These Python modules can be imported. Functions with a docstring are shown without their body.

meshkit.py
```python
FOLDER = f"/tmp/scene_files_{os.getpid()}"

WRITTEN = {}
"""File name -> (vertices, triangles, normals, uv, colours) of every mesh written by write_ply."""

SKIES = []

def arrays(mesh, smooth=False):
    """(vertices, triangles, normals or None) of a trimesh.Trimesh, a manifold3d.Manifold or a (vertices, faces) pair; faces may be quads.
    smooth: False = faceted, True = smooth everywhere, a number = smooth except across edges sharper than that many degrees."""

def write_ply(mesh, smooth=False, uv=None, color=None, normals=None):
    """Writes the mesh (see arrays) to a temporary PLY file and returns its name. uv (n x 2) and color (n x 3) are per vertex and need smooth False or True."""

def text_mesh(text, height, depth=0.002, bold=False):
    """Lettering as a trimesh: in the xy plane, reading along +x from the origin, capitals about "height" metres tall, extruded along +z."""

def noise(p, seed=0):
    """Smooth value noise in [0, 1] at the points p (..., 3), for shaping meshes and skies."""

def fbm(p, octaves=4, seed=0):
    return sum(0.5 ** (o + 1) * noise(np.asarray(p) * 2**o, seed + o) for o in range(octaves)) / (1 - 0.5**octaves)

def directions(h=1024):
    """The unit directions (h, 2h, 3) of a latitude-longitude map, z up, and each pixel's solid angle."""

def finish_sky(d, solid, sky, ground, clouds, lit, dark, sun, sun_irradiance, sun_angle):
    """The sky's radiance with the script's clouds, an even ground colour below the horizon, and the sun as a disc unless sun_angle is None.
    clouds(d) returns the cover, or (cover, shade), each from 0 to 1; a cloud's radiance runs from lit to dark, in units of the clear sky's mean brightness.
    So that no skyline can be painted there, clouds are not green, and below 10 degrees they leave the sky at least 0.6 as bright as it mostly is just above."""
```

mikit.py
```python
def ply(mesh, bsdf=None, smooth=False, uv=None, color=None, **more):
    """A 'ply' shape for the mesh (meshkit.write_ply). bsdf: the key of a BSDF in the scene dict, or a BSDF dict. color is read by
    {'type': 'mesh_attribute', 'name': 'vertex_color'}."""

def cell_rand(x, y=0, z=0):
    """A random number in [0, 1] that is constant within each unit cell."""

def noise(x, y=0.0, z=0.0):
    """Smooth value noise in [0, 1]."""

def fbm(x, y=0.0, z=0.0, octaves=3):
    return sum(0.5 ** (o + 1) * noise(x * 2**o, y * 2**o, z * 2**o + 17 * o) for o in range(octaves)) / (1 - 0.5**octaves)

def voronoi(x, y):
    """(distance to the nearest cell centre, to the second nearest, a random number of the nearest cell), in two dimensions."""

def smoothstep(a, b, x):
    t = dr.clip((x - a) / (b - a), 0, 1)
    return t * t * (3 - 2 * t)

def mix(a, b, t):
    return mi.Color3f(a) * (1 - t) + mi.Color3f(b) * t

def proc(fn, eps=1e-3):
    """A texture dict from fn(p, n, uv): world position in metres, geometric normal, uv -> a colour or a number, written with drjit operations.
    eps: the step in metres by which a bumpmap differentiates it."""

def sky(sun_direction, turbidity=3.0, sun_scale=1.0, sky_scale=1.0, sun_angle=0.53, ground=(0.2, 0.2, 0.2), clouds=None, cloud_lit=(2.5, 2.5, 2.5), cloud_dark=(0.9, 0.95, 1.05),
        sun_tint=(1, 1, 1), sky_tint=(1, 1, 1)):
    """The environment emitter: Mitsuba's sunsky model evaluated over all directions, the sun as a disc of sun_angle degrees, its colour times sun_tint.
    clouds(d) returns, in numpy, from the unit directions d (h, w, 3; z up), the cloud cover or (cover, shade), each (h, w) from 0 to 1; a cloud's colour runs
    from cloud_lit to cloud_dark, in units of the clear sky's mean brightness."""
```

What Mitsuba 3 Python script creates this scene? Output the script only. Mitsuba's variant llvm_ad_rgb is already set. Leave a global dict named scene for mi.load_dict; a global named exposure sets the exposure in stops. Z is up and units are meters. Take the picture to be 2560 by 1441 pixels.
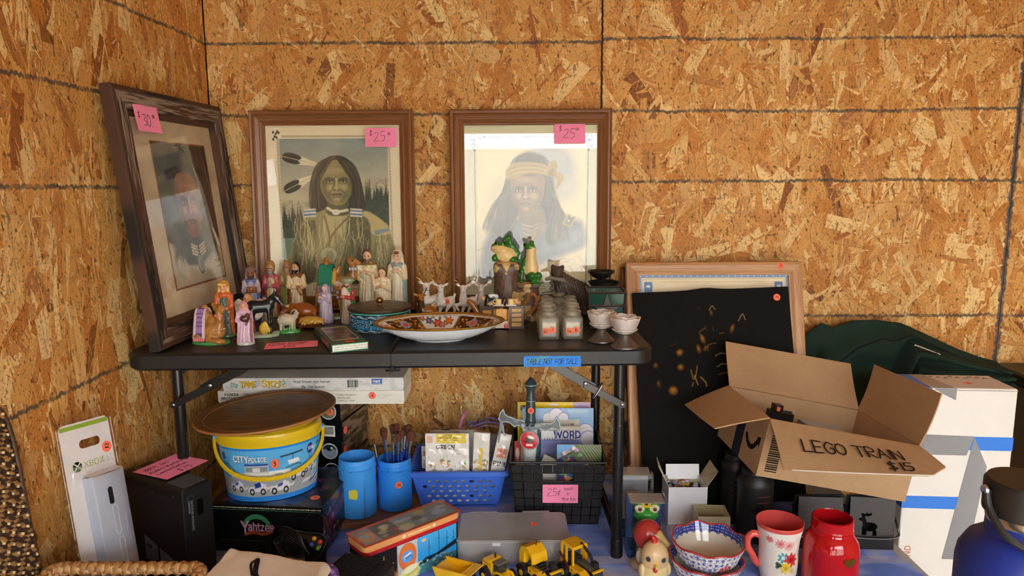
import math
import numpy as np, trimesh, shapely, drjit as dr, mitsuba as mi, mikit
from shapely.geometry import Polygon, LineString, Point, MultiPolygon
from shapely.ops import unary_union
from shapely import affinity
import manifold3d as m3
from meshkit import text_mesh, noise as vnoise, fbm as vfbm
T4 = mi.ScalarTransform4f
scene, labels = {}, {}
PI = math.pi

# ---------------------------------------------------------------- camera, sky, exposure
F, PITCH, YAW, ROLL, EYE = 1775.3, 0.14947, -0.00703, 0.00547, 1.629
_f = np.array([math.sin(YAW) * math.cos(PITCH), math.cos(YAW) * math.cos(PITCH), -math.sin(PITCH)])
_r = np.cross(_f, [0, 0, 1.0]); _r /= np.linalg.norm(_r)
_u = np.cross(_r, _f)
_up = _u * math.cos(ROLL) + _r * math.sin(ROLL)
scene['camera'] = {'type': 'perspective', 'fov': math.degrees(2 * math.atan(1280 / F)), 'fov_axis': 'x', 'near_clip': 0.02, 'far_clip': 200.0,
                   'to_world': T4().look_at(origin=[0, 0, EYE], target=[float(v) for v in (np.array([0, 0, EYE]) + _f)], up=[float(v) for v in _up])}
# an overcast sky, the sun hidden behind the shed; the light comes in by the wide doorway behind the camera
scene['sky'] = mikit.sky([0.25, 0.75, 0.9], turbidity=4.0, sun_scale=0.0, sky_scale=1.0, sun_angle=None, ground=(0.46, 0.45, 0.43),
                         clouds=lambda d: (0.93, np.clip(0.75 - 0.75 * np.clip(d[..., 2], 0, 1) + 0.4 * (vfbm(d * 3.0, 4, 5) - 0.5), 0, 1)), cloud_lit=(2.8, 2.8, 2.8), cloud_dark=(1.25, 1.27, 1.3))
exposure = 5.55

# ---------------------------------------------------------------- helpers
def hexc(c):
    """'#rrggbb' or an sRGB triple in 0..1 -> linear"""
    if isinstance(c, str):
        c = [int(c[i:i + 2], 16) / 255 for i in (1, 3, 5)]
    c = np.asarray(c, float)
    return np.where(c <= 0.04045, c / 12.92, ((c + 0.055) / 1.055) ** 2.4)
def two(b): return {'type': 'twosided', 'bsdf': b}
VC = {'type': 'mesh_attribute', 'name': 'vertex_color'}
def bsdf(name, d): scene[name] = d; return name
for _n, _ro, _sp, _cc in (('matte', 0.85, 0.25, 0), ('satin', 0.45, 0.5, 0), ('gloss', 0.22, 0.5, 0), ('glaze', 0.10, 0.55, 0.0)):
    bsdf(_n, two({'type': 'principled', 'base_color': VC, 'roughness': _ro, 'specular': _sp}))
bsdf('metal', two({'type': 'principled', 'base_color': VC, 'roughness': 0.28, 'metallic': 1.0, 'specular': 0.5}))
bsdf('dullmetal', two({'type': 'principled', 'base_color': VC, 'roughness': 0.45, 'metallic': 0.85, 'specular': 0.5}))
bsdf('glass', {'type': 'dielectric', 'int_ior': 1.5, 'ext_ior': 1.0})
bsdf('pane', {'type': 'thindielectric', 'int_ior': 1.5})
bsdf('film', {'type': 'thindielectric', 'int_ior': 1.38})
bsdf('frosted', {'type': 'blendbsdf', 'weight': 0.55, 'a': {'type': 'roughdielectric', 'alpha': 0.25, 'int_ior': 1.4},
                 'b': two({'type': 'diffuse', 'reflectance': {'type': 'rgb', 'value': [0.74, 0.68, 0.63]}})})
bsdf('jarglass', {'type': 'blendbsdf', 'weight': 0.14, 'a': {'type': 'thindielectric', 'int_ior': 1.5}, 'b': two({'type': 'principled', 'base_color': {'type': 'rgb', 'value': [0.62, 0.58, 0.44]}, 'roughness': 0.2})})
bsdf('cloudy', {'type': 'blendbsdf', 'weight': 0.58, 'a': {'type': 'thindielectric', 'int_ior': 1.5},
                'b': two({'type': 'principled', 'base_color': {'type': 'rgb', 'value': [0.50, 0.50, 0.50]}, 'roughness': 0.35})})
bsdf('greenglass', {'type': 'blendbsdf', 'weight': 0.7, 'a': {'type': 'thindielectric', 'int_ior': 1.5},
                    'b': two({'type': 'principled', 'base_color': {'type': 'rgb', 'value': [0.012, 0.09, 0.06]}, 'roughness': 0.15})})

def tm(m):
    if isinstance(m, trimesh.Trimesh): return m
    if isinstance(m, m3.Manifold):
        q = m.to_mesh(); return trimesh.Trimesh(q.vert_properties[:, :3], q.tri_verts, process=False)
    if isinstance(m, (list,)): return trimesh.util.concatenate([tm(x) for x in m])
    v, f = m; f = np.asarray(f, int)
    if f.shape[1] == 4: f = np.vstack([f[:, [0, 1, 2]], f[:, [0, 2, 3]]])
    return trimesh.Trimesh(np.asarray(v, float), f, process=False)

def R(ax, deg): return trimesh.transformations.rotation_matrix(math.radians(deg), {'x': [1, 0, 0], 'y': [0, 1, 0], 'z': [0, 0, 1]}[ax])
def TR(x=0, y=0, z=0, rz=0, rx=0, ry=0, s=1):
    m = np.eye(4); m[:3, 3] = (x, y, z)
    sm = np.diag([s, s, s, 1.0]) if np.isscalar(s) else np.diag([*s, 1.0])
    return m @ R('z', rz) @ R('y', ry) @ R('x', rx) @ sm
def mv(mesh, *a, **k):
    mesh = tm(mesh).copy(); mesh.apply_transform(a[0] if a and isinstance(a[0], np.ndarray) else TR(*a, **k)); return mesh

class Model:
    """The parts of a thing in its own coordinates; place() puts it into the scene, as often as wanted."""
    def __init__(self): self.parts = []
    def _key(self, name):
        k, n = name, 0
        while any(p[0] == k for p in self.parts):
            n += 1; k = f'{name}_{n:03d}'
        return k
    def add(self, name, mesh, color='#808080', fin='satin', smooth=40, label=None, kind=None, under=None, uv=None):
        key = self._key((under + '__' if under else '') + name)
        mesh = tm(mesh)
        if fin in ('matte', 'satin', 'gloss', 'glaze', 'metal', 'dullmetal'):
            if callable(color) or (isinstance(color, np.ndarray) and color.ndim == 2):
                if callable(color) and smooth is not True and smooth is not False:
                    mesh = trimesh.graph.smooth_shade(mesh, angle=math.radians(smooth), facet_minarea=None); smooth = True
                c = color(np.array(mesh.vertices)) if callable(color) else color
                if smooth not in (True, False): smooth = True
            else:
                if smooth not in (True, False):
                    mesh = trimesh.graph.smooth_shade(mesh, angle=math.radians(smooth), facet_minarea=None); smooth = True
                c = np.tile(hexc(color), (len(mesh.vertices), 1))
            sh = mikit.ply(mesh, fin, smooth=smooth, color=c)
        elif uv is not None:
            sh = mikit.ply(mesh, fin, smooth=smooth if smooth in (True, False) else False, uv=uv)
        else:
            sh = mikit.ply(mesh, fin, smooth=smooth)
        self.parts.append((key, sh, label, kind)); return key
def uniq(name):
    k, n = name, 0
    while k in labels or k in scene:
        n += 1; k = f'{name}_{n:03d}'
    return k
def place(model, name, label, cat, M=None, group=None):
    key = uniq(name)
    labels[key] = {'label': label, 'category': cat}
    if group: labels[key]['group'] = group
    M = np.eye(4) if M is None else M
    single = len(model.parts) == 1 and model.parts[0][0] == 'body'
    for k, sh, lb, kind in model.parts:
        kk = key if single else key + '__' + k
        scene[kk] = sh if M is None else {**sh, 'to_world': T4(M.tolist())}
        if (lb or kind) and not single: labels[kk] = {a: b for a, b in (('label', lb), ('kind', kind)) if b}
    return key
def struct(name, mesh, fin, color='#808080', smooth=False, uv=None):
    m = Model(); m.add('body', mesh, color, fin, smooth, uv=uv); scene[name] = m.parts[0][1]
    if '__' not in name: labels[name] = {'kind': 'structure'}

# ---- meshes
def bx(x0, x1, y0, y1, z0, z1, bev=0.0):
    if bev <= 0:
        return trimesh.creation.box(bounds=[[x0, y0, z0], [x1, y1, z1]])
    pts = []
    for sx in (x0, x1):
        for sy in (y0, y1):
            for sz in (z0, z1):
                ix, iy, iz = (1 if sx == x0 else -1) * bev, (1 if sy == y0 else -1) * bev, (1 if sz == z0 else -1) * bev
                pts += [(sx, sy + iy, sz + iz), (sx + ix, sy, sz + iz), (sx + ix, sy + iy, sz)]
    return tm(m3.Manifold.hull_points(np.array(pts)))
def rbox(w, d, h, r, rr=0.002, n=6):
    """box with rounded vertical edges (radius r), standing on z=0, centred in xy, its rims softened by rr"""
    p = Polygon([(-w / 2 + r, -d / 2 + r), (w / 2 - r, -d / 2 + r), (w / 2 - r, d / 2 - r), (-w / 2 + r, d / 2 - r)]).buffer(r, quad_segs=n)
    return slab(p, h, rr)
def ext(p, h, z=0.0):
    if p.is_empty: return None
    ms = [trimesh.creation.extrude_polygon(g, h, engine='earcut') for g in getattr(p, 'geoms', [p]) if g.area > 1e-10]
    m = trimesh.util.concatenate(ms); m.apply_translation([0, 0, z]); return m
def slab(p, h, rr):
    """polygon extruded from 0 to h with chamfered rims"""
    q = p.buffer(-rr)
    a, b = np.array(p.exterior.coords)[:-1], np.array(q.exterior.coords)[:-1]
    pts = np.vstack([np.c_[b, b[:, 0] * 0], np.c_[a, a[:, 0] * 0 + rr], np.c_[a, a[:, 0] * 0 + h - rr], np.c_[b, b[:, 0] * 0 + h]])
    return tm(m3.Manifold.hull_points(pts))
def fine(p, h, res):
    m = ext(p, h); v, f = trimesh.remesh.subdivide_to_size(m.vertices, m.faces, res); return trimesh.Trimesh(v, f, process=False)
def lathe(prof, n=40, arc=1.0):
    """profile [(r, z), ...] turned about z"""
    p = np.asarray(prof, float); ang = np.arange(n) * 2 * PI / n
    v = np.stack([np.outer(np.cos(ang), p[:, 0]), np.outer(np.sin(ang), p[:, 0]), np.tile(p[:, 1], (n, 1))], -1).reshape(-1, 3)
    k = len(p); i, j = np.meshgrid(np.arange(n), np.arange(k - 1), indexing='ij'); i2 = (i + 1) % n
    q = np.stack([i * k + j, i2 * k + j, i2 * k + j + 1, i * k + j + 1], -1).reshape(-1, 4)
    m = tm((v, q)); m.merge_vertices(); m.update_faces(m.nondegenerate_faces()); return m
def tube(pts, r, n=10, closed=False, caps=True):
    p = np.asarray(pts, float)
    rr = np.broadcast_to(r, (len(p),)).astype(float)
    t = np.roll(p, -1, 0) - np.roll(p, 1, 0) if closed else np.gradient(p, axis=0)
    t /= np.linalg.norm(t, axis=1, keepdims=True) + 1e-12
    a = np.zeros_like(p); a0 = np.cross(t[0], [0, 0, 1.0] if abs(t[0][2]) < 0.9 else [1.0, 0, 0]); a[0] = a0 / np.linalg.norm(a0)
    for i in range(1, len(p)):
        w = a[i - 1] - t[i] * np.dot(a[i - 1], t[i]); a[i] = w / (np.linalg.norm(w) + 1e-12)
    b = np.cross(t, a); ang = np.arange(n) * 2 * PI / n
    v = p[:, None] + rr[:, None, None] * (np.cos(ang)[None, :, None] * a[:, None] + np.sin(ang)[None, :, None] * b[:, None])
    m = len(p) if closed else len(p) - 1
    i, j = np.meshgrid(np.arange(m), np.arange(n), indexing='ij'); i2 = (i + 1) % len(p)
    f = np.stack([i * n + j, i * n + (j + 1) % n, i2 * n + (j + 1) % n, i2 * n + j], -1).reshape(-1, 4)
    f = np.vstack([f[:, [0, 1, 2]], f[:, [0, 2, 3]]]); v = v.reshape(-1, 3)
    if caps and not closed:
        c0, c1 = len(v), len(v) + 1; v = np.vstack([v, p[:1], p[-1:]]); j = np.arange(n); e = (len(p) - 1) * n
        f = np.vstack([f, np.stack([j * 0 + c0, (j + 1) % n, j], 1), np.stack([j * 0 + c1, e + j, e + (j + 1) % n], 1)])
    return trimesh.Trimesh(v, f, process=False)
def curve(pts, n=24, closed=False):
    """a smooth curve through the points (Catmull-Rom)"""
    p = np.asarray(pts, float); m = len(p)
    idx = (lambda i: i % m) if closed else (lambda i: min(max(i, 0), m - 1))
    out, segs = [], m if closed else m - 1
    per = max(2, n // segs)
    for s in range(segs):
        a, b, c, d = (p[idx(s + k)] for k in (-1, 0, 1, 2))
        for t in np.arange(per) / per:
            out.append(0.5 * (2 * b + (c - a) * t + (2 * a - 5 * b + 4 * c - d) * t * t + (3 * b - a - 3 * c + d) * t ** 3))
    if not closed: out.append(p[-1])
    return np.array(out)
def grid(nx, ny, fn, closed_x=False):
    """surface fn(u, v) -> (n, 3) over the unit square"""
    u, v = np.meshgrid(np.linspace(0, 1, nx, endpoint=not closed_x), np.linspace(0, 1, ny), indexing='ij')
    p = np.asarray(fn(u.ravel(), v.ravel())); m = nx if closed_x else nx - 1
    i, j = np.meshgrid(np.arange(m), np.arange(ny - 1), indexing='ij'); i2 = (i + 1) % nx
    return tm((p, np.stack([i * ny + j, i2 * ny + j, i2 * ny + j + 1, i * ny + j + 1], -1).reshape(-1, 4)))
def solidify(m, t):
    """a sheet given thickness t along its normals"""
    m = tm(m).copy(); n = np.array(m.vertex_normals); v = np.array(m.vertices); f = np.array(m.faces)
    e = trimesh.grouping.group_rows(m.edges_sorted, require_count=1); ed = m.edges[e]
    k = len(v); w = np.vstack([np.stack([ed[:, 1], ed[:, 0], ed[:, 0] + k], 1), np.stack([ed[:, 1], ed[:, 0] + k, ed[:, 1] + k], 1)])
    return trimesh.Trimesh(np.vstack([v, v + n * t]), np.vstack([f[:, ::-1], f + k, w[:, ::-1]]), process=False)
def quadsheet(a, b, c, d, t=0.0, n=1):
    a, b, c, d = (np.asarray(q, float) for q in (a, b, c, d))
    m = grid(n + 1, n + 1, lambda u, v: (a * ((1 - u) * (1 - v))[:, None] + b * (u * (1 - v))[:, None] + c * (u * v)[:, None] + d * ((1 - u) * v)[:, None]))
    return solidify(m, t) if t else m

# ---- signed distance modelling: continuous figures, painted by the nearest limb
def cap(a, b, ra, rb, col, sq=None, k=None): return ('cap', np.array(a, float), np.array(b, float), ra, rb, col, sq, k)
def ell(c, r, col, rot=None, k=None): return ('ell', np.array(c, float), np.array(r, float), rot, None, col, None, k)
def rb(c, half, rd, col, rot=None, k=None): return ('box', np.array(c, float), np.array(half, float), rot, rd, col, None, k)
def _dist(p, q):
    kind = q[0]
    if kind == 'cap':
        a, b, ra, r2 = q[1:5]
        if q[6] is not None: s = np.array(q[6]); p, a, b = p / s, a / s, b / s
        ab = b - a; t = np.clip(((p - a) @ ab) / (ab @ ab + 1e-15), 0, 1)
        d = np.linalg.norm(p - a - t[:, None] * ab, axis=1) - (ra + (r2 - ra) * t)
        return d * (min(q[6]) if q[6] is not None else 1)
    w = p - q[1]
    if q[3] is not None: w = w @ np.asarray(q[3])[:3, :3]
    if kind == 'ell':
        r = q[2]; k0 = np.linalg.norm(w / r, axis=1); k1 = np.linalg.norm(w / (r * r), axis=1)
        return k0 * (k0 - 1) / np.maximum(k1, 1e-9)
    g = np.abs(w) - q[2] + q[4]
    return np.linalg.norm(np.maximum(g, 0), axis=1) + np.minimum(g.max(1), 0) - q[4]
def sdf_mesh(prims, h, k=0.004, warp=None, carve=(), paint=(), colors=True):
    """one continuous surface around the prims; per-vertex colours by the nearest prim; paint prims only colour"""
    lo, hi = np.full(3, 1e9), np.full(3, -1e9)
    for q in prims:
        if q[0] == 'cap':
            m = max(q[3], q[4]) * (np.array(q[6]) if q[6] is not None else 1)
            lo, hi = np.minimum(lo, np.minimum(q[1], q[2]) - m), np.maximum(hi, np.maximum(q[1], q[2]) + m)
        else:
            m = q[2].max() if q[3] is not None else q[2]
            lo, hi = np.minimum(lo, q[1] - m), np.maximum(hi, q[1] + m)
    lo, hi = lo - 3 * h, hi + 3 * h
    n = np.ceil((hi - lo) / h).astype(int) + 1
    ax = [lo[i] + np.arange(n[i]) * h for i in range(3)]
    P = np.stack(np.meshgrid(*ax, indexing='ij'), -1).reshape(-1, 3)
    d = None
    for q in prims:
        e = _dist(P, q); kk = q[7] if q[7] is not None else k
        if d is None: d = e
        else:
            t = np.maximum(kk - np.abs(d - e), 0) / kk; d = np.minimum(d, e) - t * t * kk * 0.25
    if warp is not None: d = d + warp(P)
    for q in carve:
        e = -_dist(P, q); kk = q[7] or k * 0.5; t = np.maximum(kk - np.abs(d - e), 0) / kk; d = np.maximum(d, e) + t * t * kk * 0.25
    m = surface_nets(d.reshape(n), lo, h)
    if not colors: return m
    v = np.array(m.vertices); best = np.full(len(v), 1e9); col = np.zeros((len(v), 3))
    for q in prims:
        e = _dist(v, q); on = e < best - 1e-6; best[on] = e[on]
        c = q[5](v) if callable(q[5]) else np.tile(hexc(q[5]), (len(v), 1)); col[on] = c[on]
    for q in paint:
        e = _dist(v, q); c = q[5](v) if callable(q[5]) else np.tile(hexc(q[5]), (len(v), 1)); col[e < 0] = c[e < 0]
    return m, col
def surface_nets(d, lo, h):
    ins = d < 0; n = np.array(d.shape) - 1
    cnt = np.zeros(n); pos = np.zeros((*n, 3))
    sl = lambda o, ax=None: tuple(slice(o[i], o[i] + n[i]) for i in range(3))
    for ax in range(3):
        oth = [i for i in range(3) if i != ax]
        for a in (0, 1):
            for b in (0, 1):
                o0 = [0, 0, 0]; o0[oth[0]], o0[oth[1]] = a, b; o1 = list(o0); o1[ax] = 1
                d0, d1 = d[sl(o0)], d[sl(o1)]; x = (d0 < 0) != (d1 < 0)
                t = np.where(x, d0 / np.where(x, d0 - d1, 1), 0)
                cnt += x
                pos[..., ax] += np.where(x, t, 0)
                pos[..., oth[0]] += x * a; pos[..., oth[1]] += x * b
    act = cnt > 0; idx = np.full(n, -1); idx[act] = np.arange(act.sum())
    cell = np.argwhere(act); v = (cell + pos[act] / cnt[act][:, None]) * h + lo
    faces = []
    for ax in range(3):
        b, c = (ax + 1) % 3, (ax + 2) % 3
        s0 = [slice(1, -1)] * 3; s0[ax] = slice(0, d.shape[ax] - 1); s1 = list(s0); s1[ax] = slice(1, d.shape[ax])
        i0, i1 = ins[tuple(s0)], ins[tuple(s1)]; e = np.argwhere(i0 != i1)
        flip = i0[tuple(e.T)]; g = e + 1; g[:, ax] = e[:, ax]
        def at(db, dc):
            q = g.copy(); q[:, b] += db; q[:, c] += dc; return idx[tuple(q.T)]
        q = np.stack([at(-1, -1), at(0, -1), at(0, 0), at(-1, 0)], 1); q[~flip] = q[~flip][:, ::-1]
        faces.append(q)
    q = np.vstack(faces); q = q[(q >= 0).all(1)]
    return tm((v, q))

# ---- handwriting: single strokes, drawn with a pen of width w
_H = dict(A='0,0 3,10 6,0|1.2,4 5,4', B='0,0 0,10 4,9.5 4.5,7 0,5.2 5,4 5,1 0,0', C='5.5,8.5 3,10 .5,7 .5,3 3,0 5.5,1.5', D='0,0 0,10 4,9 5.5,5 4,1 0,0', E='5,10 0,10 0,0 5,0|0,5.2 4,5.4',
 F='5,10 0,10 0,0|0,5.2 4,5.4', G='5.5,8.5 3,10 .5,7 .5,3 3,0 5.5,1.5 5.5,5 3.4,5', H='0,0 0,10|5,0 5,10|0,5 5,5.4', I='1,0 1,10', K='0,0 0,10|5,10 0,5 5,0', L='0,10 0,0 5,.3', M='0,0 .6,10 3,3 5.4,10 6,0', N='0,0 0,10 5,0 5,10',
 O='3,10 .5,8 .3,3 3,0 5.6,3 5.4,8 3,10', P='0,0 0,10 4.5,9 4.5,6 0,5', R='0,0 0,10 4.5,9 4.5,6 0,5 5,0', S='5.2,8.8 3,10 .6,8 2.6,5.4 5,3 3,0 0,1.2', T='-.4,10 5.6,10|2.7,10 2.7,0', U='0,10 .4,2 3,0 5,2 5.4,10', V='0,10 3,0 6,10', W='0,10 1.6,0 3,7 4.5,0 6,10',
 X='0,10 5.4,0|5.4,10 0,0', Y='0,10 2.8,5 5.6,10|2.8,5 2.2,0', a='4.6,5 2,6 .3,3 1.6,0 4,1.4 4.6,5.6 4.4,1 5.4,0', c='4.6,5 2,6 .3,3 2,0 4.6,1', e='.6,3 4.4,3.6 3.4,6 1,5 .4,2 2.4,0 4.8,1.4', h='.4,0 .4,10|.4,4 2.6,6 4,4.4 4.2,0', i='1,5.6 1,0|1,8 1.2,8.4', n='.3,6 .4,0|.4,4 2.6,6 4,4.4 4.2,0',
 m='.2,6 .4,0|.4,4 1.6,6 2.6,4.4 2.6,0|2.6,4.4 4.2,6 5.2,4.4 5.2,0', r='.4,6 .6,0|.6,3.6 2,5.8 3.6,5.8', s='3.8,5 2,6 .8,4.6 3.6,2 2,0 .2,1', t='1.6,9 1.4,1 3.4,.4|-.4,6 3.6,6.4', v='0,6 2,0 4,6', y='.2,6 2,1|4.4,6 1.4,-3', g='4.4,5.6 2,6 .4,3 2,.6 4.2,2 4.4,5.6 4.2,-2 1.4,-3', o='2.4,6 .4,3 2.4,0 4.4,3 2.4,6',
 d='4.2,5 2,6 .3,3 1.8,0 4,1.6|4.2,10 4.4,0', f='3.6,9.4 2,9.6 1.4,0|-.4,6 3,6', l='1,10 1.2,0', b='.4,10 .4,0 3,0 4.4,3 2.6,6 .4,4.4', w='0,6 1.2,0 2.6,4.4 4,0 5.2,6', x='0,6 4.4,0|4.4,6 0,0', u='0,6 .6,0 3.6,1 4,6 4.2,0')
_H.update({'0': '2.6,10 .4,7 .5,2 2.6,0 4.8,3 4.6,8 2.6,10', '1': '2,10 2,0', '2': '.4,8 2.6,10 4.6,8 3.4,4.6 .2,.2 5.4,0', '3': '.5,9.4 3.6,10 4.4,7.6 2,5.6 4.8,3.6 4,.4 .3,.6', '4': '2.6,10 .3,4 5.4,4.2|4.2,7 4,-.6', '5': '5,10 1.2,10 .8,5.8 4,6 4.8,2.6 3,0 .2,.6', '6': '4.2,9.8 1,6 .6,2 2.8,0 4.8,2.4 3,5 .8,3',
 '7': '.2,10 5.4,10 2,0', '8': '2.6,5.4 .6,7.6 2.6,10 4.6,7.6 2.6,5.4 .4,2.4 2.6,0 4.8,2.6 2.6,5.4', '9': '4.6,7 2.6,5 .6,7.4 2.6,10 4.6,8 4.2,0', '$': '4.8,8 2.6,9 .6,7.4 4.6,3 2.6,1 .2,2|2.8,10.6 2.4,-.6', '¢': '4.4,5.4 2,6.4 .4,3.4 2,.6 4.6,1.6|3.6,8.6 1.4,-1.6', '.': '.6,.2 1,.5', '-': '.4,4 3.6,4.2'})
def pen(text, height, w, gap=1.6, slant=0.08, wob=0.25, seed=1):
    rng = np.random.default_rng(seed); x, out = 0.0, []
    for ch in text:
        if ch == ' ': x += 4.2; continue
        mx = 0
        for st in _H[ch].split('|'):
            p = np.array([[float(q) for q in s.split(',')] for s in st.split()]); mx = max(mx, p[:, 0].max())
            p = p + rng.normal(0, wob, p.shape) * 0.6; p[:, 0] += slant * p[:, 1] + x
            if len(p) > 2: p = curve(p, 6 * len(p)) if ch not in 'AEFHIKLMNTVWXY147' else p
            out.append(LineString(p * height / 10).buffer(w / 2, quad_segs=2))
        x += mx + gap
    g = unary_union(out); return g, x * height / 10
def ink(m, name, poly, M, color='#1a1420', depth=0.0003, under=None, label=None, fin='matte'):
    """a flat print or pen mark: polygon in the xy plane, moved by M"""
    e = ext(poly, depth)
    if e is not None: e.apply_transform(M); m.add(name, e, color, fin, False, label, under=under)
def typ(text, height, M, bold=False, depth=0.0003, sx=1.0):
    g = text_mesh(text, height, depth, bold); g.apply_transform(np.diag([sx, 1, 1, 1.0])); g.apply_transform(M); return g
def frame3(o, x, y):
    """matrix of the plane with origin o, unit-ish axes x and y"""
    x = np.asarray(x, float); x = x / np.linalg.norm(x); y = np.asarray(y, float); y = y - x * (y @ x); y /= np.linalg.norm(y)
    m = np.eye(4); m[:3, 0], m[:3, 1], m[:3, 2], m[:3, 3] = x, y, np.cross(x, y), o; return m
def upright(o=(0, 0, 0), rz=0): return TR(*o, rz=rz) @ R('x', 90)   # xy of the print -> xz, facing -y

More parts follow.
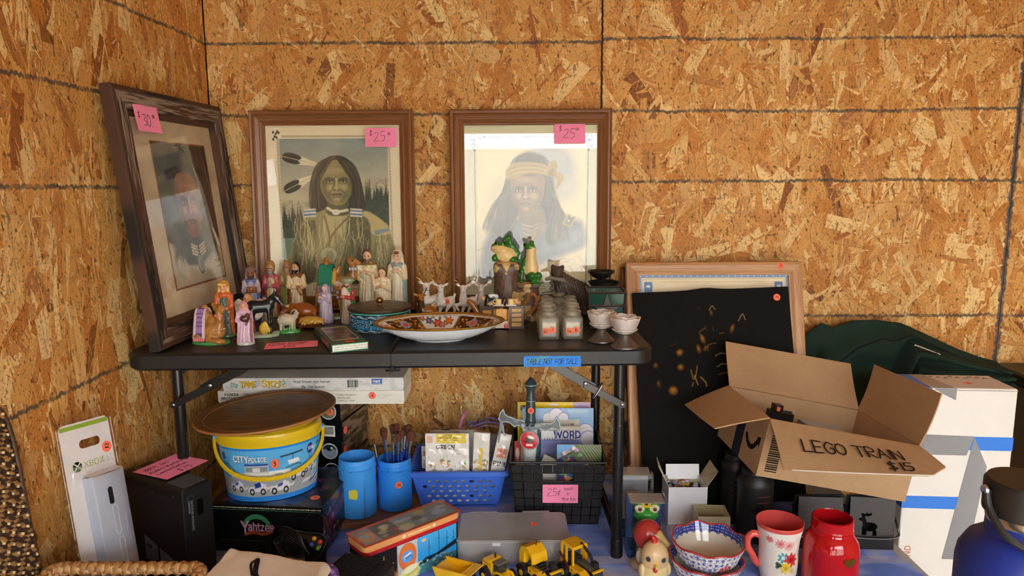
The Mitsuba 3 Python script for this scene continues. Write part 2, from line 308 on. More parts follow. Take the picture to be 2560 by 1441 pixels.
# ---- painted sheets: colours laid on a fine grid, for flat prints
class Canvas:
    def __init__(self, w, h, res, bg):
        self.w, self.h = w, h; self.nx, self.ny = max(2, int(w / res) + 1), max(2, int(h / res) + 1); self.res = res
        u, v = np.meshgrid(np.linspace(0, w, self.nx), np.linspace(0, h, self.ny), indexing='ij')
        self.x, self.y = u.ravel(), v.ravel(); self.c = np.tile(np.asarray(bgc(bg)), (len(self.x), 1))
    def put(self, a, col, sel=None):
        col = bgc(col) if not (isinstance(col, np.ndarray) and col.ndim == 2) else col
        a = np.clip(a, 0, 1)[:, None]
        if sel is None: self.c = self.c * (1 - a) + col * a
        else: self.c[sel] = self.c[sel] * (1 - a) + (col if col.ndim == 1 else col[sel]) * a
    def near(self, b, pad):
        return np.nonzero((self.x > b[0] - pad) & (self.x < b[2] + pad) & (self.y > b[1] - pad) & (self.y < b[3] + pad))[0]
    def poly(self, pts, col, soft=None, op=1.0, smooth=False):
        soft = soft or self.res * 0.8
        p = np.asarray(pts, float)
        if smooth: p = curve(p, 8 * len(p), True)
        s = self.near((*p.min(0), *p.max(0)), soft * 1.5)
        if not len(s): return
        q = np.stack([self.x[s], self.y[s]], 1); a, b = p, np.roll(p, -1, 0)
        d = np.full(len(q), 1e9); ins = np.zeros(len(q), bool)
        for i in range(len(p)):
            e = b[i] - a[i]; w = q - a[i]; t = np.clip(w @ e / (e @ e + 1e-15), 0, 1)
            d = np.minimum(d, np.linalg.norm(w - t[:, None] * e, axis=1))
            cr = (a[i, 1] > q[:, 1]) != (b[i, 1] > q[:, 1])
            if abs(e[1]) > 1e-12: ins ^= cr & (q[:, 0] < a[i, 0] + (q[:, 1] - a[i, 1]) * e[0] / e[1])
        self.put(op * np.clip(0.5 + np.where(ins, d, -d) / soft, 0, 1), col, s)
    def oval(self, c, r, col, soft=None, op=1.0, rot=0.0):
        soft = soft or self.res * 0.8; m = max(r)
        s = self.near((c[0] - m, c[1] - m, c[0] + m, c[1] + m), soft)
        x, y = self.x[s] - c[0], self.y[s] - c[1]; ca, sa = math.cos(rot), math.sin(rot)
        x, y = (ca * x + sa * y) / r[0], (-sa * x + ca * y) / r[1]; k = np.sqrt(x * x + y * y)
        self.put(op * np.clip(0.5 + (1 - k) * min(r) / soft, 0, 1), col, s)
    def line(self, pts, width, col, soft=None, op=1.0, smooth=True, taper=False):
        soft = soft or self.res * 0.8; p = np.asarray(pts, float)
        if smooth and len(p) > 2: p = curve(p, 7 * len(p))
        s = self.near((*p.min(0), *p.max(0)), width + soft)
        if not len(s): return
        q = np.stack([self.x[s], self.y[s]], 1); d = np.full(len(q), 1e9); n = len(p) - 1
        for i in range(n):
            e = p[i + 1] - p[i]; w = q - p[i]; t = np.clip(w @ e / (e @ e + 1e-15), 0, 1)
            hw = width / 2 * ((1 - (i + t) / n) ** 0.7 if taper else 1.0)
            d = np.minimum(d, np.linalg.norm(w - t[:, None] * e, axis=1) - hw)
        self.put(op * np.clip(0.5 - d / soft, 0, 1), col, s)
    def grain(self, amt, f, seed=0, stretch=(1, 1)):
        n = vfbm(np.stack([self.x * f * stretch[0], self.y * f * stretch[1], self.x * 0], 1), 3, seed)
        self.c = np.clip(self.c * (1 + amt * (n - 0.5) * 2)[:, None], 0, 1)
    def mesh(self, fn=None):
        nx, ny = self.nx, self.ny; p = np.stack([self.x, self.y, self.x * 0], 1) if fn is None else fn(self.x, self.y)
        i, j = np.meshgrid(np.arange(nx - 1), np.arange(ny - 1), indexing='ij')
        return tm((p, np.stack([i * ny + j, (i + 1) * ny + j, (i + 1) * ny + j + 1, i * ny + j + 1], -1).reshape(-1, 4)))
def bgc(c): return hexc(c) if isinstance(c, (str, tuple, list)) else np.asarray(c)
def painted(m, name, cv, M=None, fn=None, fin='satin', under=None, label=None):
    g = cv.mesh(fn)
    if M is not None: g.apply_transform(M)
    m.add(name, g, cv.c, fin, True, label, under=under)

def sticker(m, text, M, r=0.0085, under=None, seed=3):
    """round orange price dot with a handwritten price, lying in the xy plane of M"""
    k = m.add('price_sticker', mv(ext(Point(0, 0).buffer(r, quad_segs=5), 0.0004), M), '#f4795c', 'matte', False, 'round orange price sticker', under=under)
    g, w = pen(text, r * 0.75, r * 0.11, seed=seed); g = affinity.translate(g, -w / 2 + r * 0.1, -r * 0.4)
    full = k
    if full.count('__') < 1: ink(m, 'handwriting', g, M @ TR(0, 0, 0.0004), '#2a1512', 0.0002, under=full)
    else: ink(m, 'sticker_writing', g, M @ TR(0, 0, 0.0004), '#2a1512', 0.0002, under=under)

# ---------------------------------------------------------------- the shed: OSB walls, ceiling, floor
WX, WY, TZ, LZ = -0.902, 2.134, 1.251, 0.728           # left wall, back wall, folding table top, display table top
IN = 0.0254
PAL = [[float(q) for q in hexc(c)] for c in ('#e4c284', '#cb9550', '#b57232', '#955024', '#683216')]
N_, FB, CR, SS = mikit.noise, mikit.fbm, mikit.cell_rand, mikit.smoothstep
def _lines(p, w, top, offs):
    """the chalk-dark guide lines printed across the sheets at 16 and 24 inch centres"""
    a = mi.Float(0)
    for zi in (96, 80, 72, 64, 48, 32, 24, 16):
        j = (N_(w * 260, p.z * 22, zi) - 0.5) * 0.007 + (N_(w * 9, zi) - 0.5) * 0.006
        d = dr.abs(p.z + j - (zi * IN + offs))
        a = dr.maximum(a, (1 - SS(0.0028, 0.0056, d)) * (0.55 + 0.45 * SS(0.25, 0.6, N_(w * 70, p.z * 120, zi))))
    return a
def _osb(p, n, uv, side):
    i = dr.floor(uv.x); a = uv.x - i; b = uv.y
    r, r2, r3 = CR(i, 1), CR(i, 7, 3), CR(i, 11, 5)
    c = mikit.mix(PAL[1], PAL[0], SS(0.4, 1.0, r))
    c = mikit.mix(c, PAL[2], SS(0.5, 0.8, r2) * 0.8)
    c = mikit.mix(c, PAL[3], SS(0.895, 0.92, r3) * (0.35 + 0.5 * r))
    c = mikit.mix(c, PAL[4], SS(0.972, 0.977, r3) * 0.55)
    g = 0.55 * N_(a * 5, b * 330, i * 0.37) + 0.3 * N_(a * 14, b * 1100, i * 0.71) + 0.15 * N_(a * 90, b * 900, i)
    c = c * (0.72 + 0.52 * g)
    c = c * (1 - 0.5 * SS(0.80, 0.9, N_(a * 30, b * 650, i + 5)))
    w = p.x if side == 0 else p.y + 7.3
    m = SS(0.40, 0.66, FB(w * 7, p.z * 5, 3.0 + side))
    f = N_(w * 330, p.z * 240, 1.5)
    c = c * (1 - m * 0.60 * SS(0.60, 0.82, f)) * (1 + 0.16 * m * SS(0.3, 0.1, f))
    c = c * (1 - 0.6 * SS(0.82, 0.90, N_(w * 270 + p.z * 40, p.z * 75, 9.1)))
    c = c * (0.86 + 0.28 * FB(w * 2.1, p.z * 2.3, 8.0))
    if side == 0:
        ln = dr.maximum(_lines(p, w, 0, dr.select(p.x < 0.2475, -0.0055, dr.select(p.x > 1.467, -0.004, 0.0))), 0)
        c = mikit.mix(c, (0.055, 0.052, 0.045), ln * 0.86)
        e = 1 - SS(0.005, 0.011, dr.abs(p.x - 1.468 + (N_(p.z * 140, 3.0) - 0.5) * 0.006))
        c = mikit.mix(c, (0.02, 0.055, 0.085), e * (0.7 + 0.3 * N_(w * 150, p.z * 60)))
        e = 1 - SS(0.0018, 0.0048, dr.abs(p.x - 0.249 + (N_(p.z * 170, 5.0) - 0.5) * 0.003))
        c = mikit.mix(c, (0.02, 0.024, 0.028), e * 0.9)
    else:
        c = mikit.mix(c, (0.055, 0.052, 0.045), _lines(p, w, 0, -0.003) * 0.86)
    return c
bsdf('osb_back', two({'type': 'principled', 'roughness': 0.62, 'specular': 0.3, 'base_color': mikit.proc(lambda p, n, uv: _osb(p, n, uv, 0))}))
bsdf('osb_left', two({'type': 'principled', 'roughness': 0.62, 'specular': 0.3, 'base_color': mikit.proc(lambda p, n, uv: _osb(p, n, uv, 1))}))

def strand_sheet(u0, u1, z0, z1, seed, vert):
    """the pressed wood strands of one sheet: flat flakes in many thin layers; local (u, z, depth) and uv = (id + along, across)"""
    g = np.random.default_rng(seed); area = (u1 - u0) * (z1 - z0)
    V, Fc, UV, k, idn = [], [], [], 0, seed * 1000
    def flakes(n, L, W, ang, d0, d1, tip):
        nonlocal k, idn
        cu, cz = g.uniform(u0, u1, n), g.uniform(z0, z1, n)
        ln, wd = L[0] * np.exp(g.normal(0, L[1], n)), W[0] * np.exp(g.normal(0, W[1], n)); an = np.pi / 2 + g.normal(0, ang, n)
        base = np.array([(-1, -.8), (-1, .1), (-.97, .9), (-.3, 1), (.4, .96), (.96, .8), (1, 0), (1.0, -.9), (.3, -1), (-.4, -1)])
        q = base[None] + g.normal(0, tip, (n, 10, 2)); q[:, 3:5, 1] *= g.uniform(.75, 1.05, (n, 1)); q[:, 8:, 1] *= g.uniform(.75, 1.05, (n, 1))
        bow = g.normal(0, .10, (n, 1)) * (q[:, :, 0] ** 2)
        x, y = q[:, :, 0] * ln[:, None] / 2, q[:, :, 1] * wd[:, None] / 2 + bow * wd[:, None]
        ca, sa = np.cos(an)[:, None], np.sin(an)[:, None]
        pu, pz = cu[:, None] + x * ca - y * sa, cz[:, None] + x * sa + y * ca
        dp = g.uniform(d0, d1, n)[:, None] + (q[:, :, 0] * g.normal(0, 1, (n, 1)) + q[:, :, 1] * g.normal(0, 1, (n, 1))) * 0.00022
        ok = (cu + ln * .5 < u1 + .05) | True
        pu, pz = np.clip(pu, u0, u1), np.clip(pz, z0, z1)
        V.append(np.stack([pu, pz, np.maximum(dp, 0.0001)], -1).reshape(-1, 3))
        ids = idn + np.arange(n); idn += n
        UV.append(np.stack([ids[:, None] + 0.5 + 0.42 * np.clip(q[:, :, 0], -1.1, 1.1), y + 0.05], -1).reshape(-1, 2))
        b = (k + 10 * np.arange(n))[:, None]
        Fc.append(np.concatenate([np.stack([b[:, 0], b[:, 0] + i, b[:, 0] + i + 1], 1) for i in range(1, 9)])); k += 10 * n
    s = 0.32 if vert else 0.62
    flakes(int(area * 1500), (0.15, .35), (0.032, .45), s, 0.0002, 0.0010, .06)
    flakes(int(area * 1500), (0.10, .40), (0.018, .5), s, 0.0006, 0.0014, .07)
    flakes(int(area * 3300), (0.040, .5), (0.0060, .6), s * 1.3, 0.0008, 0.0016, .12)
    flakes(int(area * 5200), (0.016, .5), (0.0022, .5), s * 2, 0.0010, 0.0018, .16)
    flakes(int(area * 420), (0.13, .3), (0.030, .35), s, 0.0012, 0.0017, .05)
    return np.vstack(V), np.vstack(Fc), np.vstack(UV)
def osb_panel(wall, u0, u1, z0, z1, seed, side, fin):
    k = uniq(f'{wall}__osb_panel')
    if side == 0: b = bx(u0, u1, WY, WY + 0.011, 0.0, z1)
    else: b = bx(WX - 0.011, WX, u0, u1, 0.0, z1)
    m = Model(); m.add('body', b, '#b98347', 'matte', False); scene[k] = m.parts[0][1]; labels[k] = {'label': 'sheet of oriented strand board with dark guide lines'}
    v, f, uv = strand_sheet(u0, u1, z0, z1, seed, side == 1)
    w = np.stack([v[:, 0], WY - v[:, 2], v[:, 1]], 1) if side == 0 else np.stack([WX + v[:, 2], v[:, 0], v[:, 1]], 1)
    m = Model(); m.add('body', trimesh.Trimesh(w, f if side == 0 else f[:, ::-1], process=False), fin=fin, uv=uv)
    scene[k + '__wood_strands'] = m.parts[0][1]; labels[k + '__wood_strands'] = {'kind': 'stuff', 'label': 'pressed wood flakes of the board'}
struct('wall_back', bx(-1.0, 3.0, WY + 0.0125, WY + 0.1, 0, 2.56), 'matte', '#17140f')
struct('wall_left', bx(-1.0, WX - 0.0125, -1.5, WY + 0.012, 0, 2.56), 'matte', '#17140f')
osb_panel('wall_back', WX + 0.004, 0.2475, 0.30, 2.50, 11, 0, 'osb_back')
osb_panel('wall_back', 0.2505, 1.4665, 0.30, 2.50, 23, 0, 'osb_back')
osb_panel('wall_back', 1.4695, 2.70, 0.30, 2.50, 37, 0, 'osb_back')
osb_panel('wall_left', 0.55, WY - 0.004, 0.30, 2.50, 53, 1, 'osb_left')
osb_panel('wall_left', -1.5, 0.547, 1.0, 1.2, 67, 1, 'osb_left')
struct('wall_right', bx(2.9, 3.0, -1.5, WY + 0.0125, 0, 2.56), 'matte', '#b58a55')
struct('ceiling', bx(-1.0, 3.0, -1.5, WY + 0.1, 2.56, 2.64), 'matte', '#b89468')
struct('floor', bx(-1.0, 3.0, -1.5, WY + 0.1, -0.06, 0.0), 'matte', '#8d8a85')
struct('wall_front', [bx(-1.0, 3.0, -1.6, -1.5, 2.3, 2.64), bx(-1.0, -0.45, -1.6, -1.5, 0, 2.3), bx(2.3, 3.0, -1.6, -1.5, 0, 2.3)], 'matte', '#b58a55')
# outside: the concrete drive and the pale house across it, seen only as reflections
struct('floor_drive', bx(-12, 14, -9.0, -1.6, -0.12, -0.02), 'matte', '#a9a59c')
struct('wall_opposite', bx(-12, 14, -9.4, -9.0, -0.1, 3.1), 'matte', '#c9c6bd')

# ---------------------------------------------------------------- the two tables
# display table (grey plastic), mostly under the blue cloth
m = Model()
m.add('tabletop', mv(rbox(1.835, 1.24, 0.045, 0.05, 0.006), 0.0375, 1.490, LZ - 0.052), '#a9a59c', 'satin')
for sx in (-0.70, 0.80):
    for sy in (1.0, 2.0): m.add('leg', tube([(sx, sy, 0), (sx, sy, LZ - 0.045)], 0.0135, 12), '#8c8c8c', 'dullmetal')
place(m, 'display_table', 'long grey plastic table under the blue cloth, a grey corner bare at the lower right', 'table')
# blue cloth over it, its right edge running slantwise
def cloth_h(x, y):
    n = vfbm(np.stack([x * 9, y * 9, x * 0], 1), 4, 3) - 0.5
    f = np.sin((x * 0.9 + y * 0.5) * 60 + 6 * vfbm(np.stack([x * 5, y * 5, x * 0 + 4], 1), 3, 9))
    k = np.exp(-((y - 1.55) / 0.10) ** 2)
    return LZ - 0.003 + 0.0026 * n + 0.0007 * f * (0.4 + k)
def cloth_fn(u, v):
    y = 0.89 + v * 1.21; xr = np.minimum(0.83 + (2.09 - y) * 0.19, 0.95); x = -0.875 + u * (xr + 0.875)
    return np.stack([x, y, cloth_h(x, y)], 1)
def cloth_col(v):
    x, y = v[:, 0], v[:, 1]
    n = vfbm(np.stack([x * 8 + 3 * vfbm(np.stack([x * 4, y * 4, x * 0], 1), 3, 6), y * 13, x * 0], 1), 4, 12)
    n2 = vfbm(np.stack([x * 30, y * 60, x * 0], 1), 3, 2)
    a, b, c = hexc('#6a89dc'), hexc('#9bb0ee'), hexc('#c6c4d2')
    t = np.clip((n - .42) * 5, 0, 1)[:, None]; col = a * (1 - t) + b * t
    t = np.clip((n - .60) * 9, 0, 1)[:, None] * 0.8; col = col * (1 - t) + c * t
    s = ((np.abs(y - 1.596) < 0.017) & (np.sin(y * 900) > -0.5)) * 1.0 * (0.25 + 0.5 * n2)
    col = col * (1 - s[:, None]) + hexc('#c9c4cf') * s[:, None]
    return col * (0.86 + 0.28 * n2)[:, None]
m = Model(); m.add('body', solidify(grid(260, 180, cloth_fn), 0.0012), cloth_col, 'matte', True)
place(m, 'tablecloth', 'wrinkled blue and lavender cloth spread on the lower table under the things for sale', 'tablecloth')

# black fold-in-half table standing on it: local x along the front, y to the wall
TA = math.degrees(math.atan2(0.0358, 1.2195)); TO = (-0.885, 1.5415)
TM = TR(TO[0], TO[1], 0, rz=TA); TW, TD, TH = 1.200, 0.54, 0.0405
m = Model()
def half(x0, x1, rl, rr):
    p = Polygon([(x0, 0), (x1, 0), (x1, TD), (x0, TD)])
    r = 0.045
    p = p.intersection(Polygon([(r, r), (TW - r, r), (TW - r, TD - r), (r, TD - r)]).buffer(r, quad_segs=8))
    return mv(slab(p, TH, 0.006), 0, 0, TZ - TH)
m.add('tabletop_half', half(0, 0.5995, 1, 0), '#1c1b1b', 'satin')
m.add('tabletop_half', half(0.6005, TW, 0, 1), '#1c1b1b', 'satin')
m.add('hinge', [mv(tube([(0.585, 0.005, TZ - TH - 0.004), (0.617, 0.005, TZ - TH - 0.004)], 0.006), 0, 0.012, 0), bx(0.574, 0.628, 0.02, 0.05, TZ - TH - 0.003, TZ - TH)], '#141414', 'satin')
m.add('hinge', [mv(lathe([(0, -0.004), (0.0065, -0.004), (0.0065, 0.004), (0, 0.004)], 16), 0.602, 0.004, TZ - TH - 0.002, rx=90)], '#262626', 'dullmetal')
zb = TZ - TH
for X in (0.104, 1.125):
    sg = 1 if X < 0.6 else -1
    for Y in (0.035, 0.52 if X < 0.6 else 0.425):
        pts = [(X, Y, LZ + 0.002), (X, Y, zb + 0.001)]
        lg = m.add('leg', tube(pts, 0.0128, 16), '#19191a', 'gloss')
        m.add('foot_cap', lathe([(0, LZ), (0.0145, LZ), (0.0150, LZ + 0.004), (0.0145, LZ + 0.044), (0.0130, LZ + 0.046)], 16).apply_translation([X, Y, 0]), '#101010', 'satin', under=lg)
        for i in range(3 if X > 0.6 else 0): m.add('button', mv(lathe([(0, 0), (.003, 0), (.0026, .0014), (0, .002)], 10), X, Y - 0.0125, zb - 0.05 - 0.05 * i, rx=90), '#55555a', 'dullmetal', under=lg)
    m.add('cross_bar', tube([(X, 0.035, zb - 0.012), (X, 0.52 if X < 0.6 else 0.425, zb - 0.012)], 0.010, 12), '#19191a', 'gloss')
    m.add('cross_bar', tube([(X, 0.035, LZ + 0.05), (X, 0.52 if X < 0.6 else 0.425, LZ + 0.05)], 0.010, 12), '#19191a', 'gloss')
    # folding strut of two flat bars with rivets and a locking ring
    def bar(x0, z0, x1, z1, w, t, y):
        d = np.array([x1 - x0, z1 - z0]); l = np.linalg.norm(d)
        g = mv(slab(LineString([(0, 0), (l, 0)]).buffer(w / 2, quad_segs=5), t, 0.0008), rx=90)
        return mv(mv(g, ry=-math.degrees(math.atan2(d[1], d[0]))), x0, y, z0)
    yb = 0.018
    a = (X - sg * 0.004, zb - 0.083 if sg > 0 else zb - 0.096); b = (X + sg * 0.16, zb + 0.002); mid = (X + sg * 0.078, zb - 0.0425 if sg > 0 else zb - 0.05)
    m.add('strut', [bar(*a, *mid, 0.017, 0.003, yb - 0.002)], '#1d1d1e' if sg > 0 else '#3a3836', 'gloss')
    m.add('strut', [bar(X + sg * 0.066, a[1] + (b[1] - a[1]) * 0.43, *b, 0.022, 0.003, yb + 0.003)], '#1d1d1e' if sg > 0 else '#333233', 'gloss')
    rv = lathe([(0, 0), (.0045, 0), (.0042, .002), (.002, .003), (0, .0032)], 12)
    m.add('rivet', [mv(rv, X + sg * 0.082, yb - 0.004, a[1] + (b[1] - a[1]) * 0.525, rx=90)], '#c9c9cc', 'metal')
    m.add('rivet', [mv(rv, *(a[0], yb - 0.005, a[1]), rx=90)], '#8a8a8c', 'metal')
    if sg < 0:
        d = np.array([b[0] - a[0], b[1] - a[1]]); d /= np.linalg.norm(d); nn = np.array([-d[1], d[0]])
        c = np.array(a) + d * 0.066
        q = [np.array([c[0] + nn[0] * s * 0.016, yb + t, c[1] + nn[1] * s * 0.016]) for s, t in ((-1, -.006), (1, -.006), (1, .008), (-1, .008))]
        m.add('locking_ring', tube(curve(q, 16, True), 0.0022, 8, closed=True), '#cfcfd2', 'metal', label='bright wire locking ring')
place(m, 'folding_table', 'black plastic fold-in-half table on black tube legs, standing on the blue cloth', 'table', TM)

# ---------------------------------------------------------------- framed pictures
bsdf('walnut', two({'type': 'principled', 'roughness': 0.32, 'specular': 0.5, 'base_color': mikit.proc(lambda p, n, uv: mikit.mix((0.125, 0.048, 0.018), (0.26, 0.105, 0.038), 0.35 + 0.9 * (N_(uv.x * 9, uv.y * 260, 1.0) * 0.6 + N_(uv.x * 40, uv.y * 900, 3.0) * 0.4 - 0.3)))}))
bsdf('oak', two({'type': 'principled', 'roughness': 0.4, 'specular': 0.45, 'base_color': mikit.proc(lambda p, n, uv: mikit.mix((0.30, 0.125, 0.045), (0.56, 0.30, 0.13), N_(uv.x * 6, uv.y * 190, 1.0) * 0.6 + N_(uv.x * 30, uv.y * 700, 3.0) * 0.5))}))
bsdf('weathered', two({'type': 'principled', 'roughness': 0.7, 'specular': 0.3, 'base_color': mikit.proc(lambda p, n, uv: mikit.mix(mikit.mix((0.075, 0.035, 0.02), (0.02, 0.015, 0.012), SS(0.4, 0.7, N_(uv.x * 7, uv.y * 120, 4.0))), (0.27, 0.21, 0.16), SS(0.42, 0.75, N_(uv.x * 5, uv.y * 30, 1.0) * 0.55 + N_(uv.x * 26, uv.y * 420, 3.0) * 0.5) * SS(0.010, 0.016, uv.y) * (1 - SS(0.046, 0.052, uv.y))))}))
bsdf('charred', two({'type': 'principled', 'roughness': 0.6, 'specular': 0.35, 'base_color': mikit.proc(lambda p, n, uv: mikit.mix((0.018, 0.012, 0.010), (0.22, 0.105, 0.04), SS(0.52, 0.7, N_(uv.x * 12, uv.y * 70, 1.0) * 0.7 + 0.3 * N_(uv.x * 50, uv.y * 300, 2.0))))}))
def rail_frame(m, w, h, prof, fin, label=None):
    """four mitred rails; prof = [(inset, height), ...] from the outer back edge to the inner lip; lies in xy from (0,0) to (w,h), front +z"""
    C = [(0, 0), (w, 0), (w, h), (0, h)]; pr = np.array(prof, float)
    along = np.concatenate([[0], np.cumsum(np.hypot(*np.diff(pr, axis=0).T))])
    for s in range(4):
        a, b = np.array(C[s], float), np.array(C[(s + 1) % 4], float); d = (b - a) / np.linalg.norm(b - a); nn = np.array([-d[1], d[0]])
        A = np.array([[*(a + (d + nn) * i), z] for i, z in pr]); B = np.array([[*(b + (-d + nn) * i), z] for i, z in pr]); k = len(pr)
        q = np.array([[j, k + j, k + j + 1, j + 1] for j in range(k - 1)])
        L = np.linalg.norm(b - a); uv = np.vstack([np.c_[pr[:, 0] + s * 3.7, pr[:, 0]], np.c_[L - pr[:, 0] + s * 3.7, pr[:, 0]]])
        v, f = np.vstack([A, B]), np.vstack([q[:, [0, 1, 2]], q[:, [0, 2, 3]]])[:, ::-1]
        # split vertices so that mouldings stay crisp
        f2 = np.arange(f.size).reshape(-1, 3); m.add('rail', trimesh.Trimesh(v[f.ravel()], f2, process=False), fin=fin, uv=uv[f.ravel()], label=label if s == 0 else None)
def note(text_lines, w, h, name, label, M, col='#f58fb4', curl=0.004, group=None):
    """pink paper slip lying in the xy plane of M, its lower edge curling off a little; lines = (text, height, x, y, pen, rot)"""
    m = Model(); bend = lambda x, y: curl * (1 - y / h) ** 2
    g = grid(9, 9, lambda u, v: np.stack([u * w, v * h, bend(u * w, v * h) + 0.0006], 1)); g = solidify(g, 0.00025)
    m.add('paper', g, col, 'matte', True)
    for i, (t, hh, x, y, pw, rot) in enumerate(text_lines):
        p, L = pen(t, hh, pw, seed=i + len(t)); p = affinity.translate(affinity.rotate(p, rot, origin=(0, 0)), x, y)
        e = ext(p.segmentize(0.004), 0.0003)
        v = np.array(e.vertices); v[:, 2] += bend(v[:, 0], v[:, 1]) + 0.0009; e.vertices = v
        m.add('handwriting', e, '#1c1620', 'matte', False)
    return place(m, name, label, 'price note', M, group)
WAL = [(0, -0.0), (0, 0.018), (0.003, 0.0215), (0.007, 0.0195), (0.010, 0.0195), (0.014, 0.0225), (0.018, 0.0195), (0.028, 0.0150), (0.031, 0.0165), (0.034, 0.0150), (0.040, 0.0105), (0.042, 0.0105), (0.042, 0.003)]

def border_chain(cv, x0, y0, x1, y1, n, col, r, tall):
    for i in range(n):
        t = (i + .5) / n; c = (x0 + (x1 - x0) * t, y0 + (y1 - y0) * t); rr = (r * .7, r * 1.15) if tall else (r * 1.15, r * .7)
        cv.oval(c, rr, col, op=.7); cv.oval(c, (rr[0] * .6, rr[1] * .6), '#d9cfae', op=.7); cv.oval(c, (rr[0] * .25, rr[1] * .3), col, op=.7)

def face_features(cv, X, cx, cy, s, skin, dark, light, lip, turn=0.0, soft=1.0):
    """modelled face painted by soft strokes; X maps (x, y up) units of half a face width into the sheet"""
    q = lambda *pts: [X(cx + a * s, cy + b * s) for a, b in pts]; S = s * X.k
    cv.poly(q((-.98, .2), (-.55, .1), (-.62, -.5), (-.3, -1.2), (-.75, -.9), (-1, -.2)), dark, S * .35, .75, True)
    cv.poly(q((.98, .2), (.62, .05), (.68, -.5), (.3, -1.2), (.8, -.85), (1, -.2)), dark, S * .35, .55, True)
    cv.oval(X(cx - .42 * s, cy - .28 * s), (S * .26, S * .22), light, S * .25, .45); cv.oval(X(cx + .45 * s, cy - .25 * s), (S * .26, S * .22), light, S * .25, .55)
    cv.oval(X(cx, cy + .75 * s), (S * .55, S * .18), light, S * .25, .4)
    for sg in (-1, 1):
        ex = .44 * sg + turn
        cv.oval(X(cx + ex * s, cy + .16 * s), (S * .30, S * .15), dark, S * .14, .75)
        cv.line(q((ex - .28, .27 + (.0 if sg < 0 else -.09)), (ex, .33), (ex + .28, .27 + (.0 if sg > 0 else -.09))), S * .10, dark, S * .06, .95)
        cv.oval(X(cx + ex * s, cy + .10 * s), (S * .17, S * .065), light, S * .04, .9); cv.oval(X(cx + ex * s, cy + .10 * s), (S * .06, S * .07), '#15120f', S * .03, 1)
        cv.line(q((ex - .22, .10), (ex, .19), (ex + .22, .09)), S * .05, '#1d1712', S * .03, .95)
        cv.line(q((ex - .2, -.04), (ex, -.08), (ex + .2, -.03)), S * .04, dark, S * .05, .7)
        cv.line(q((.22 * sg + turn, -.38), (.46 * sg + turn, -.62), (.5 * sg + turn, -.86)), S * .06, dark, S * .08, .8)
    cv.line(q((-.13 + turn, .3), (-.16 + turn, -.1), (-.26 + turn, -.36)), S * .10, dark, S * .1, .8); cv.line(q((.13 + turn, .28), (.12 + turn, 0)), S * .06, dark, S * .08, .5)
    cv.line(q((turn, .28), (turn + .01, -.28)), S * .12, light, S * .1, .65); cv.oval(X(cx + turn * s, cy - .36 * s), (S * .17, S * .11), light, S * .08, .55)
    cv.oval(X(cx + (turn - .13) * s, cy - .46 * s), (S * .08, S * .04), '#1d1712', S * .04, .85); cv.oval(X(cx + (turn + .13) * s, cy - .46 * s), (S * .08, S * .04), '#1d1712', S * .04, .85)
    cv.oval(X(cx + turn * s, cy - .76 * s), (S * .36, S * .09), lip, S * .06, .9); cv.line(q((turn - .36, -.79), (turn - .1, -.74), (turn + .1, -.74), (turn + .36, -.79)), S * .045, '#20160f', S * .03, .95)
    cv.line(q((turn - .25, -.92), (turn + .25, -.92)), S * .08, dark, S * .08, .6); cv.oval(X(cx + turn * s, cy - 1.06 * s), (S * .2, S * .1), light, S * .1, .35)
    for a in (.5, .62, .74): cv.line(q((-.4, a), (0, a + .03), (.4, a)), S * .03, dark, S * .05, .45)
    cv.line(q((-.06 + turn, .34), (-.05 + turn, .52)), S * .04, dark, S * .04, .7); cv.line(q((.07 + turn, .34), (.06 + turn, .5)), S * .04, dark, S * .04, .6)

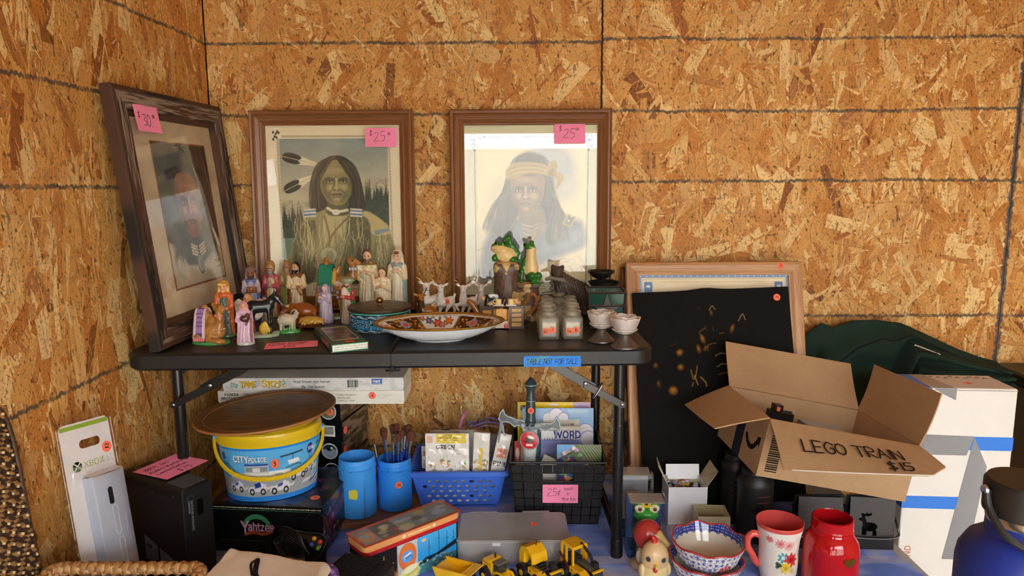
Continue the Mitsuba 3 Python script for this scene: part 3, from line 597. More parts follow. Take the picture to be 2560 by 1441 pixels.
# --- the long-haired man with two feathers, mountains behind (crop units, y down)
def picture_feathers():
    k = 0.388 / 965; w, h = 0.388, 1238 * k
    cv = Canvas(w, h, 0.00130, '#ddd3b0')
    def X(x, y): return ((x - 160) * k, (1388 - y) * k)
    X.k = k
    P = lambda *q: [X(*a) for a in q]
    for a in (((244, 240), (250, 1100), 34, 1), ((1050, 310), (1062, 1100), 31, 1), ((275, 225), (880, 228), 26, 0), ((460, 1280), (1030, 1278), 20, 0)): border_chain(cv, *X(*a[0]), *X(*a[1]), a[2], '#7d6c4c', 11 * k, a[3])
    for a, b in ((215, 195), (235, 205), (255, 200), (225, 225), (215, 245), (245, 190), (238, 232)): cv.oval(X(a, b), (11 * k, 7 * k), '#3b3327', rot=a * .3)
    R0 = P((257, 242), (1040, 242), (1040, 1260), (268, 1260)); cv.poly(R0, '#98a090')
    s = cv.near((X(257, 0)[0], X(0, 1260)[1], X(1040, 0)[0], X(0, 242)[1]), 0); yy = 1388 - cv.y[s] / k; xx = 160 + cv.x[s] / k
    t = np.clip((yy - 242) / 420, 0, 1)[:, None]; n = vfbm(np.stack([xx * .008, yy * .014, xx * 0], 1), 4, 4)[:, None]
    sky = hexc('#84918b') * (1 - t) + hexc('#b5ae8c') * t; sky = sky * (.8 + .4 * n); cv.c[s] = sky
    mt = 545 + 90 * np.abs(vfbm(np.stack([xx * .02, xx * 0, xx * 0], 1), 3, 8) - .5) * 2 + np.where(xx < 600, 130, -20); g = vfbm(np.stack([xx * .05, yy * .09, xx * 0], 1), 3, 7)
    mk = (yy > mt); cv.c[s[mk]] = (hexc('#a9a182') * (.55 + .9 * g[mk, None]))
    tr = np.where(xx < 600, 800, 640) - 60 * (xx - 950) / 200 * (xx > 800) + 60 * (vfbm(np.stack([xx * .11, xx * 0, xx * 0], 1), 2, 3) - .5) * 2; mk = yy > tr; cv.c[s[mk]] = hexc('#3d4836') * (.6 + .8 * g[mk, None])
    mk = (yy > 960) & (xx < 420); cv.c[s[mk]] = hexc('#667f66') * (.8 + .4 * g[mk, None])
    rng = np.random.default_rng(5)
    for i in range(26):
        x = rng.uniform(860, 1040) if i % 2 else rng.uniform(268, 420); y0 = (650 if x > 600 else 830); hh = rng.uniform(50, 130) * (1.2 if i == 1 else 1)
        cv.poly(P((x - 13, y0 + 40), (x, y0 - hh), (x + 13, y0 + 40)), '#333d2e', .003, .9)
    for (x0, y0, x1, y1, bx_, by_) in ((272, 366, 545, 432, 388, 398), (278, 618, 520, 498, 385, 568)):
        d = np.array([x1 - x0, y1 - y0], float); L = np.linalg.norm(d); d /= L; nn = np.array([-d[1], d[0]])
        e = lambda t, o: X(*(np.array([x0, y0]) + d * t * L + nn * o))
        cv.poly([e(0, 0), e(.12, -34), e(.4, -36), e(.75, -18), e(1, -6), e(1, 6), e(.75, 18), e(.4, 34), e(.12, 32)], '#d3cba6', .002, 1, True)
        cv.poly([e(0, 0), e(.1, -34), e(.36, -38), e(.5, -22), e(.44, 6), e(.5, 20), e(.36, 36), e(.1, 32)], '#2c2a21', .0022, 1, True)
        cv.line([e(0, 0), e(1, 0)], 5 * k, '#b9b089', op=.9)
    # buckskin and furs
    cv.poly(P((300, 1260), (320, 1020), (370, 900), (440, 800), (560, 755), (760, 755), (880, 770), (980, 840), (1040, 900), (1040, 1260)), '#8f8a5c', .004, 1, True)
    cv.poly(P((860, 765), (960, 810), (1040, 890), (1040, 930), (930, 940), (850, 860)), '#b8ab71', .004, 1, True)
    for a in (((340, 950), (420, 860), (500, 860), (480, 1260), (330, 1260)), ((740, 830), (880, 820), (900, 1000), (860, 1260), (700, 1260))): cv.poly(P(*a), '#53502f', .006, .9, True)
    for i in range(420):
        x = rng.choice([rng.uniform(330, 490), rng.uniform(710, 890)]); y = rng.uniform(830, 1250); c = ['#3b3a24', '#7c764b', '#5b5735', '#96905f'][rng.integers(4)]
        cv.line(P((x, y), (x + rng.normal(0, 7), y + rng.uniform(8, 24))), 4.5 * k, c, op=.75, smooth=False)
    cv.poly(P((585, 770), (730, 765), (690, 960), (620, 1020), (560, 960)), '#aca673', .004, 1, True)
    for i in range(150):
        x = rng.uniform(930, 1035) if i < 45 else rng.choice([rng.normal(560, 30), rng.normal(690, 40), rng.normal(400, 40), rng.normal(470, 25), rng.normal(800, 30)]); y = rng.uniform(930, 1000) if i < 45 else rng.uniform(790, 1000)
        cv.line(P((x, y), (x + rng.normal(0, 10), y + 90), (x + rng.normal(-6, 22), y + rng.uniform(150, 260))), 5 * k, ['#c9c08a', '#77734a', '#b0a871', '#5e5a38'][rng.integers(4)], op=.7)
    for i in range(11): cv.line(P((934 + i * 10, 908 - i * 1.6), (938 + i * 10, 936 - i * 3)), 7 * k, '#5a7ca6', smooth=False)
    # neck, hair, face
    cv.poly(P((580, 690), (740, 690), (750, 780), (655, 800), (585, 780)), '#5d5834', .004, 1, True)
    cv.poly(P((470, 745), (478, 640), (500, 520), (540, 430), (600, 378), (655, 362), (720, 372), (780, 420), (830, 520), (858, 640), (862, 740), (800, 770), (740, 740), (760, 600), (640, 420), (560, 560), (590, 720), (520, 770)), '#37321f', .003, 1, True)
    cv.poly(P((543, 560), (560, 470), (620, 405), (670, 395), (740, 420), (775, 500), (778, 590), (752, 660), (710, 712), (655, 722), (600, 695), (560, 640)), '#8b8354', .003, 1, True)
    def Y(x, y): return X(x, -y)
    Y.k = k; face_features(cv, Y, 662, -560, 110, None, '#4b4527', '#b9af7b', '#74603b')
    for i in range(150):
        sd = rng.choice([-1, 1]); t = rng.uniform(0, 1)
        x0 = 655 + sd * rng.uniform(0, 40); a = (x0, 368 + rng.uniform(0, 16)); b = (655 + sd * (70 + 60 * t), 420 + 60 * (1 - t)); c = (655 + sd * (112 + 75 * t), 560); d = (655 + sd * (105 + 88 * t) + rng.normal(0, 6), 740 + rng.normal(0, 15))
        cv.line(P(a, b, c, d), 3.5 * k, ['#28241a', '#4e482f', '#5f583b', '#1f1c14'][rng.integers(4)], op=.6)
    for cx, r in ((462, 1), (800, -1)):
        for j, c in enumerate(('#c8c6b0', '#6d86a0', '#d6d2bb', '#587292', '#c8c6b0')): cv.line(P((cx - 40, 752 + j * 12 + r * 3), (cx + 38, 752 + j * 12 - r * 3)), 12 * k, c)
    cv.line(P((590, 742), (650, 768), (735, 756)), 20 * k, '#cfc9a4'); cv.oval(X(652, 771), (28 * k, 20 * k), '#dcd8c0'); cv.oval(X(644, 771), (4 * k, 3 * k), '#514b34'); cv.oval(X(660, 771), (4 * k, 3 * k), '#514b34')
    for sd in (-1, 1): cv.line(P((655 + sd * 90, 800), (610 + sd * 14, 930), (590, 1030)), 14 * k, '#7e6a42')
    cv.oval(X(588, 1082), (67 * k, 60 * k), '#7f8360'); cv.oval(X(588, 1082), (60 * k, 53 * k), '#adae84'); cv.oval(X(596, 1086), (30 * k, 36 * k), '#90926a', .006)
    cv.line(P((470, 1300), (470, 1335), (840, 1335), (840, 1298), (470, 1300)), 3 * k, '#6c6048', smooth=False)
    for j in range(2): cv.line(P((520 + j * 40, 1312 + j * 12), (790 - j * 40, 1310 + j * 12)), 4 * k, '#8d8062', smooth=False)
    cv.line(P((170, 157), (430, 156)), 3.2 * k, '#8f8667', smooth=False, op=.7)
    cv.grain(.06, 900, 3); return cv, w, h

# --- the man with the yellow headband and blue coat
def picture_headband():
    k = 0.387 / 952; w, h = 0.387, 1213 * k
    cv = Canvas(w, h, 0.00130, '#cfd0ae')
    def X(x, y): return ((x - 167) * k, (1365 - y) * k)
    X.k = k
    P = lambda *q: [X(*a) for a in q]; rng = np.random.default_rng(9)
    cv.poly(P((258, 250), (1036, 250), (1036, 1258), (266, 1258)), '#e6d9ab')
    for c, r, o in (((790, 420), (170, 150), .8), ((880, 560), (120, 140), .6), ((700, 370), (110, 60), .5), ((420, 650), (90, 120), .35)): cv.oval(X(*c), (r[0] * k, r[1] * k), '#a5b0b3', .035, o)
    L = '#241f18'
    for q in (((315, 234), (1010, 234)), ((242, 330), (247, 1278)), ((1055, 330), (1042, 1278)), ((247, 1278), (1040, 1278))): cv.line(P(*q), 5 * k, L, smooth=False)
    for sx, cx in ((1, 232), (-1, 1066)):
        cv.line(P((cx + sx * 84, 233), (cx + sx * 40, 240), (cx + sx * 10, 218), (cx - sx * 15, 226), (cx - sx * 14, 250), (cx + sx * 8, 262)), 7 * k, L); cv.oval(X(cx + sx * 82, 232), (8 * k, 8 * k), L); cv.oval(X(cx + sx * 6, 258), (14 * k, 11 * k), L)
        cv.line(P((cx + sx * 10, 264), (cx + sx * 14, 290), (cx - sx * 2, 310), (cx - sx * 14, 292), (cx, 280)), 8 * k, L); cv.oval(X(cx + sx * 10, 326), (8 * k, 8 * k), L)
    # coat
    cv.poly(P((268, 1255), (290, 1080), (330, 930), (420, 870), (560, 800), (720, 790), (880, 800), (980, 820), (1022, 860), (1030, 1010), (900, 1070), (760, 1130), (640, 1160), (430, 1235), (360, 1255)), '#6a7680', .02, 1, True)
    for q, c in ((((300, 1100), (400, 1000), (480, 1120), (380, 1240)), '#66727c'), (((560, 900), (640, 1080), (720, 930), (700, 1100), (620, 1120)), '#5f6b76'), (((860, 950), (1010, 900), (1020, 1000), (880, 1040)), '#8d979d'), (((430, 900), (560, 1000), (520, 1160), (420, 1120)), '#606c78')): cv.poly(P(*q), c, .03, .8, True)
    for i in range(70):
        x, y = rng.uniform(300, 1010), rng.uniform(880, 1190); cv.line(P((x, y), (x + rng.normal(0, 30), y + rng.uniform(20, 70))), 6 * k, ['#59656f', '#97a2a8'][i % 2], .004, .45)
    # hair behind
    cv.poly(P((480, 500), (520, 400), (590, 350), (660, 348), (740, 380), (790, 460), (815, 600), (850, 720), (880, 800), (850, 960), (760, 990), (720, 800), (560, 800), (500, 900), (400, 930), (350, 880), (420, 760), (460, 620)), '#3a322a', .012, 1, True)
    for i in range(330):
        sd = -1 if i % 2 else 1; t = rng.uniform(0, 1)
        a = (620 + sd * (120 + 30 * t), 500); b = (620 + sd * (135 + 50 * t), 600 + 20 * t); c = (620 + sd * (150 + 120 * t), 740) if sd < 0 else (640 + (160 + 60 * t), 740); d = (620 - (170 + 160 * t), 880 + rng.normal(0, 25)) if sd < 0 else (740 + 190 * t, 820 + rng.uniform(0, 180))
        cv.line(P(a, b, c, d), 4 * k, ['#241e18', '#5a4f43', '#302923', '#746858'][rng.integers(4)], op=.6)
    for i in range(60): a = rng.uniform(-.9, .9); cv.line(P((640 + a * 40, 352), (640 + a * 130, 385), (640 + a * 165, 440)), 4 * k, ['#2f2821', '#5f5446'][i % 2], op=.6)
    cv.poly(P((560, 740), (720, 740), (745, 900), (640, 980), (580, 900)), '#7d6a50', .008, 1, True)
    cv.poly(P((494, 540), (500, 515), (620, 505), (735, 510), (742, 600), (725, 680), (690, 750), (620, 775), (560, 745), (515, 670)), '#8a6c4c', .004, 1, True)
    def Y(x, y): return X(x, -y)
    Y.k = k; face_features(cv, Y, 612, -622, 112, None, '#5d4a35', '#cbb58c', '#8a6a4c', turn=-.05)
    cv.poly(P((466, 470), (520, 420), (620, 408), (740, 425), (800, 470), (800, 515), (740, 505), (620, 500), (500, 530), (470, 530)), '#a8903f', .003, 1, True)
    for j in range(5): cv.line(P((470, 475 + j * 13), (560, 440 + j * 15), (680, 438 + j * 14), (790, 475 + j * 8)), 4 * k, ['#7e6a2c', '#c2ab58'][j % 2], .003, .7)
    cv.oval(X(800, 440), (34 * k, 42 * k), '#a38b3c', .004); cv.oval(X(795, 490), (30 * k, 26 * k), '#857031', .004)
    cv.poly(P((800, 480), (860, 490), (878, 530), (850, 590), (826, 600), (830, 550)), '#a8903f', .003, 1, True); cv.line(P((815, 495), (850, 530), (838, 580)), 5 * k, '#7e6a2c', .003, .8)
    for j in range(8): cv.line(P((575 + j * 2, 850 + j * 15), (640, 872 + j * 16), (700 - j * 4, 850 + j * 13)), 5 * k, ['#b7ad98', '#7c6c58'][j % 2])
    e = P((905, 780), (970, 800), (935, 880), (868, 855)); cv.poly(e, '#b39a54'); cv.poly(P((915, 792), (957, 805), (928, 866), (884, 850)), '#3d4753')
    for cx, cy in ((938, 798), (916, 832)):
        cv.poly([X(cx + (14 if i % 2 == 0 else 5.5) * math.sin(i * PI / 5), cy - (14 if i % 2 == 0 else 5.5) * math.cos(i * PI / 5)) for i in range(10)], '#d9c98c')
    cv.line(P((850, 1115), (890, 1102), (900, 1118), (940, 1108), (955, 1116)), 3 * k, '#77756a'); cv.line(P((880, 1130), (930, 1126)), 3 * k, '#77756a'); cv.line(P((180, 160), (460, 160)), 3 * k, '#97967a', smooth=False, op=.7)
    cv.line(P((715, 1285), (770, 1280), (800, 1300), (780, 1322), (800, 1340), (720, 1355)), 5 * k, L)
    for j in range(2): cv.line(P((600, 1305 + j * 20), (745, 1303 + j * 20)), 4 * k, '#8a8a72', smooth=False)
    cv.grain(.05, 900, 3); return cv, w, h

# --- the dark portrait in the weathered frame (unit square, y up)
def picture_dark(w, h):
    cv = Canvas(w, h, 0.0017, '#232220'); rng = np.random.default_rng(4)
    def X(x, y): return (x * w, y * h)
    X.k = w
    P = lambda *q: [X(*a) for a in q]
    cv.poly(P((0, 0), (1, 0), (1, .3), (.9, .32), (.75, .18), (.5, .12), (.3, .14), (.1, .3), (0, .32)), '#b3aa92', .006, 1)
    cv.poly(P((.02, .9), (.5, .98), (.98, .8), (1, .35), (.85, .2), (.6, .25), (.2, .2), (.05, .35)), '#26241f', .02, 1, True)
    cv.poly(P((.2, .86), (.32, .98), (.55, .98), (.66, .86), (.86, .83), (.84, .78), (.5, .76), (.14, .8)), '#141516', .004, 1, True)
    cv.poly(P((.3, .48), (.27, .66), (.34, .78), (.5, .8), (.66, .76), (.72, .62), (.7, .48), (.62, .36), (.5, .33), (.38, .37)), '#8a5038', .004, 1, True)
    def Y(x, y): return X(x, y * w / h)
    Y.k = w; face_features(cv, Y, .50, .575 * h / w, .21, None, '#33190f', '#c48a66', '#6d3a2a', turn=.02)
    for q, c in ((((.3, .5), (.36, .4), (.34, .7), (.28, .66)), '#351a10'), (((.44, .7), (.5, .5), (.46, .42)), '#5d2f20')): cv.poly(P(*q), c, .02, .6, True)
    for i in range(120):
        sd = -1 if i % 2 else 1; t = rng.uniform(0, 1); cv.line(P((.5 + sd * .16, .45 - .1 * t), (.5 + sd * (.2 + .15 * t), .3), (.5 + sd * (.12 + .34 * t), .22 - .1 * rng.uniform(0, 1))), .004, ['#12110f', '#3a3730', '#1e1c19'][i % 3], .003, .8, taper=True)
    for j in range(7): cv.line(P((.7 + j * .008, .86 - j * .012), (.76 + j * .012, .66), (.86 + j * .012, .38 - j * .01)), .0035, ['#8d8b83', '#5a5853', '#b1aea2'][j % 3], .002, .8)
    cv.poly(P((.88, .38), (.93, .36), (.99, .24), (.94, .25)), '#cfcabb', .004, 1, True)
    for sd in (-1, 1):
        for j in range(4): cv.line(P((.53 + sd * .02, .265 - j * .022 - .006), (.53 + sd * .13, .275 - j * .022 + .01)), .0048, '#d8c9ae', smooth=False)
    cv.oval(X(.53, .135), (.1 * w, .066 * w), '#3a3d40', rot=1.57); cv.oval(X(.53, .135), (.085 * w, .05 * w), '#8c8a84', rot=1.57); cv.oval(X(.54, .13), (.05 * w, .025 * w), '#5a5a58', .004, rot=1.4)
    cv.line(P((.8, .12), (.84, .14), (.88, .12), (.92, .14), (.95, .12)), .003, '#3b372f'); cv.line(P((.86, .085), (.92, .088)), .003, '#3b372f')
    cv.grain(.08, 700, 2); return cv

def portrait(cvf, w, h, rl, x0, y0, label, glass=True):
    cv, pw, ph = cvf(); m = Model(); rail_frame(m, w, h, WAL, 'walnut')
    ox, oy = (w - pw) / 2, (h - ph) / 2
    painted(m, 'print', cv, TR(ox, oy, 0.005))
    m.add('glass_pane', quadsheet((ox - .002, oy - .002, .0078), (ox + pw + .002, oy - .002, .0078), (ox + pw + .002, oy + ph + .002, .0078), (ox - .002, oy + ph + .002, .0078)), fin='pane')
    m.add('backing', bx(0.004, w - .004, 0.004, h - .004, -0.003, 0.003), '#6b5236', 'matte', False)
    return m
def lean(x0, y0, z0, yb, yt, h, roll=0):
    """plane of a picture leaning back on the wall: lower left corner, then tilted by the run yt - yb over its height"""
    a = math.degrees(math.asin((yt - yb) / h)); return TR(x0, yb, z0) @ R('x', 90 - a) @ R('z', roll)
FA = lean(-0.7705, 2.084, TZ + 0.0005, 2.084, 2.107, 0.582); place(portrait(picture_feathers, 0.474, 0.582, 0, 0, 0, ''), 'framed_print', 'walnut framed print of a long-haired man with two feathers and mountains', 'framed print', FA)
FB_ = lean(-0.1925, 2.084, TZ + 0.0005, 2.084, 2.107, 0.582); place(portrait(picture_headband, 0.468, 0.582, 0, 0, 0, ''), 'framed_print', 'walnut framed print of a man in yellow headband and blue coat', 'framed print', FB_)
note([('$', .016, .012, .032, .0011, 0), ('25.', .026, .026, .016, .0011, 3), ('00', .007, .064, .034, .0009, 0)], 0.091, 0.054, 'price_note', 'pink price note reading $25.00 on the frame of the print with two feathers', FA @ TR(.336, .476, .0225), group=None)
note([('$', .016, .013, .034, .0011, 0), ('25.', .026, .026, .016, .0011, -3), ('00', .007, .062, .037, .0009, 0)], 0.089, 0.055, 'price_note', 'pink price note reading $25.00 on the glass of the yellow headband print', FB_ @ TR(.302, .484, .013))

# the weathered frame against the left wall
m = Model(); w, h = 0.520, 0.590
WEA = [(0, -0.0), (0, 0.022), (0.004, 0.026), (0.010, 0.0275), (0.013, 0.024), (0.018, 0.0255), (0.046, 0.0255), (0.050, 0.021), (0.054, 0.023), (0.060, 0.018), (0.062, 0.006)]
rail_frame(m, w, h, WEA, 'weathered')
cvm = Canvas(w - .124, h - .124, 0.012, '#c3b294'); cvm.grain(.15, 40, 3); painted(m, 'mat_board', cvm, TR(.062, .062, .0085), fin='matte')
px0, py0, pw, ph = .146, .122, .262, .352
fr = Polygon([(px0 - .004, py0 - .004), (px0 + pw + .004, py0 - .004), (px0 + pw + .004, py0 + ph + .004), (px0 - .004, py0 + ph + .004)]).difference(Polygon([(px0, py0), (px0 + pw, py0), (px0 + pw, py0 + ph), (px0, py0 + ph)]))
m.add('mat_bevel', ext(fr, .0006, .0088), '#7c4f2c', 'matte', False)
painted(m, 'print', picture_dark(pw, ph), TR(px0, py0, .0091))
m.add('glass_pane', quadsheet((.06, .06, .0125), (w - .06, .06, .0125), (w - .06, h - .06, .0125), (.06, h - .06, .0125)), fin='film')
m.add('backing', bx(.004, w - .004, .004, h - .004, .001, .0075), '#4b3a28', 'matte', False)
FW = np.eye(4); ph_, ta_ = 1.5308, 0.1082
ex_ = np.array([math.cos(ph_), math.sin(ph_), 0]); n_ = np.array([math.sin(ph_), -math.cos(ph_), 0]); up_ = np.array([0, 0, 1]) * math.cos(ta_) - n_ * math.sin(ta_)
FW = frame3(np.array([-0.8225, 1.546, TZ + .0015]) + up_ * 0, ex_, up_) @ TR(0, 0, -0.0005)
place(m, 'framed_picture', 'weathered barn-wood frame with a dark portrait, leaning on the left wall', 'framed picture', FW)
note([('$', .015, .012, .030, .0012, 0), ('30.', .026, .028, .014, .0013, -2), ('00', .007, .072, .034, .0010, 0)], 0.100, 0.060, 'price_note', 'pink price note reading $30.00 on the weathered frame by the left wall', FW @ TR(.068, .492, .0268))

# right of the table: charred frame at the back, oak frame, unframed velvet painting in front, all leaning on the wall
m = Model(); w, h = 0.531, 0.660; rail_frame(m, w, h, [(0, 0), (0, .016), (.004, .019), (.022, .017), (.027, .019), (.036, .012), (.038, .004)], 'charred'); m.add('backing', bx(.03, w - .03, .03, h - .03, .001, .005), '#56504a', 'matte', False)
sticker(m, '4', TR(.484, h - .017, .0185, rz=70), .0095)
place(m, 'framed_picture', 'dark charred-edge wooden frame at the back of the leaning pictures', 'picture frame', lean(.3105, 1.955, LZ + .001, 1.955, 2.112, h))
m = Model(); w, h = 0.512, 0.682; rail_frame(m, w, h, [(0, 0), (0, .016), (.003, .020), (.010, .021), (.026, .018), (.034, .014), (.038, .013), (.038, .004)], 'oak')
cv = Canvas(w - .072, .12, .0016, '#8aa0c0')
for a, c in ((.010, '#e8dfc2'), (.012, '#c6bb9b'), (.014, '#e8dcbb')): cv.poly([(a, -1), (a, .12 - a), (cv.w - a, .12 - a), (cv.w - a, -1)], c)
for i in range(24): cv.oval((.008 + i * (cv.w - .016) / 23, .115), (.0016, .0016), '#e9edf2')
for x in (.018, cv.w - .042): cv.poly([(x, .098), (x + .024, .098), (x + .024, .06), (x, .06)], '#6f8fbe'); cv.oval((x + .012, .085), (.006, .004), '#dfe4ea')
cv.line([(.07, .098), (cv.w - .07, .098)], .003, '#d4c9a6', smooth=False)
m.add('print', bx(.036, w - .036, .036, h - .15, .003, .006), '#e6dbbb', 'matte', False); painted(m, 'print_border', cv, TR(.036, h - .156, .0066), fin='matte')
m.add('backing', bx(.004, w - .004, .004, h - .004, 0, .003), '#5c4630', 'matte', False)
sticker(m, '23', TR(.449, h - .013, .0208, rz=60), .0095)
place(m, 'framed_print', 'golden oak frame with a blue bordered print, its top showing behind the black velvet painting', 'picture frame', lean(.3175, 1.908, LZ + .001, 1.908, 2.078, h))
m = Model(); w, h = 0.446, 0.598
pl = [(0, 0)] + [(w * t, 0) for t in (.5, 1)] + [(w, h)] + [(w * (1 - t), h + .006 * math.exp(-((t - .53) / .09) ** 2) - .002 * t) for t in np.linspace(.05, .95, 19)] + [(0, h - .002)]
m.add('board', ext(Polygon(pl), .010), '#0b0a09', 'matte', False)
cv = Canvas(w - .004, h - .008, .0015, '#090808')
G = ['#a8742a', '#d9a64e', '#6e4718', '#f0d08a', '#8a5a20']
U = lambda px, py: ((px - 1590) / 390 * cv.w, (1300 - py) / 562 * cv.h)      # laid out on a 390 x 562 sheet
for x, y, a, b, rot, o in ((1697, 902, 11, 8, .6, .9), (1697, 942, 10, 8, .7, .8), (1675, 1003, 15, 12, .3, .95), (1757, 868, 6, 10, .3, .8), (1745, 894, 5, 9, .2, .7), (1833, 842, 4, 8, -.4, .8), (1783, 798, 3, 4, 0, .6), (1763, 893, 7, 3, .9, .6), (1635, 935, 8, 6, 1, .35), (1640, 985, 6, 9, 0, .3)): cv.oval(U(x, y), (a * .0007, b * .00085), G[4], .009, o * .85, rot); cv.oval(U(x - 1, y - 2), (a * .0004, b * .0004), G[0], .006, o * .8, rot)
for q, c, wd in ((((1778, 790), (1786, 779), (1793, 789)), 3, .0015), (((1850, 822), (1861, 804), (1867, 820)), 3, .0015), (((1722, 950), (1727, 975), (1735, 958), (1738, 940)), 1, .003), (((1730, 965), (1737, 990)), 1, .004), (((1745, 970), (1757, 985), (1758, 995)), 1, .005), (((1726, 985), (1722, 993)), 0, .005), (((1790, 880), (1770, 885), (1768, 900)), 0, .0025), (((1755, 860), (1750, 850), (1765, 838)), 0, .0025), (((1785, 915), (1800, 908), (1815, 912)), 3, .002), (((1788, 944), (1803, 936), (1818, 942)), 3, .0028), (((1792, 965), (1806, 960), (1818, 968)), 1, .002), (((1750, 780), (1757, 788)), 2, .0015), (((1765, 832), (1768, 845)), 2, .002), (((1783, 834), (1786, 848)), 2, .002), (((1780, 1085), (1786, 1110), (1790, 1095)), 1, .003), (((1733, 1077), (1740, 1081)), 0, .002), (((1800, 855), (1812, 853)), 0, .002), (((1670, 885), (1690, 878)), 2, .0015)): cv.line([U(*p) for p in q], wd * .6, G[c], .003, .45)
painted(m, 'painted_velvet', cv, TR(.002, .003, .0104), fin='matte')
sticker(m, '5', TR(.411, h - .030, .0108, rz=75), .0100)
place(m, 'velvet_painting', 'unframed black velvet painting with scattered gold highlights, leaning in front of the oak frame', 'painting', lean(.352, 1.862, LZ + .006, 1.862, 2.026, h, 1.9))

# ---------------------------------------------------------------- figurines on the black table
SK, BR = '#d9a583', '#5a3a24'
def fig(prims, h=1.4, k=4.0, warp=None, carve=(), paint=()):
    """modelled in millimetres -> mesh in metres with colours"""
    me, c = sdf_mesh(prims, h, k, warp, carve, paint); me.apply_scale(.001); return me, c
def folds(h, amp, n=11, z1=.7):
    def w(P):
        a = np.arctan2(P[:, 0], -P[:, 1]); t = np.clip(1 - P[:, 2] / (h * z1), 0, 1)
        return amp * np.sin(a * n + 1.5 * np.sin(P[:, 2] * 8 / h)) * np.sqrt(t) + .25 * amp * np.sin(P[:, 0] * .9 + P[:, 2] * .35)
    return w
def robed(h, robe, mantle=None, cloth=None, skin=SK, hair=BR, beard=None, wide=1.0, sleeve=None, hands=(0, -.14, .57), crown=None, turn=0, under=None, arms=True, drop=.30):
    """a standing robed figure, h mm tall, facing -y"""
    H = h; W = wide; sl = sleeve or mantle or robe; p = []
    V = lambda x, y, z: (x * H, y * H, z * H)
    p += [cap(V(0, 0, .035), V(0, .0, .45), .165 * H * W, .115 * H * W, robe, (1, .8, 1)), cap(V(0, 0, .45), V(0, .005, .72), .115 * H * W, .095 * H * W, robe, (1.1, .8, 1)), ell(V(0, .01, .735), (.145 * H * W, .085 * H, .065 * H), mantle or robe), cap(V(0, .0, .74), V(0, -.005, .84), .045 * H, .045 * H, skin)]
    if under: p.append(cap(V(0, -.06, .06), V(0, -.055, .68), .105 * H * W, .055 * H, under, (1, .75, 1)))
    if mantle:
        p += [cap(V(-.10 * W, .02, .05), V(-.105 * W, .02, .70), .085 * H * W, .055 * H, mantle, (1, 1.1, 1)), cap(V(.10 * W, .02, .05), V(.105 * W, .02, .70), .085 * H * W, .055 * H, mantle, (1, 1.1, 1)), cap(V(0, .06, .05), V(0, .045, .70), .13 * H * W, .09 * H * W, mantle, (1.05, .8, 1))]
    t = math.radians(turn); hx, hy = math.sin(t), -math.cos(t); hd = lambda f, s, z: (hx * f * H - hy * s * H * 1, hy * f * H + hx * s * H, z * H)
    p += [ell(hd(.012, 0, .885), (.062 * H, .066 * H, .082 * H), skin), ell(hd(.078, 0, .872), (.014 * H, .016 * H, .022 * H), skin)]
    if cloth: p += [ell(hd(-.022, 0, .905), (.080 * H, .080 * H, .093 * H), cloth), cap(hd(-.055, 0, .86), hd(-.065, 0, .80 - drop * .5), .075 * H, .10 * H, cloth, (1.15, .7, 1)), cap(hd(-.015, -.072, .88), hd(.0, -.085, .80 - drop * .4), .024 * H, .03 * H, cloth), cap(hd(-.015, .072, .88), hd(.0, .085, .80 - drop * .4), .024 * H, .03 * H, cloth)]
    else: p += [ell(hd(-.018, 0, .915), (.071 * H, .072 * H, .075 * H), hair), ell(hd(-.045, 0, .865), (.066 * H, .05 * H, .075 * H), hair)]
    if beard: p += [ell(hd(.050, 0, .805), (.042 * H, .034 * H, .055 * H), beard), ell(hd(.03, 0, .835), (.058 * H, .05 * H, .035 * H), beard)]
    if crown: p += [cap(hd(-.012, 0, .945), hd(-.018, 0, .965), .070 * H, .062 * H, crown)]
    if arms:
        for s in (-1, 1): p += [cap(V(s * .13 * W, 0, .72), V(s * .155 * W, -.035, .56), .046 * H, .046 * H, sl), cap(V(s * .155 * W, -.035, .56), V(hands[0] + s * .035, hands[1] + .02, hands[2]), .046 * H, .032 * H, sl), ell(V(hands[0] + s * .022, hands[1], hands[2] + .008), (.024 * H, .024 * H, .03 * H), skin)]
    eye = [ell(hd(.068, s * .026, .892), (.011 * H, .016 * H, .010 * H), '#2a1a14') for s in (-1, 1)]
    return p, eye
def statue(name, label, h, x, y, rz=0, base=None, extra=(), paint=(), res=1.45, amp=None, fin='gloss', parts=None, group=None, basecol='#8fae78', k=3.0, **kw):
    p, e = robed(h, **kw); me, c = fig(list(p) + list(extra), res, k, folds(h, amp or h * .010), paint=list(e) + list(paint))
    m = Model(); m.add('figure', me, c, fin, True)
    if base: m.add('base', mv(lathe([(0, 0), (base, 0), (base * 1.02, .0015), (base * .97, .005), (base * .7, .0065), (0, .0065)], 28), s=(1, .8, 1)), basecol, fin)
    for a in parts or (): m.add(*a)
    return place(m, name, label, 'figurine', TR(x, y, TZ + .001, rz), group)
NG = None
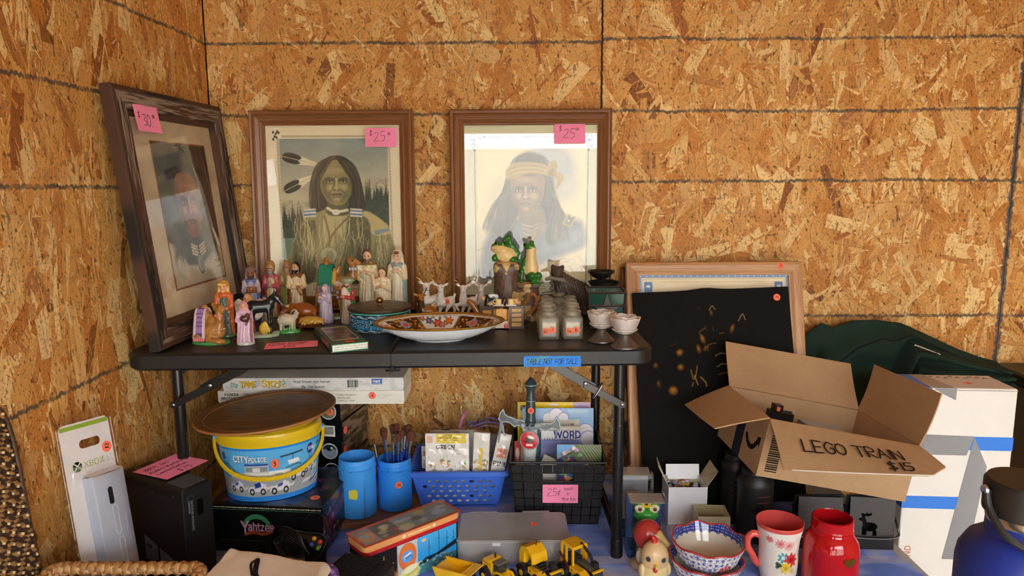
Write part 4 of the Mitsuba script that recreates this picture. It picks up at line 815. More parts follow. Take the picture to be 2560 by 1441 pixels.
# --- lying camel with a purple blanket
TAN, DT = '#a5713a', '#7d4f22'
def camel_col(v):
    t = np.clip(vfbm(v * .09, 3, 2) * 1.8 - .45, 0, 1)[:, None]; return hexc('#8a5527') * (1 - t) + hexc('#bd8a4c') * t
p = [ell((4, 2, 30), (32, 21, 27), camel_col), cap((-14, 4, 34), (-14, 5, 84), 22, 8, camel_col, (1, .9, 1)), cap((6, 2, 55), (3, 2, 66), 12, 5, camel_col), cap((24, -2, 28), (28, -4, 62), 12, 8.5, camel_col), cap((28, -4, 60), (25, -4, 84), 8.5, 8, camel_col), ell((27, -6, 87), (13, 9, 9), camel_col), cap((33, -9, 85), (41, -11, 80), 6.5, 5.2, camel_col), ell((13, -3, 93), (5, 3, 6), camel_col), cap((26, -14, 8), (42, -16, 7), 7, 5.5, camel_col), cap((5, -18, 12), (30, -20, 7), 8, 6, camel_col), ell((-22, -14, 16), (18, 10, 14), camel_col)]
e = [ell((31, -13, 89), (2.6, 3, 2), '#1c120c'), ell((44.5, -13, 80), (1.6, 2, 1.5), '#3a2214')]
me, c = fig(p, 1.3, 5, paint=e); m = Model(); m.add('animal', me, c, 'gloss', True)
m.add('base', mv(lathe([(0, 0), (.046, 0), (.047, .002), (.045, .006), (.03, .008), (0, .008)], 36), s=(1, .62, 1)), '#4f9a54', 'gloss')
def blanket_fn(cx, cy, w, ztop, zbot, d):
    def f(u, v):
        a = (v - .5) * 2; x = cx + (u - .5) * w * (1 + .12 * np.abs(a)); z = ztop - (ztop - zbot) * np.abs(a) ** 1.7; y = cy + d * np.sign(a) * np.abs(a) ** .6
        return np.stack([x, y, z], 1) * .001
    return f
def blanket_col(v):
    x, z = v[:, 0] * 1000, v[:, 2] * 1000; c = np.tile(hexc('#c9b3bd'), (len(v), 1))
    mid = np.abs(x + 17) < 8.5; c[mid] = hexc('#9b7ba6'); k = mid & ((np.sin(z * .62) > .75)); c[k] = hexc('#6c4a80'); c[(z < 26) & mid] = hexc('#5e3f6e'); c[(np.abs(np.abs(x + 17) - 9.5) < 1.0)] = hexc('#e0ccd2'); return c
m.add('saddle_blanket', solidify(grid(26, 44, blanket_fn(-17, 2, 27, 84, 14, 24)), .0012), blanket_col, 'gloss', True)
for i in range(6): m.add('tassel', mv(lathe([(0, 0), (.0021, .0005), (.0024, .006), (.0012, .0095), (0, .010)], 8), -.030 + i * .0048, -.0225, .0075), '#e8747e', 'gloss')
for i in range(8): m.add('bead', trimesh.creation.icosphere(1, .0011).apply_translation([-.031 + i * .004, -.0228, .0178]), '#e9e4e6', 'gloss')
for i in range(9):
    a = -1.9 + i * .47; m.add('bead', trimesh.creation.icosphere(1, .0012).apply_translation([.026 + .0125 * math.sin(a), -.004 - .0135 * math.cos(a), .036]), '#e9e0d6', 'gloss')
for i in range(6): a = -1.2 + i * .5; m.add('tassel', mv(lathe([(0, 0), (.0013, .0003), (.0014, .004), (0, .006)], 6), .027 + .009 * math.sin(a), -.0045 - .010 * math.cos(a), .066), '#e8747e', 'gloss')
place(m, 'camel_figurine', 'ceramic camel lying on a green base under a purple blanket with pink tassels', 'figurine', TR(-.730, 1.652, TZ, -8))
# --- shepherds and the angel at the left
statue('shepherd_figurine', 'ceramic shepherd in orange coat and yellow headdress behind the lying camel', 141, -.722, 1.722, 10, base=.024, basecol='#5d8a58', robe='#5d6b66', mantle='#c9622f', cloth='#d9a74f', sleeve='#cf6a33', hands=(.03, -.10, .50), wide=.82, extra=[cap((-9, -3, 130), (9, -3, 130), 3, 3, '#7d4020'), cap((0, -9, 131), (0, 9, 131), 11.5, 11.5, '#d9a74f', (1, .5, .4))])
statue('shepherd_figurine', 'ceramic shepherd in pink robe and hood holding a dark lamb', 103, -.640, 1.634, 12, base=.020, basecol='#c7d0bf', robe='#c9a6bd', mantle='#cfaac3', cloth='#d38fa6', sleeve='#c9a6bd', hands=(.02, -.15, .60), wide=1.02, extra=[ell((3, -17, 64), (11, 8, 8), '#4a2c20'), ell((10, -20, 72), (5, 5, 5), '#5c3828'), cap((8, -19, 58), (5, -20, 48), 2.5, 2, '#4a2c20'), cap((16, -12, 75), (15, -14, 10), 2.0, 2.0, '#8a5a62')])
p, e = robed(104, robe='#c4622c', mantle=None, skin=SK, hair='#d8a850', hands=(.0, -.14, .60), wide=.95)
me, c = fig(p + [ell((0, 5, 84), (12, 9, 14), '#d8a850')], 1.45, 3, folds(104, 1.2), paint=e); m = Model(); m.add('figure', me, c, 'gloss', True)
for s in (-1, 1):
    wp = Polygon([(4, 62), (14, 80), (26, 86), (34, 78), (34, 60), (28, 42), (18, 34), (8, 44)]).buffer(2)
    w = ext(wp, 3.0); w.apply_transform(R('x', 90)); w.apply_scale(.001)
    w = w.subdivide().subdivide(); wv = np.array(w.vertices); wv[:, 1] += .012 + .25 * wv[:, 0]; wv[:, 1] += .0007 * np.sin(wv[:, 2] * 900 + wv[:, 0] * 500); wv[:, 0] *= s; w.vertices = wv
    if s < 0: w.invert()
    m.add('wing', w, '#cfc6b8', 'gloss', 30)
place(m, 'angel_figurine', 'small ceramic angel with blond hair, pale wings and orange robe', 'figurine', TR(-.676, 1.752, TZ, 8))
p, e = robed(92, robe='#8c7866', mantle='#2f4a78', cloth='#2a4a80', hands=(.04, -.16, .60), wide=.9, drop=.1)
me, c = fig(p, 1.45, 3, folds(92, 1.0), paint=e); m = Model(); m.add('figure', me, c, 'gloss', True)
place(m, 'shepherd_figurine', 'small ceramic figure in a blue cap behind the black donkey', 'figurine', TR(-.648, 1.792, TZ, 10))
# --- donkey, sheep, cow
DK = lambda v: hexc('#191a1e') * (0.6 + 1.3 * vfbm(v * .1, 3, 4))[:, None]
p = [cap((-17, 0, 74), (18, 0, 76), 16, 14, DK, (1, .85, 1)), ell((-20, 0, 74), (15, 13.5, 17), DK), cap((18, 0, 82), (36, -3, 98), 11, 8, DK, (1, .75, 1)), cap((36, -4, 99), (51, -9, 80), 8.5, 5.0, DK), cap((36, 2, 104), (44, 4, 118), 3.4, 1.4, DK), cap((33, -6, 104), (34, -9, 116), 3.4, 1.4, DK), cap((22, 0, 96), (34, 0, 106), 4, 4, DK)]
for x, y in ((18, -7), (21, 7)): p += [cap((x, y, 66), (x + 1, y, 34), 6, 3.6, DK), cap((x + 1, y, 34), (x, y, 9), 3.4, 3.2, DK), cap((x, y, 8), (x + 2, y, 5), 4, 4, DK)]
for x, y in ((-23, -7), (-20, 7)): p += [cap((x, y, 66), (x - 3, y, 44), 8.5, 5, DK), cap((x - 3, y, 44), (x - 8, y, 30), 4.8, 3.6, DK), cap((x - 8, y, 30), (x - 3, y, 9), 3.4, 3.2, DK), cap((x - 3, y, 8), (x - 1, y, 5), 4, 4, DK)]
p += [cap((-33, 0, 78), (-36, -2, 52), 1.8, 1.6, DK), cap((-36, -2, 52), (-33, -3, 40), 1.8, 2.6, DK)]
me, c = fig(p, 1.35, 4, paint=[ell((51, -12, 79), (5, 6, 5), '#4a4648'), ell((41, -11, 96), (2.2, 2.5, 1.8), '#c9c4bc')]); m = Model(); m.add('animal', me, c, 'gloss', True)
bs = Polygon([(-.036, -.012), (-.02, -.022), (.02, -.021), (.036, -.010), (.036, .014), (.01, .024), (-.03, .020)]).buffer(.004); m.add('base', slab(bs, .008, .002), '#a9bd9d', 'gloss')
me, c = fig([ell((-2, -4, 18), (11, 8, 14), '#dcae34'), ell((8, -6, 16), (8, 7, 11), '#d8b45c'), ell((2, -8, 28), (6, 5, 8), '#e3c04a')], 1.4, 4, lambda P: .7 * np.sin(P[:, 0] * 1.3 + P[:, 2] * .5)); me.apply_translation([.006, 0, .003]); m.add('hay_sheaf', me, c, 'gloss', True)
place(m, 'donkey_figurine', 'black ceramic donkey over a yellow hay sheaf on a pale green base', 'figurine', TR(-.632, 1.722, TZ, 14))
WO = lambda v: hexc('#c9bba2') * (0.75 + .5 * vfbm(v * .2, 3, 4))[:, None]
p = [ell((-3, 0, 33), (23, 14, 15), WO), ell((18, -2, 45), (10, 8.5, 11), WO), cap((19, -4, 53), (27, -10, 51), 7.5, 5, WO), cap((20, -11, 55), (15, -15, 50), 2.8, 2, '#3a3029'), cap((25, 2, 55), (29, 4, 50), 2.8, 2, '#3a3029')]
for x, y in ((12, -6), (14, 6), (-16, -6), (-14, 6)): p.append(cap((x, y, 26), (x, y, 6), 4.6, 3.2, WO))
me, c = fig(p, 1.25, 4, lambda P: 1.1 * (vnoise(P * .35, 3) - .5) * (P[:, 2] > 22) * 2, paint=[ell((25, -14, 53), (1.6, 2, 1.4), '#1a1410'), ell((31, -13, 49), (2, 3, 1.5), '#8a6f5e')]); m = Model(); m.add('animal', me, c, 'satin', True)
m.add('base', mv(lathe([(0, 0), (.030, 0), (.031, .002), (.029, .006), (.02, .0075), (0, .0075)], 30), s=(1, .62, 1)), '#4fa055', 'gloss')
me, c = fig([cap((x, -6 + 3 * math.sin(x), 6), (x + 2 * math.sin(x * 3), -8, 16 + 5 * math.sin(x * 1.7)), 2.4, .9, '#6fae6c') for x in range(-10, 22, 3)], 1.1, 2); m.add('grass_tuft', me, c, 'gloss', True)
place(m, 'sheep_figurine', 'cream woolly ceramic sheep with dark ears on a bright green base', 'figurine', TR(-.583, 1.768, TZ, 4))
CW = lambda v: hexc('#8f4d1f') * (0.7 + .6 * vfbm(v * .06, 3, 4))[:, None]
p = [ell((0, 0, 36), (36, 21, 24), CW), ell((-26, -2, 40), (16, 15, 18), CW), cap((-34, -4, 44), (-44, -12, 40), 11, 8, CW), ell((-49, -17, 34), (7, 6, 6), '#b98a78'), cap((-36, -12, 52), (-42, -20, 56), 2.5, 1.2, '#d8c9a8'), cap((-34, 6, 52), (-38, 12, 56), 2.5, 1.2, '#d8c9a8'), cap((18, -18, 14), (34, -22, 8), 9, 6, CW), cap((-16, -18, 12), (-2, -24, 7), 8, 6, CW), cap((33, 0, 40), (37, -14, 18), 3, 2.4, CW)]
me, c = fig(p, 1.5, 6, paint=[ell((-46, -13, 44), (2, 2.6, 2), '#1a1410')]); m = Model(); m.add('animal', me, c, 'gloss', True); m.add('base', mv(lathe([(0, 0), (.044, 0), (.044, .004), (.03, .008), (0, .008)], 30), s=(1, .62, 1)), '#6f8a4e', 'gloss')
place(m, 'cow_figurine', 'brown ceramic cow lying down behind the sheep', 'figurine', TR(-.574, 1.868, TZ, 0))
g = np.random.default_rng(2)
m = Model(); me, c = fig([ell((0, 0, 22), (33, 17, 11), '#c99a3e')] + [cap((a * 27 * g.uniform(.6, 1.15), b * 13 * g.uniform(.8, 1.2), 20 + g.uniform(-4, 7)), (a * 33, b * 17, 17 + g.uniform(-5, 4)), 3.4, 1.8, ['#d6ab50', '#b98632', '#e0bb66'][i % 3]) for i, (a, b) in enumerate([(math.cos(t), math.sin(t)) for t in np.linspace(0, 6.1, 22)])], 1.3, 3, lambda P: .8 * np.sin(P[:, 0] * .8) * np.sin(P[:, 1] * .9))
m.add('straw', me, c, 'gloss', True); m.add('trough', [bx(-.026, .026, -.012, .012, .004, .017, .002), bx(-.030, -.022, -.014, .014, 0, .012, .001), bx(.022, .030, -.014, .014, 0, .012, .001)], '#5a2a1c', 'gloss')
place(m, 'manger_figurine', 'small red-brown ceramic manger heaped with golden straw', 'figurine', TR(-.536, 1.812, TZ, -8))
# --- the kings, the bearded man, the kneeling woman, the green king
statue('king_figurine', 'ceramic king in blue robe and grey turban carrying a brown chest', 147, -.735, 1.938, 18, robe='#8f94b8', mantle='#5d6fa6', cloth='#8c7872', beard='#5a3c30', skin='#8a5a42', sleeve='#b8a9b2', under='#a9a7bd', hands=(.01, -.16, .56), wide=.85, extra=[rb((2, -25, 85), (13, 8, 6), 2, '#8a4a1e'), rb((2, -25, 93), (12, 7, 2), 1, '#a5622c'), ell((0, 4, 140), (14, 12, 7), '#7d6a66')])
statue('king_figurine', 'ceramic king in crimson robe and tall gold turban', 155, -.695, 1.985, 8, robe='#b7a26c', mantle='#a54048', cloth=None, hair='#7a5a48', beard='#8c7a70', skin='#b98a6c', sleeve='#b3505a', under='#c9b98a', hands=(.0, -.15, .58), wide=.74, extra=[cap((0, 2, 143), (0, 3, 149), 11, 11, '#a87838'), cap((0, -24, 92), (0, -24, 112), 4, 3, '#a98a7a')])
statue('king_figurine', 'ceramic king in yellow-green robe and brown headcloth', 153, -.664, 2.035, 0, robe='#a09a4a', mantle='#b0894e', cloth='#b28a4a', beard='#a88a78', skin='#b0805e', sleeve='#b59052', under='#9aa055', hands=(.02, -.15, .56), wide=.84)
statue('joseph_figurine', 'ceramic bearded man in cream robe and brown cloak, dark hair, behind the cow', 155, -.629, 2.000, 20, robe='#d3bb8c', mantle='#7a4a24', hair='#1c1512', beard='#1c1512', skin='#c99a78', sleeve='#d3bb8c', hands=(.05, -.13, .52), wide=.92, under='#d9c49a', turn=-35, extra=[cap((4, -22, 84), (10, -21, 66), 5, 6, '#a06a38')])
statue('mary_figurine', 'ceramic kneeling woman in mauve veil, hands in prayer, beside the manger', 106, -.519, 1.893, -15, robe='#b3a4b8', mantle='#a596b0', cloth='#a899b2', skin='#d9b09a', sleeve='#b3a4b8', under='#c6b8c4', hands=(-.05, -.16, .66), wide=1.0, turn=-25)
statue('king_figurine', 'ceramic king in green cloak and large silver turban, before the standing camel', 121, -.456, 1.886, -20, robe='#c9b8a2', mantle='#3f8a4e', cloth=None, hair='#8c6a58', beard='#4a3028', skin='#c08e70', sleeve='#a83a34', under='#c2a894', hands=(-.03, -.15, .60), wide=.98, turn=-30, extra=[ell((0, 2, 116), (18, 16, 9), '#8f9a7c'), ell((-3, -12, 86), (9, 6, 12), '#d8c9bc')])
# --- standing camel
p = [ell((-6, 0, 98), (40, 22, 31), camel_col), cap((-14, 0, 120), (-18, 0, 160), 17, 7, camel_col), cap((6, 0, 122), (16, 0, 143), 10, 5, camel_col), cap((26, 0, 98), (54, -4, 116), 17, 11.5, camel_col), cap((54, -4, 116), (56, -6, 152), 11, 8.5, camel_col), cap((52, -6, 160), (63, -10, 160), 10.5, 8.5, camel_col), cap((63, -10, 159), (76, -14, 155), 7, 5.6, camel_col), cap((46, -2, 168), (42, -1, 172), 3.4, 2, camel_col), cap((-20, 10, 165), (-20, 0, 168), 4, 4, camel_col)]
for y, dx in ((-12, 0), (11, 10)): p += [cap((20 + dx, y, 84), (17 + dx, y, 48), 9, 5, camel_col), cap((17 + dx, y, 48), (21 + dx, y, 9), 4.6, 4, camel_col), ell((23 + dx, y - 1, 7), (7, 5, 4), camel_col)]
for y, dx in ((-12, 0), (11, 8)): p += [cap((-34 + dx, y, 90), (-44 + dx, y, 54), 14, 7, camel_col), cap((-44 + dx, y, 54), (-49 + dx, y, 34), 6, 5, camel_col), cap((-49 + dx, y, 34), (-40 + dx, y, 9), 4.6, 4, camel_col), ell((-38 + dx, y - 1, 7), (7, 5, 4), camel_col)]
me, c = fig(p, 1.6, 6, paint=[ell((58, -16, 163), (3, 3.4, 2.2), '#170f0a'), ell((80, -17, 154), (1.8, 2, 1.6), '#3a2214')]); m = Model(); m.add('animal', me, c, 'gloss', True)
m.add('base', mv(lathe([(0, 0), (.056, 0), (.057, .003), (.053, .0075), (0, .0085)], 36), -.008, 0, 0, s=(1, .55, 1)), '#7f8f6a', 'gloss')
m.add('saddle_blanket', solidify(grid(28, 44, blanket_fn(-18, 0, 36, 152, 92, 25)), .0014), '#1f7a5c', 'gloss', True)
m.add('blanket_trim', solidify(grid(6, 44, blanket_fn(6, 0, 9, 140, 100, 24.5)), .0014), '#c99a4a', 'gloss', True)
for i in range(7): m.add('tassel', mv(lathe([(0, 0), (.0024, .0005), (.0028, .008), (.0012, .013), (0, .0135)], 8), -.036 + i * .006, -.0255, .078), '#7d86c4', 'gloss')
for i in range(12): m.add('bead', trimesh.creation.icosphere(1, .0012).apply_translation([-.037 + i * .0034, -.0257, .0925]), '#e6e6e0', 'gloss')
for i in range(5): m.add('tassel', mv(lathe([(0, 0), (.0016, .0003), (.0018, .007), (0, .009)], 8), .049 + i * .0042, -.0155 - .0006 * i, .136), '#9aa6d8' if i % 2 else '#dcd9d0', 'gloss')
for z in (.062, .076): m.add('bead', trimesh.creation.icosphere(2, .0045).apply_translation([.016, -.027, z]), '#8fa0c4', 'gloss')
place(m, 'camel_figurine', 'tall standing ceramic camel with a green blanket and blue tassels', 'figurine', TR(-.512, 1.965, TZ, 0))
# --- the three cream figures
CR1, GD = '#e3d3ad', '#b98f3e'
statue('saint_figurine', 'tall cream figure of a bearded man holding a lily, edged in gold', 187, -.430, 2.030, 5, robe=CR1, mantle='#d9c48e', hair='#6e5238', beard='#7a5c40', skin='#e0b896', sleeve=CR1, under='#e8dcbc', hands=(-.02, -.13, .64), wide=.80, amp=1.6, extra=[ell((-25, -8, 136), (8, 6, 12), '#e6e0c6'), ell((-26, -8, 122), (6, 6, 12), '#b9b86a')], paint=[ell((0, 0, 143), (25, 24, 3), '#8a6a34')])
statue('saint_figurine', 'cream figure of a child with brown hair, between the two tall cream figures', 141, -.378, 1.975, -5, robe='#e8dcbc', mantle='#e3d3ad', hair='#6e4e34', skin='#e6be9c', hands=(0, -.14, .62), wide=.92, amp=1.4, extra=[cap((-22, -6, 92), (-26, -8, 118), 6, 4.5, '#e6be9c')], paint=[ell((0, -16, 88), (6, 8, 6), '#c08a4a')])
statue('saint_figurine', 'tall cream figure of a woman in a pale blue veil, hands in prayer', 187, -.345, 2.036, -4, robe='#e6d8b4', mantle='#93a9a6', cloth='#d9d2b8', hair='#6e4e34', skin='#e3bd9b', sleeve='#e6d8b4', under='#e9dfc2', hands=(0, -.13, .66), wide=.78, amp=1.6, drop=.45, paint=[ell((0, -12, 176), (11, 6, 5), '#7a5232')])

# ---------------------------------------------------------------- the other things on the black table
def flat(x, y, z, rz): return TR(x, y, z, rz)
note([('Vintage Christmas', .0095, .006, .050, .0009, 0), ('Ceramic Nativity', .0095, .006, .035, .0009, 0), ('$40', .015, .040, .010, .0010, 0)], .118, .066, 'price_card', 'pink card priced $40 lying on the table before the sheep figurine', TR(-.578, 1.577, TZ + .0004, 14), '#ef8298', .0)
# candy box with a window
m = Model(); bw, bl, bh = .083, .222, .0175
m.add('carton', bx(0, bw, 0, bl, 0, bh, .0006), lambda v: hexc('#2f4a3a') * (0.6 + .9 * vfbm(v * 60, 3, 3))[:, None], 'satin', False)
m.add('front_label', bx(.002, bw - .002, -.0005, .0003, .0022, bh - .002), '#d9e2d6', 'satin', False)
for i, t in enumerate(('Read Back of Package before using', 'KEEP CANDLES AWAY FROM CHILDREN')):
    g = typ(t, .0034 if i == 0 else .0029, upright((.006, -.0006, .0102 - i * .0058)), depth=.0002); m.add('lettering', g, '#8f3f35' if i == 0 else '#5d4038', 'matte', False)
m.add('edge', bx(-.0005, bw + .0005, -.0007, 0, 0, .0016), '#4f9a6a', 'satin', False); m.add('edge', bx(-.0005, bw + .0005, -.0007, 0, bh - .0015, bh), '#4f9a6a', 'satin', False)
cv = Canvas(.058, .150, .002, '#4b332a'); g_ = np.random.default_rng(3)
for i in range(26): cv.oval((g_.uniform(0, .058), g_.uniform(0, .15)), (g_.uniform(.004, .012), g_.uniform(.004, .01)), ['#6b4638', '#3a2a24', '#80604c', '#5a2f28', '#6f7a58'][i % 5], .006, .7)
painted(m, 'window_picture', cv, TR(.012, .045, bh + .0003), fin='gloss')
m.add('window_rim', ext(Polygon([(.010, .043), (.072, .043), (.072, .197), (.010, .197)]).difference(Polygon([(.0122, .0452), (.0698, .0452), (.0698, .1948), (.0122, .1948)])), .0009, bh), '#a9966a', 'satin', False)
g = typ('ORNAMENTS', .0105, np.eye(4)); g.apply_transform(TR(-.0004, .125, .004) @ np.array([[0, 0, -1, 0], [-1, 0, 0, 0], [0, 1, 0, 0], [0, 0, 0, 1.0]])); m.add('side_lettering', g, '#a5584a', 'matte', False)
k = m.add('price_sticker', mv(ext(affinity.scale(Point(0, 0).buffer(.0095), 1.15, .9), .0004), .045, .022, bh), '#e2542c', 'matte', False); p, w_ = pen('6', .008, .0011); ink(m, 'handwriting', p, TR(.043, .018, bh + .0004), under=k)
place(m, 'candle_box', 'slim green carton with a picture window and a white end label', 'box', TR(-.4148, 1.5475, TZ, 25.5))

# turquoise round tin with grey lid and brass knob
m = Model(); r, hh = .0795, .056
def tin_col(v):
    a = np.arctan2(v[:, 0], -v[:, 1]); u = a * r * 1000; z = v[:, 2] * 1000; c = np.tile(hexc('#2f86b8'), (len(v), 1)); n = vfbm(v * 90, 3, 2); c = c * (.75 + .5 * n)[:, None]
    dk, wh, tq = hexc('#14242e'), hexc('#b9c3bd'), hexc('#4fb0a6')
    per = 38.0; ph = (u / per - np.floor(u / per) - .5) * per; zz = z - 23
    d = np.hypot(ph, zz * 1.05); c[(d < 11) & (d > 9.2)] = dk; pet = np.cos(np.arctan2(zz, ph) * 8); c[(d < 9) & (pet * 5 + 4 > d)] = dk; c[d < 2.2] = wh; c[(d < 9) & (d > 6.6) & (pet < -.4)] = wh
    d2 = np.hypot(np.abs(ph) - 19, np.abs(zz) - 8); c[(d2 < 9.5) & (d2 > 7.6)] = wh; c[(d2 < 7.4) & (d2 > 6.4)] = dk; c[(np.abs(zz) < 1.3) & (np.abs(ph) > 11) & (np.abs(ph) < 17)] = dk
    for z0, z1 in ((36, 45), (1.5, 9)):
        b = (z > z0) & (z < z1); w = np.sin(u / 5.2 + (z - z0) * .45); w2 = np.sin(u / 5.2 - (z - z0) * .45); c[b] = hexc('#2a6f98'); c[b & (w > .8)] = wh; c[b & (w2 > .82)] = wh; c[b & (w < -.85)] = dk
    for z0 in (35.5, 9.5, 45.5): c[np.abs(z - z0) < .9] = dk
    c[z > 46.4] = tq; return c
m.add('tin_body', grid(300, 44, lambda u, v: np.stack([r * np.sin(u * 2 * PI), -r * np.cos(u * 2 * PI), v * .052], 1), True), tin_col, 'gloss', True)
m.add('base_rim', lathe([(0, 0), (r + .0012, 0), (r + .0018, .0015), (r, .003), (r - .002, .003)], 64), '#6d706a', 'dullmetal')
m.add('lid', lathe([(r - .002, .050), (r + .001, .050), (r + .003, .053), (r + .003, .057), (r + .0012, .0595), (r - .012, .0615), (r * .5, .0625), (0, .063)], 64), lambda v: hexc('#6a6152') * (.55 + .9 * vfbm(v * [60, 220, 60], 4, 3))[:, None], 'dullmetal', 35)
m.add('knob', lathe([(0, .062), (.0045, .062), (.004, .0645), (.0075, .067), (.0095, .0715), (.009, .0765), (.006, .0800), (0, .0812)], 24), '#a5843c', 'metal', label='round brass knob')
place(m, 'round_tin', 'round turquoise patterned tin with a grey lid and brass knob', 'tin', TR(-.358, 1.822, TZ))

# oval lobed dish
m = Model(); A, B_, HD = .155, .108, .038
def dish(inner):
    def f(u, v):
        a = u * 2 * PI; lob = 1 + .018 * np.abs(np.cos(a * 4)) * v ** .6 - .008
        s = .42 + .58 * v; z = HD * v ** 1.6
        if inner: s = s - .012 * (1 - v); z = z + .0035
        return np.stack([A * s * lob * np.cos(a), B_ * s * lob * np.sin(a), z + .004], 1)
    return f
def dish_col(v):
    a = np.degrees(np.arctan2(v[:, 1] / B_, v[:, 0] / A)) % 360; rr = np.hypot(v[:, 0] / A, v[:, 1] / B_); c = np.tile(hexc('#e4e8ea'), (len(v), 1))
    sec = np.floor((a + 22.5) / 45).astype(int) % 8; loc = (a + 22.5) % 45 - 22.5; brown = np.isin(sec, (1, 3, 5, 7)) & (rr > .60) & (rr < .93)
    c[brown] = hexc('#4a2512'); g = np.random.default_rng(8)
    X, Y = v[:, 0], v[:, 1]
    def spot(x, y, r, col, sel=None):
        k = np.hypot(X - x, (Y - y) * 1.0) < r
        if sel is not None: k &= sel
        c[k] = hexc(col)
    for s in range(8):
        am = math.radians(s * 45)
        if s % 2:
            for q in range(46):
                t, w = g.uniform(.62, .92), math.radians(g.uniform(-20, 20)); spot(A * t * math.cos(am + w), B_ * t * math.sin(am + w), g.uniform(.0016, .0034), ['#c98a3a', '#8a4a1e', '#b9b23c', '#d9a24a', '#6a2f14'][q % 5], brown)
            cx, cy = A * .77 * math.cos(am), B_ * .77 * math.sin(am)
            for q in range(8): spot(cx + .009 * math.cos(q * .785), cy + .009 * math.sin(q * .785), .0042, '#8d9fd6', brown)
            spot(cx, cy, .0072, '#d8602e', brown)
        else:
            for q, (t, w, r_, col) in enumerate(((.80, -.20, .0085, '#dd6f28'), (.74, .03, .0095, '#cf5034'), (.70, -.08, .0075, '#b86a72'), (.82, .20, .0075, '#5a5f9a'), (.88, .32, .0055, '#b05a5e'), (.88, -.02, .003, '#6a6f8a'), (.90, .1, .003, '#7d8a70'), (.9, -.12, .003, '#8a8f9a'))):
                x, y = A * t * math.cos(am + w), B_ * t * math.sin(am + w)
                for j in range(6): spot(x + r_ * 1.15 * math.cos(j * 1.05 + q), y + r_ * 1.15 * math.sin(j * 1.05 + q), r_ * .33, ['#5f7a4c', '#3f4a3c'][j % 2])
                for j in range(7): spot(x + r_ * .6 * math.cos(j * .9), y + r_ * .6 * math.sin(j * .9), r_ * .5, col)
                spot(x, y, r_ * .3, '#e0a23c')
    c[(np.abs(np.abs(loc) - 22.0) < .9) & (rr > .58)] = hexc('#7c7a5a'); k = rr > .955; c[k] = hexc('#8f6a34'); k = (rr > .915) & (rr < .955); c[k] = hexc('#c9c4b4'); c[(rr < .585) & (rr > .56)] = hexc('#8f7040'); return c
oi = grid(420, 70, dish(True), True); bottom = tm((np.vstack([np.array(oi.vertices)[::70], [[0, 0, .0075]]]), np.array([[i, (i + 1) % 420, 420] for i in range(420)])))
m.add('inner_face', oi, dish_col, 'glaze', True)
m.add('inner_floor', grid(90, 20, lambda u, v: np.stack([A * (.415 * v) * np.cos(u * 2 * PI), B_ * (.415 * v) * np.sin(u * 2 * PI), .0072 + 0 * u], 1), True), lambda v: np.where((vfbm(v * 90, 3, 5) > .56)[:, None], hexc('#8a6a5c'), hexc('#dfe2e2')), 'glaze', True)
m.add('outer_face', grid(240, 24, dish(False), True), '#e6edf2', 'glaze', True)
m.add('foot', lathe([(.36, 0), (.40, 0), (.43, .006), (.36, .006)], 60).apply_transform(np.diag([A, B_, 1, 1.0])), '#e2e9ee', 'glaze')
m.add('gilt_rim', tube(dish(False)(np.linspace(0, 1, 160, endpoint=False), np.ones(160)) + [0, 0, .0014], .0024, 8, closed=True), '#a87c34', 'dullmetal')
place(m, 'oval_dish', 'oval lobed porcelain dish with orange flowers and brown panels inside', 'dish', TR(-.188, 1.688, TZ, 7))

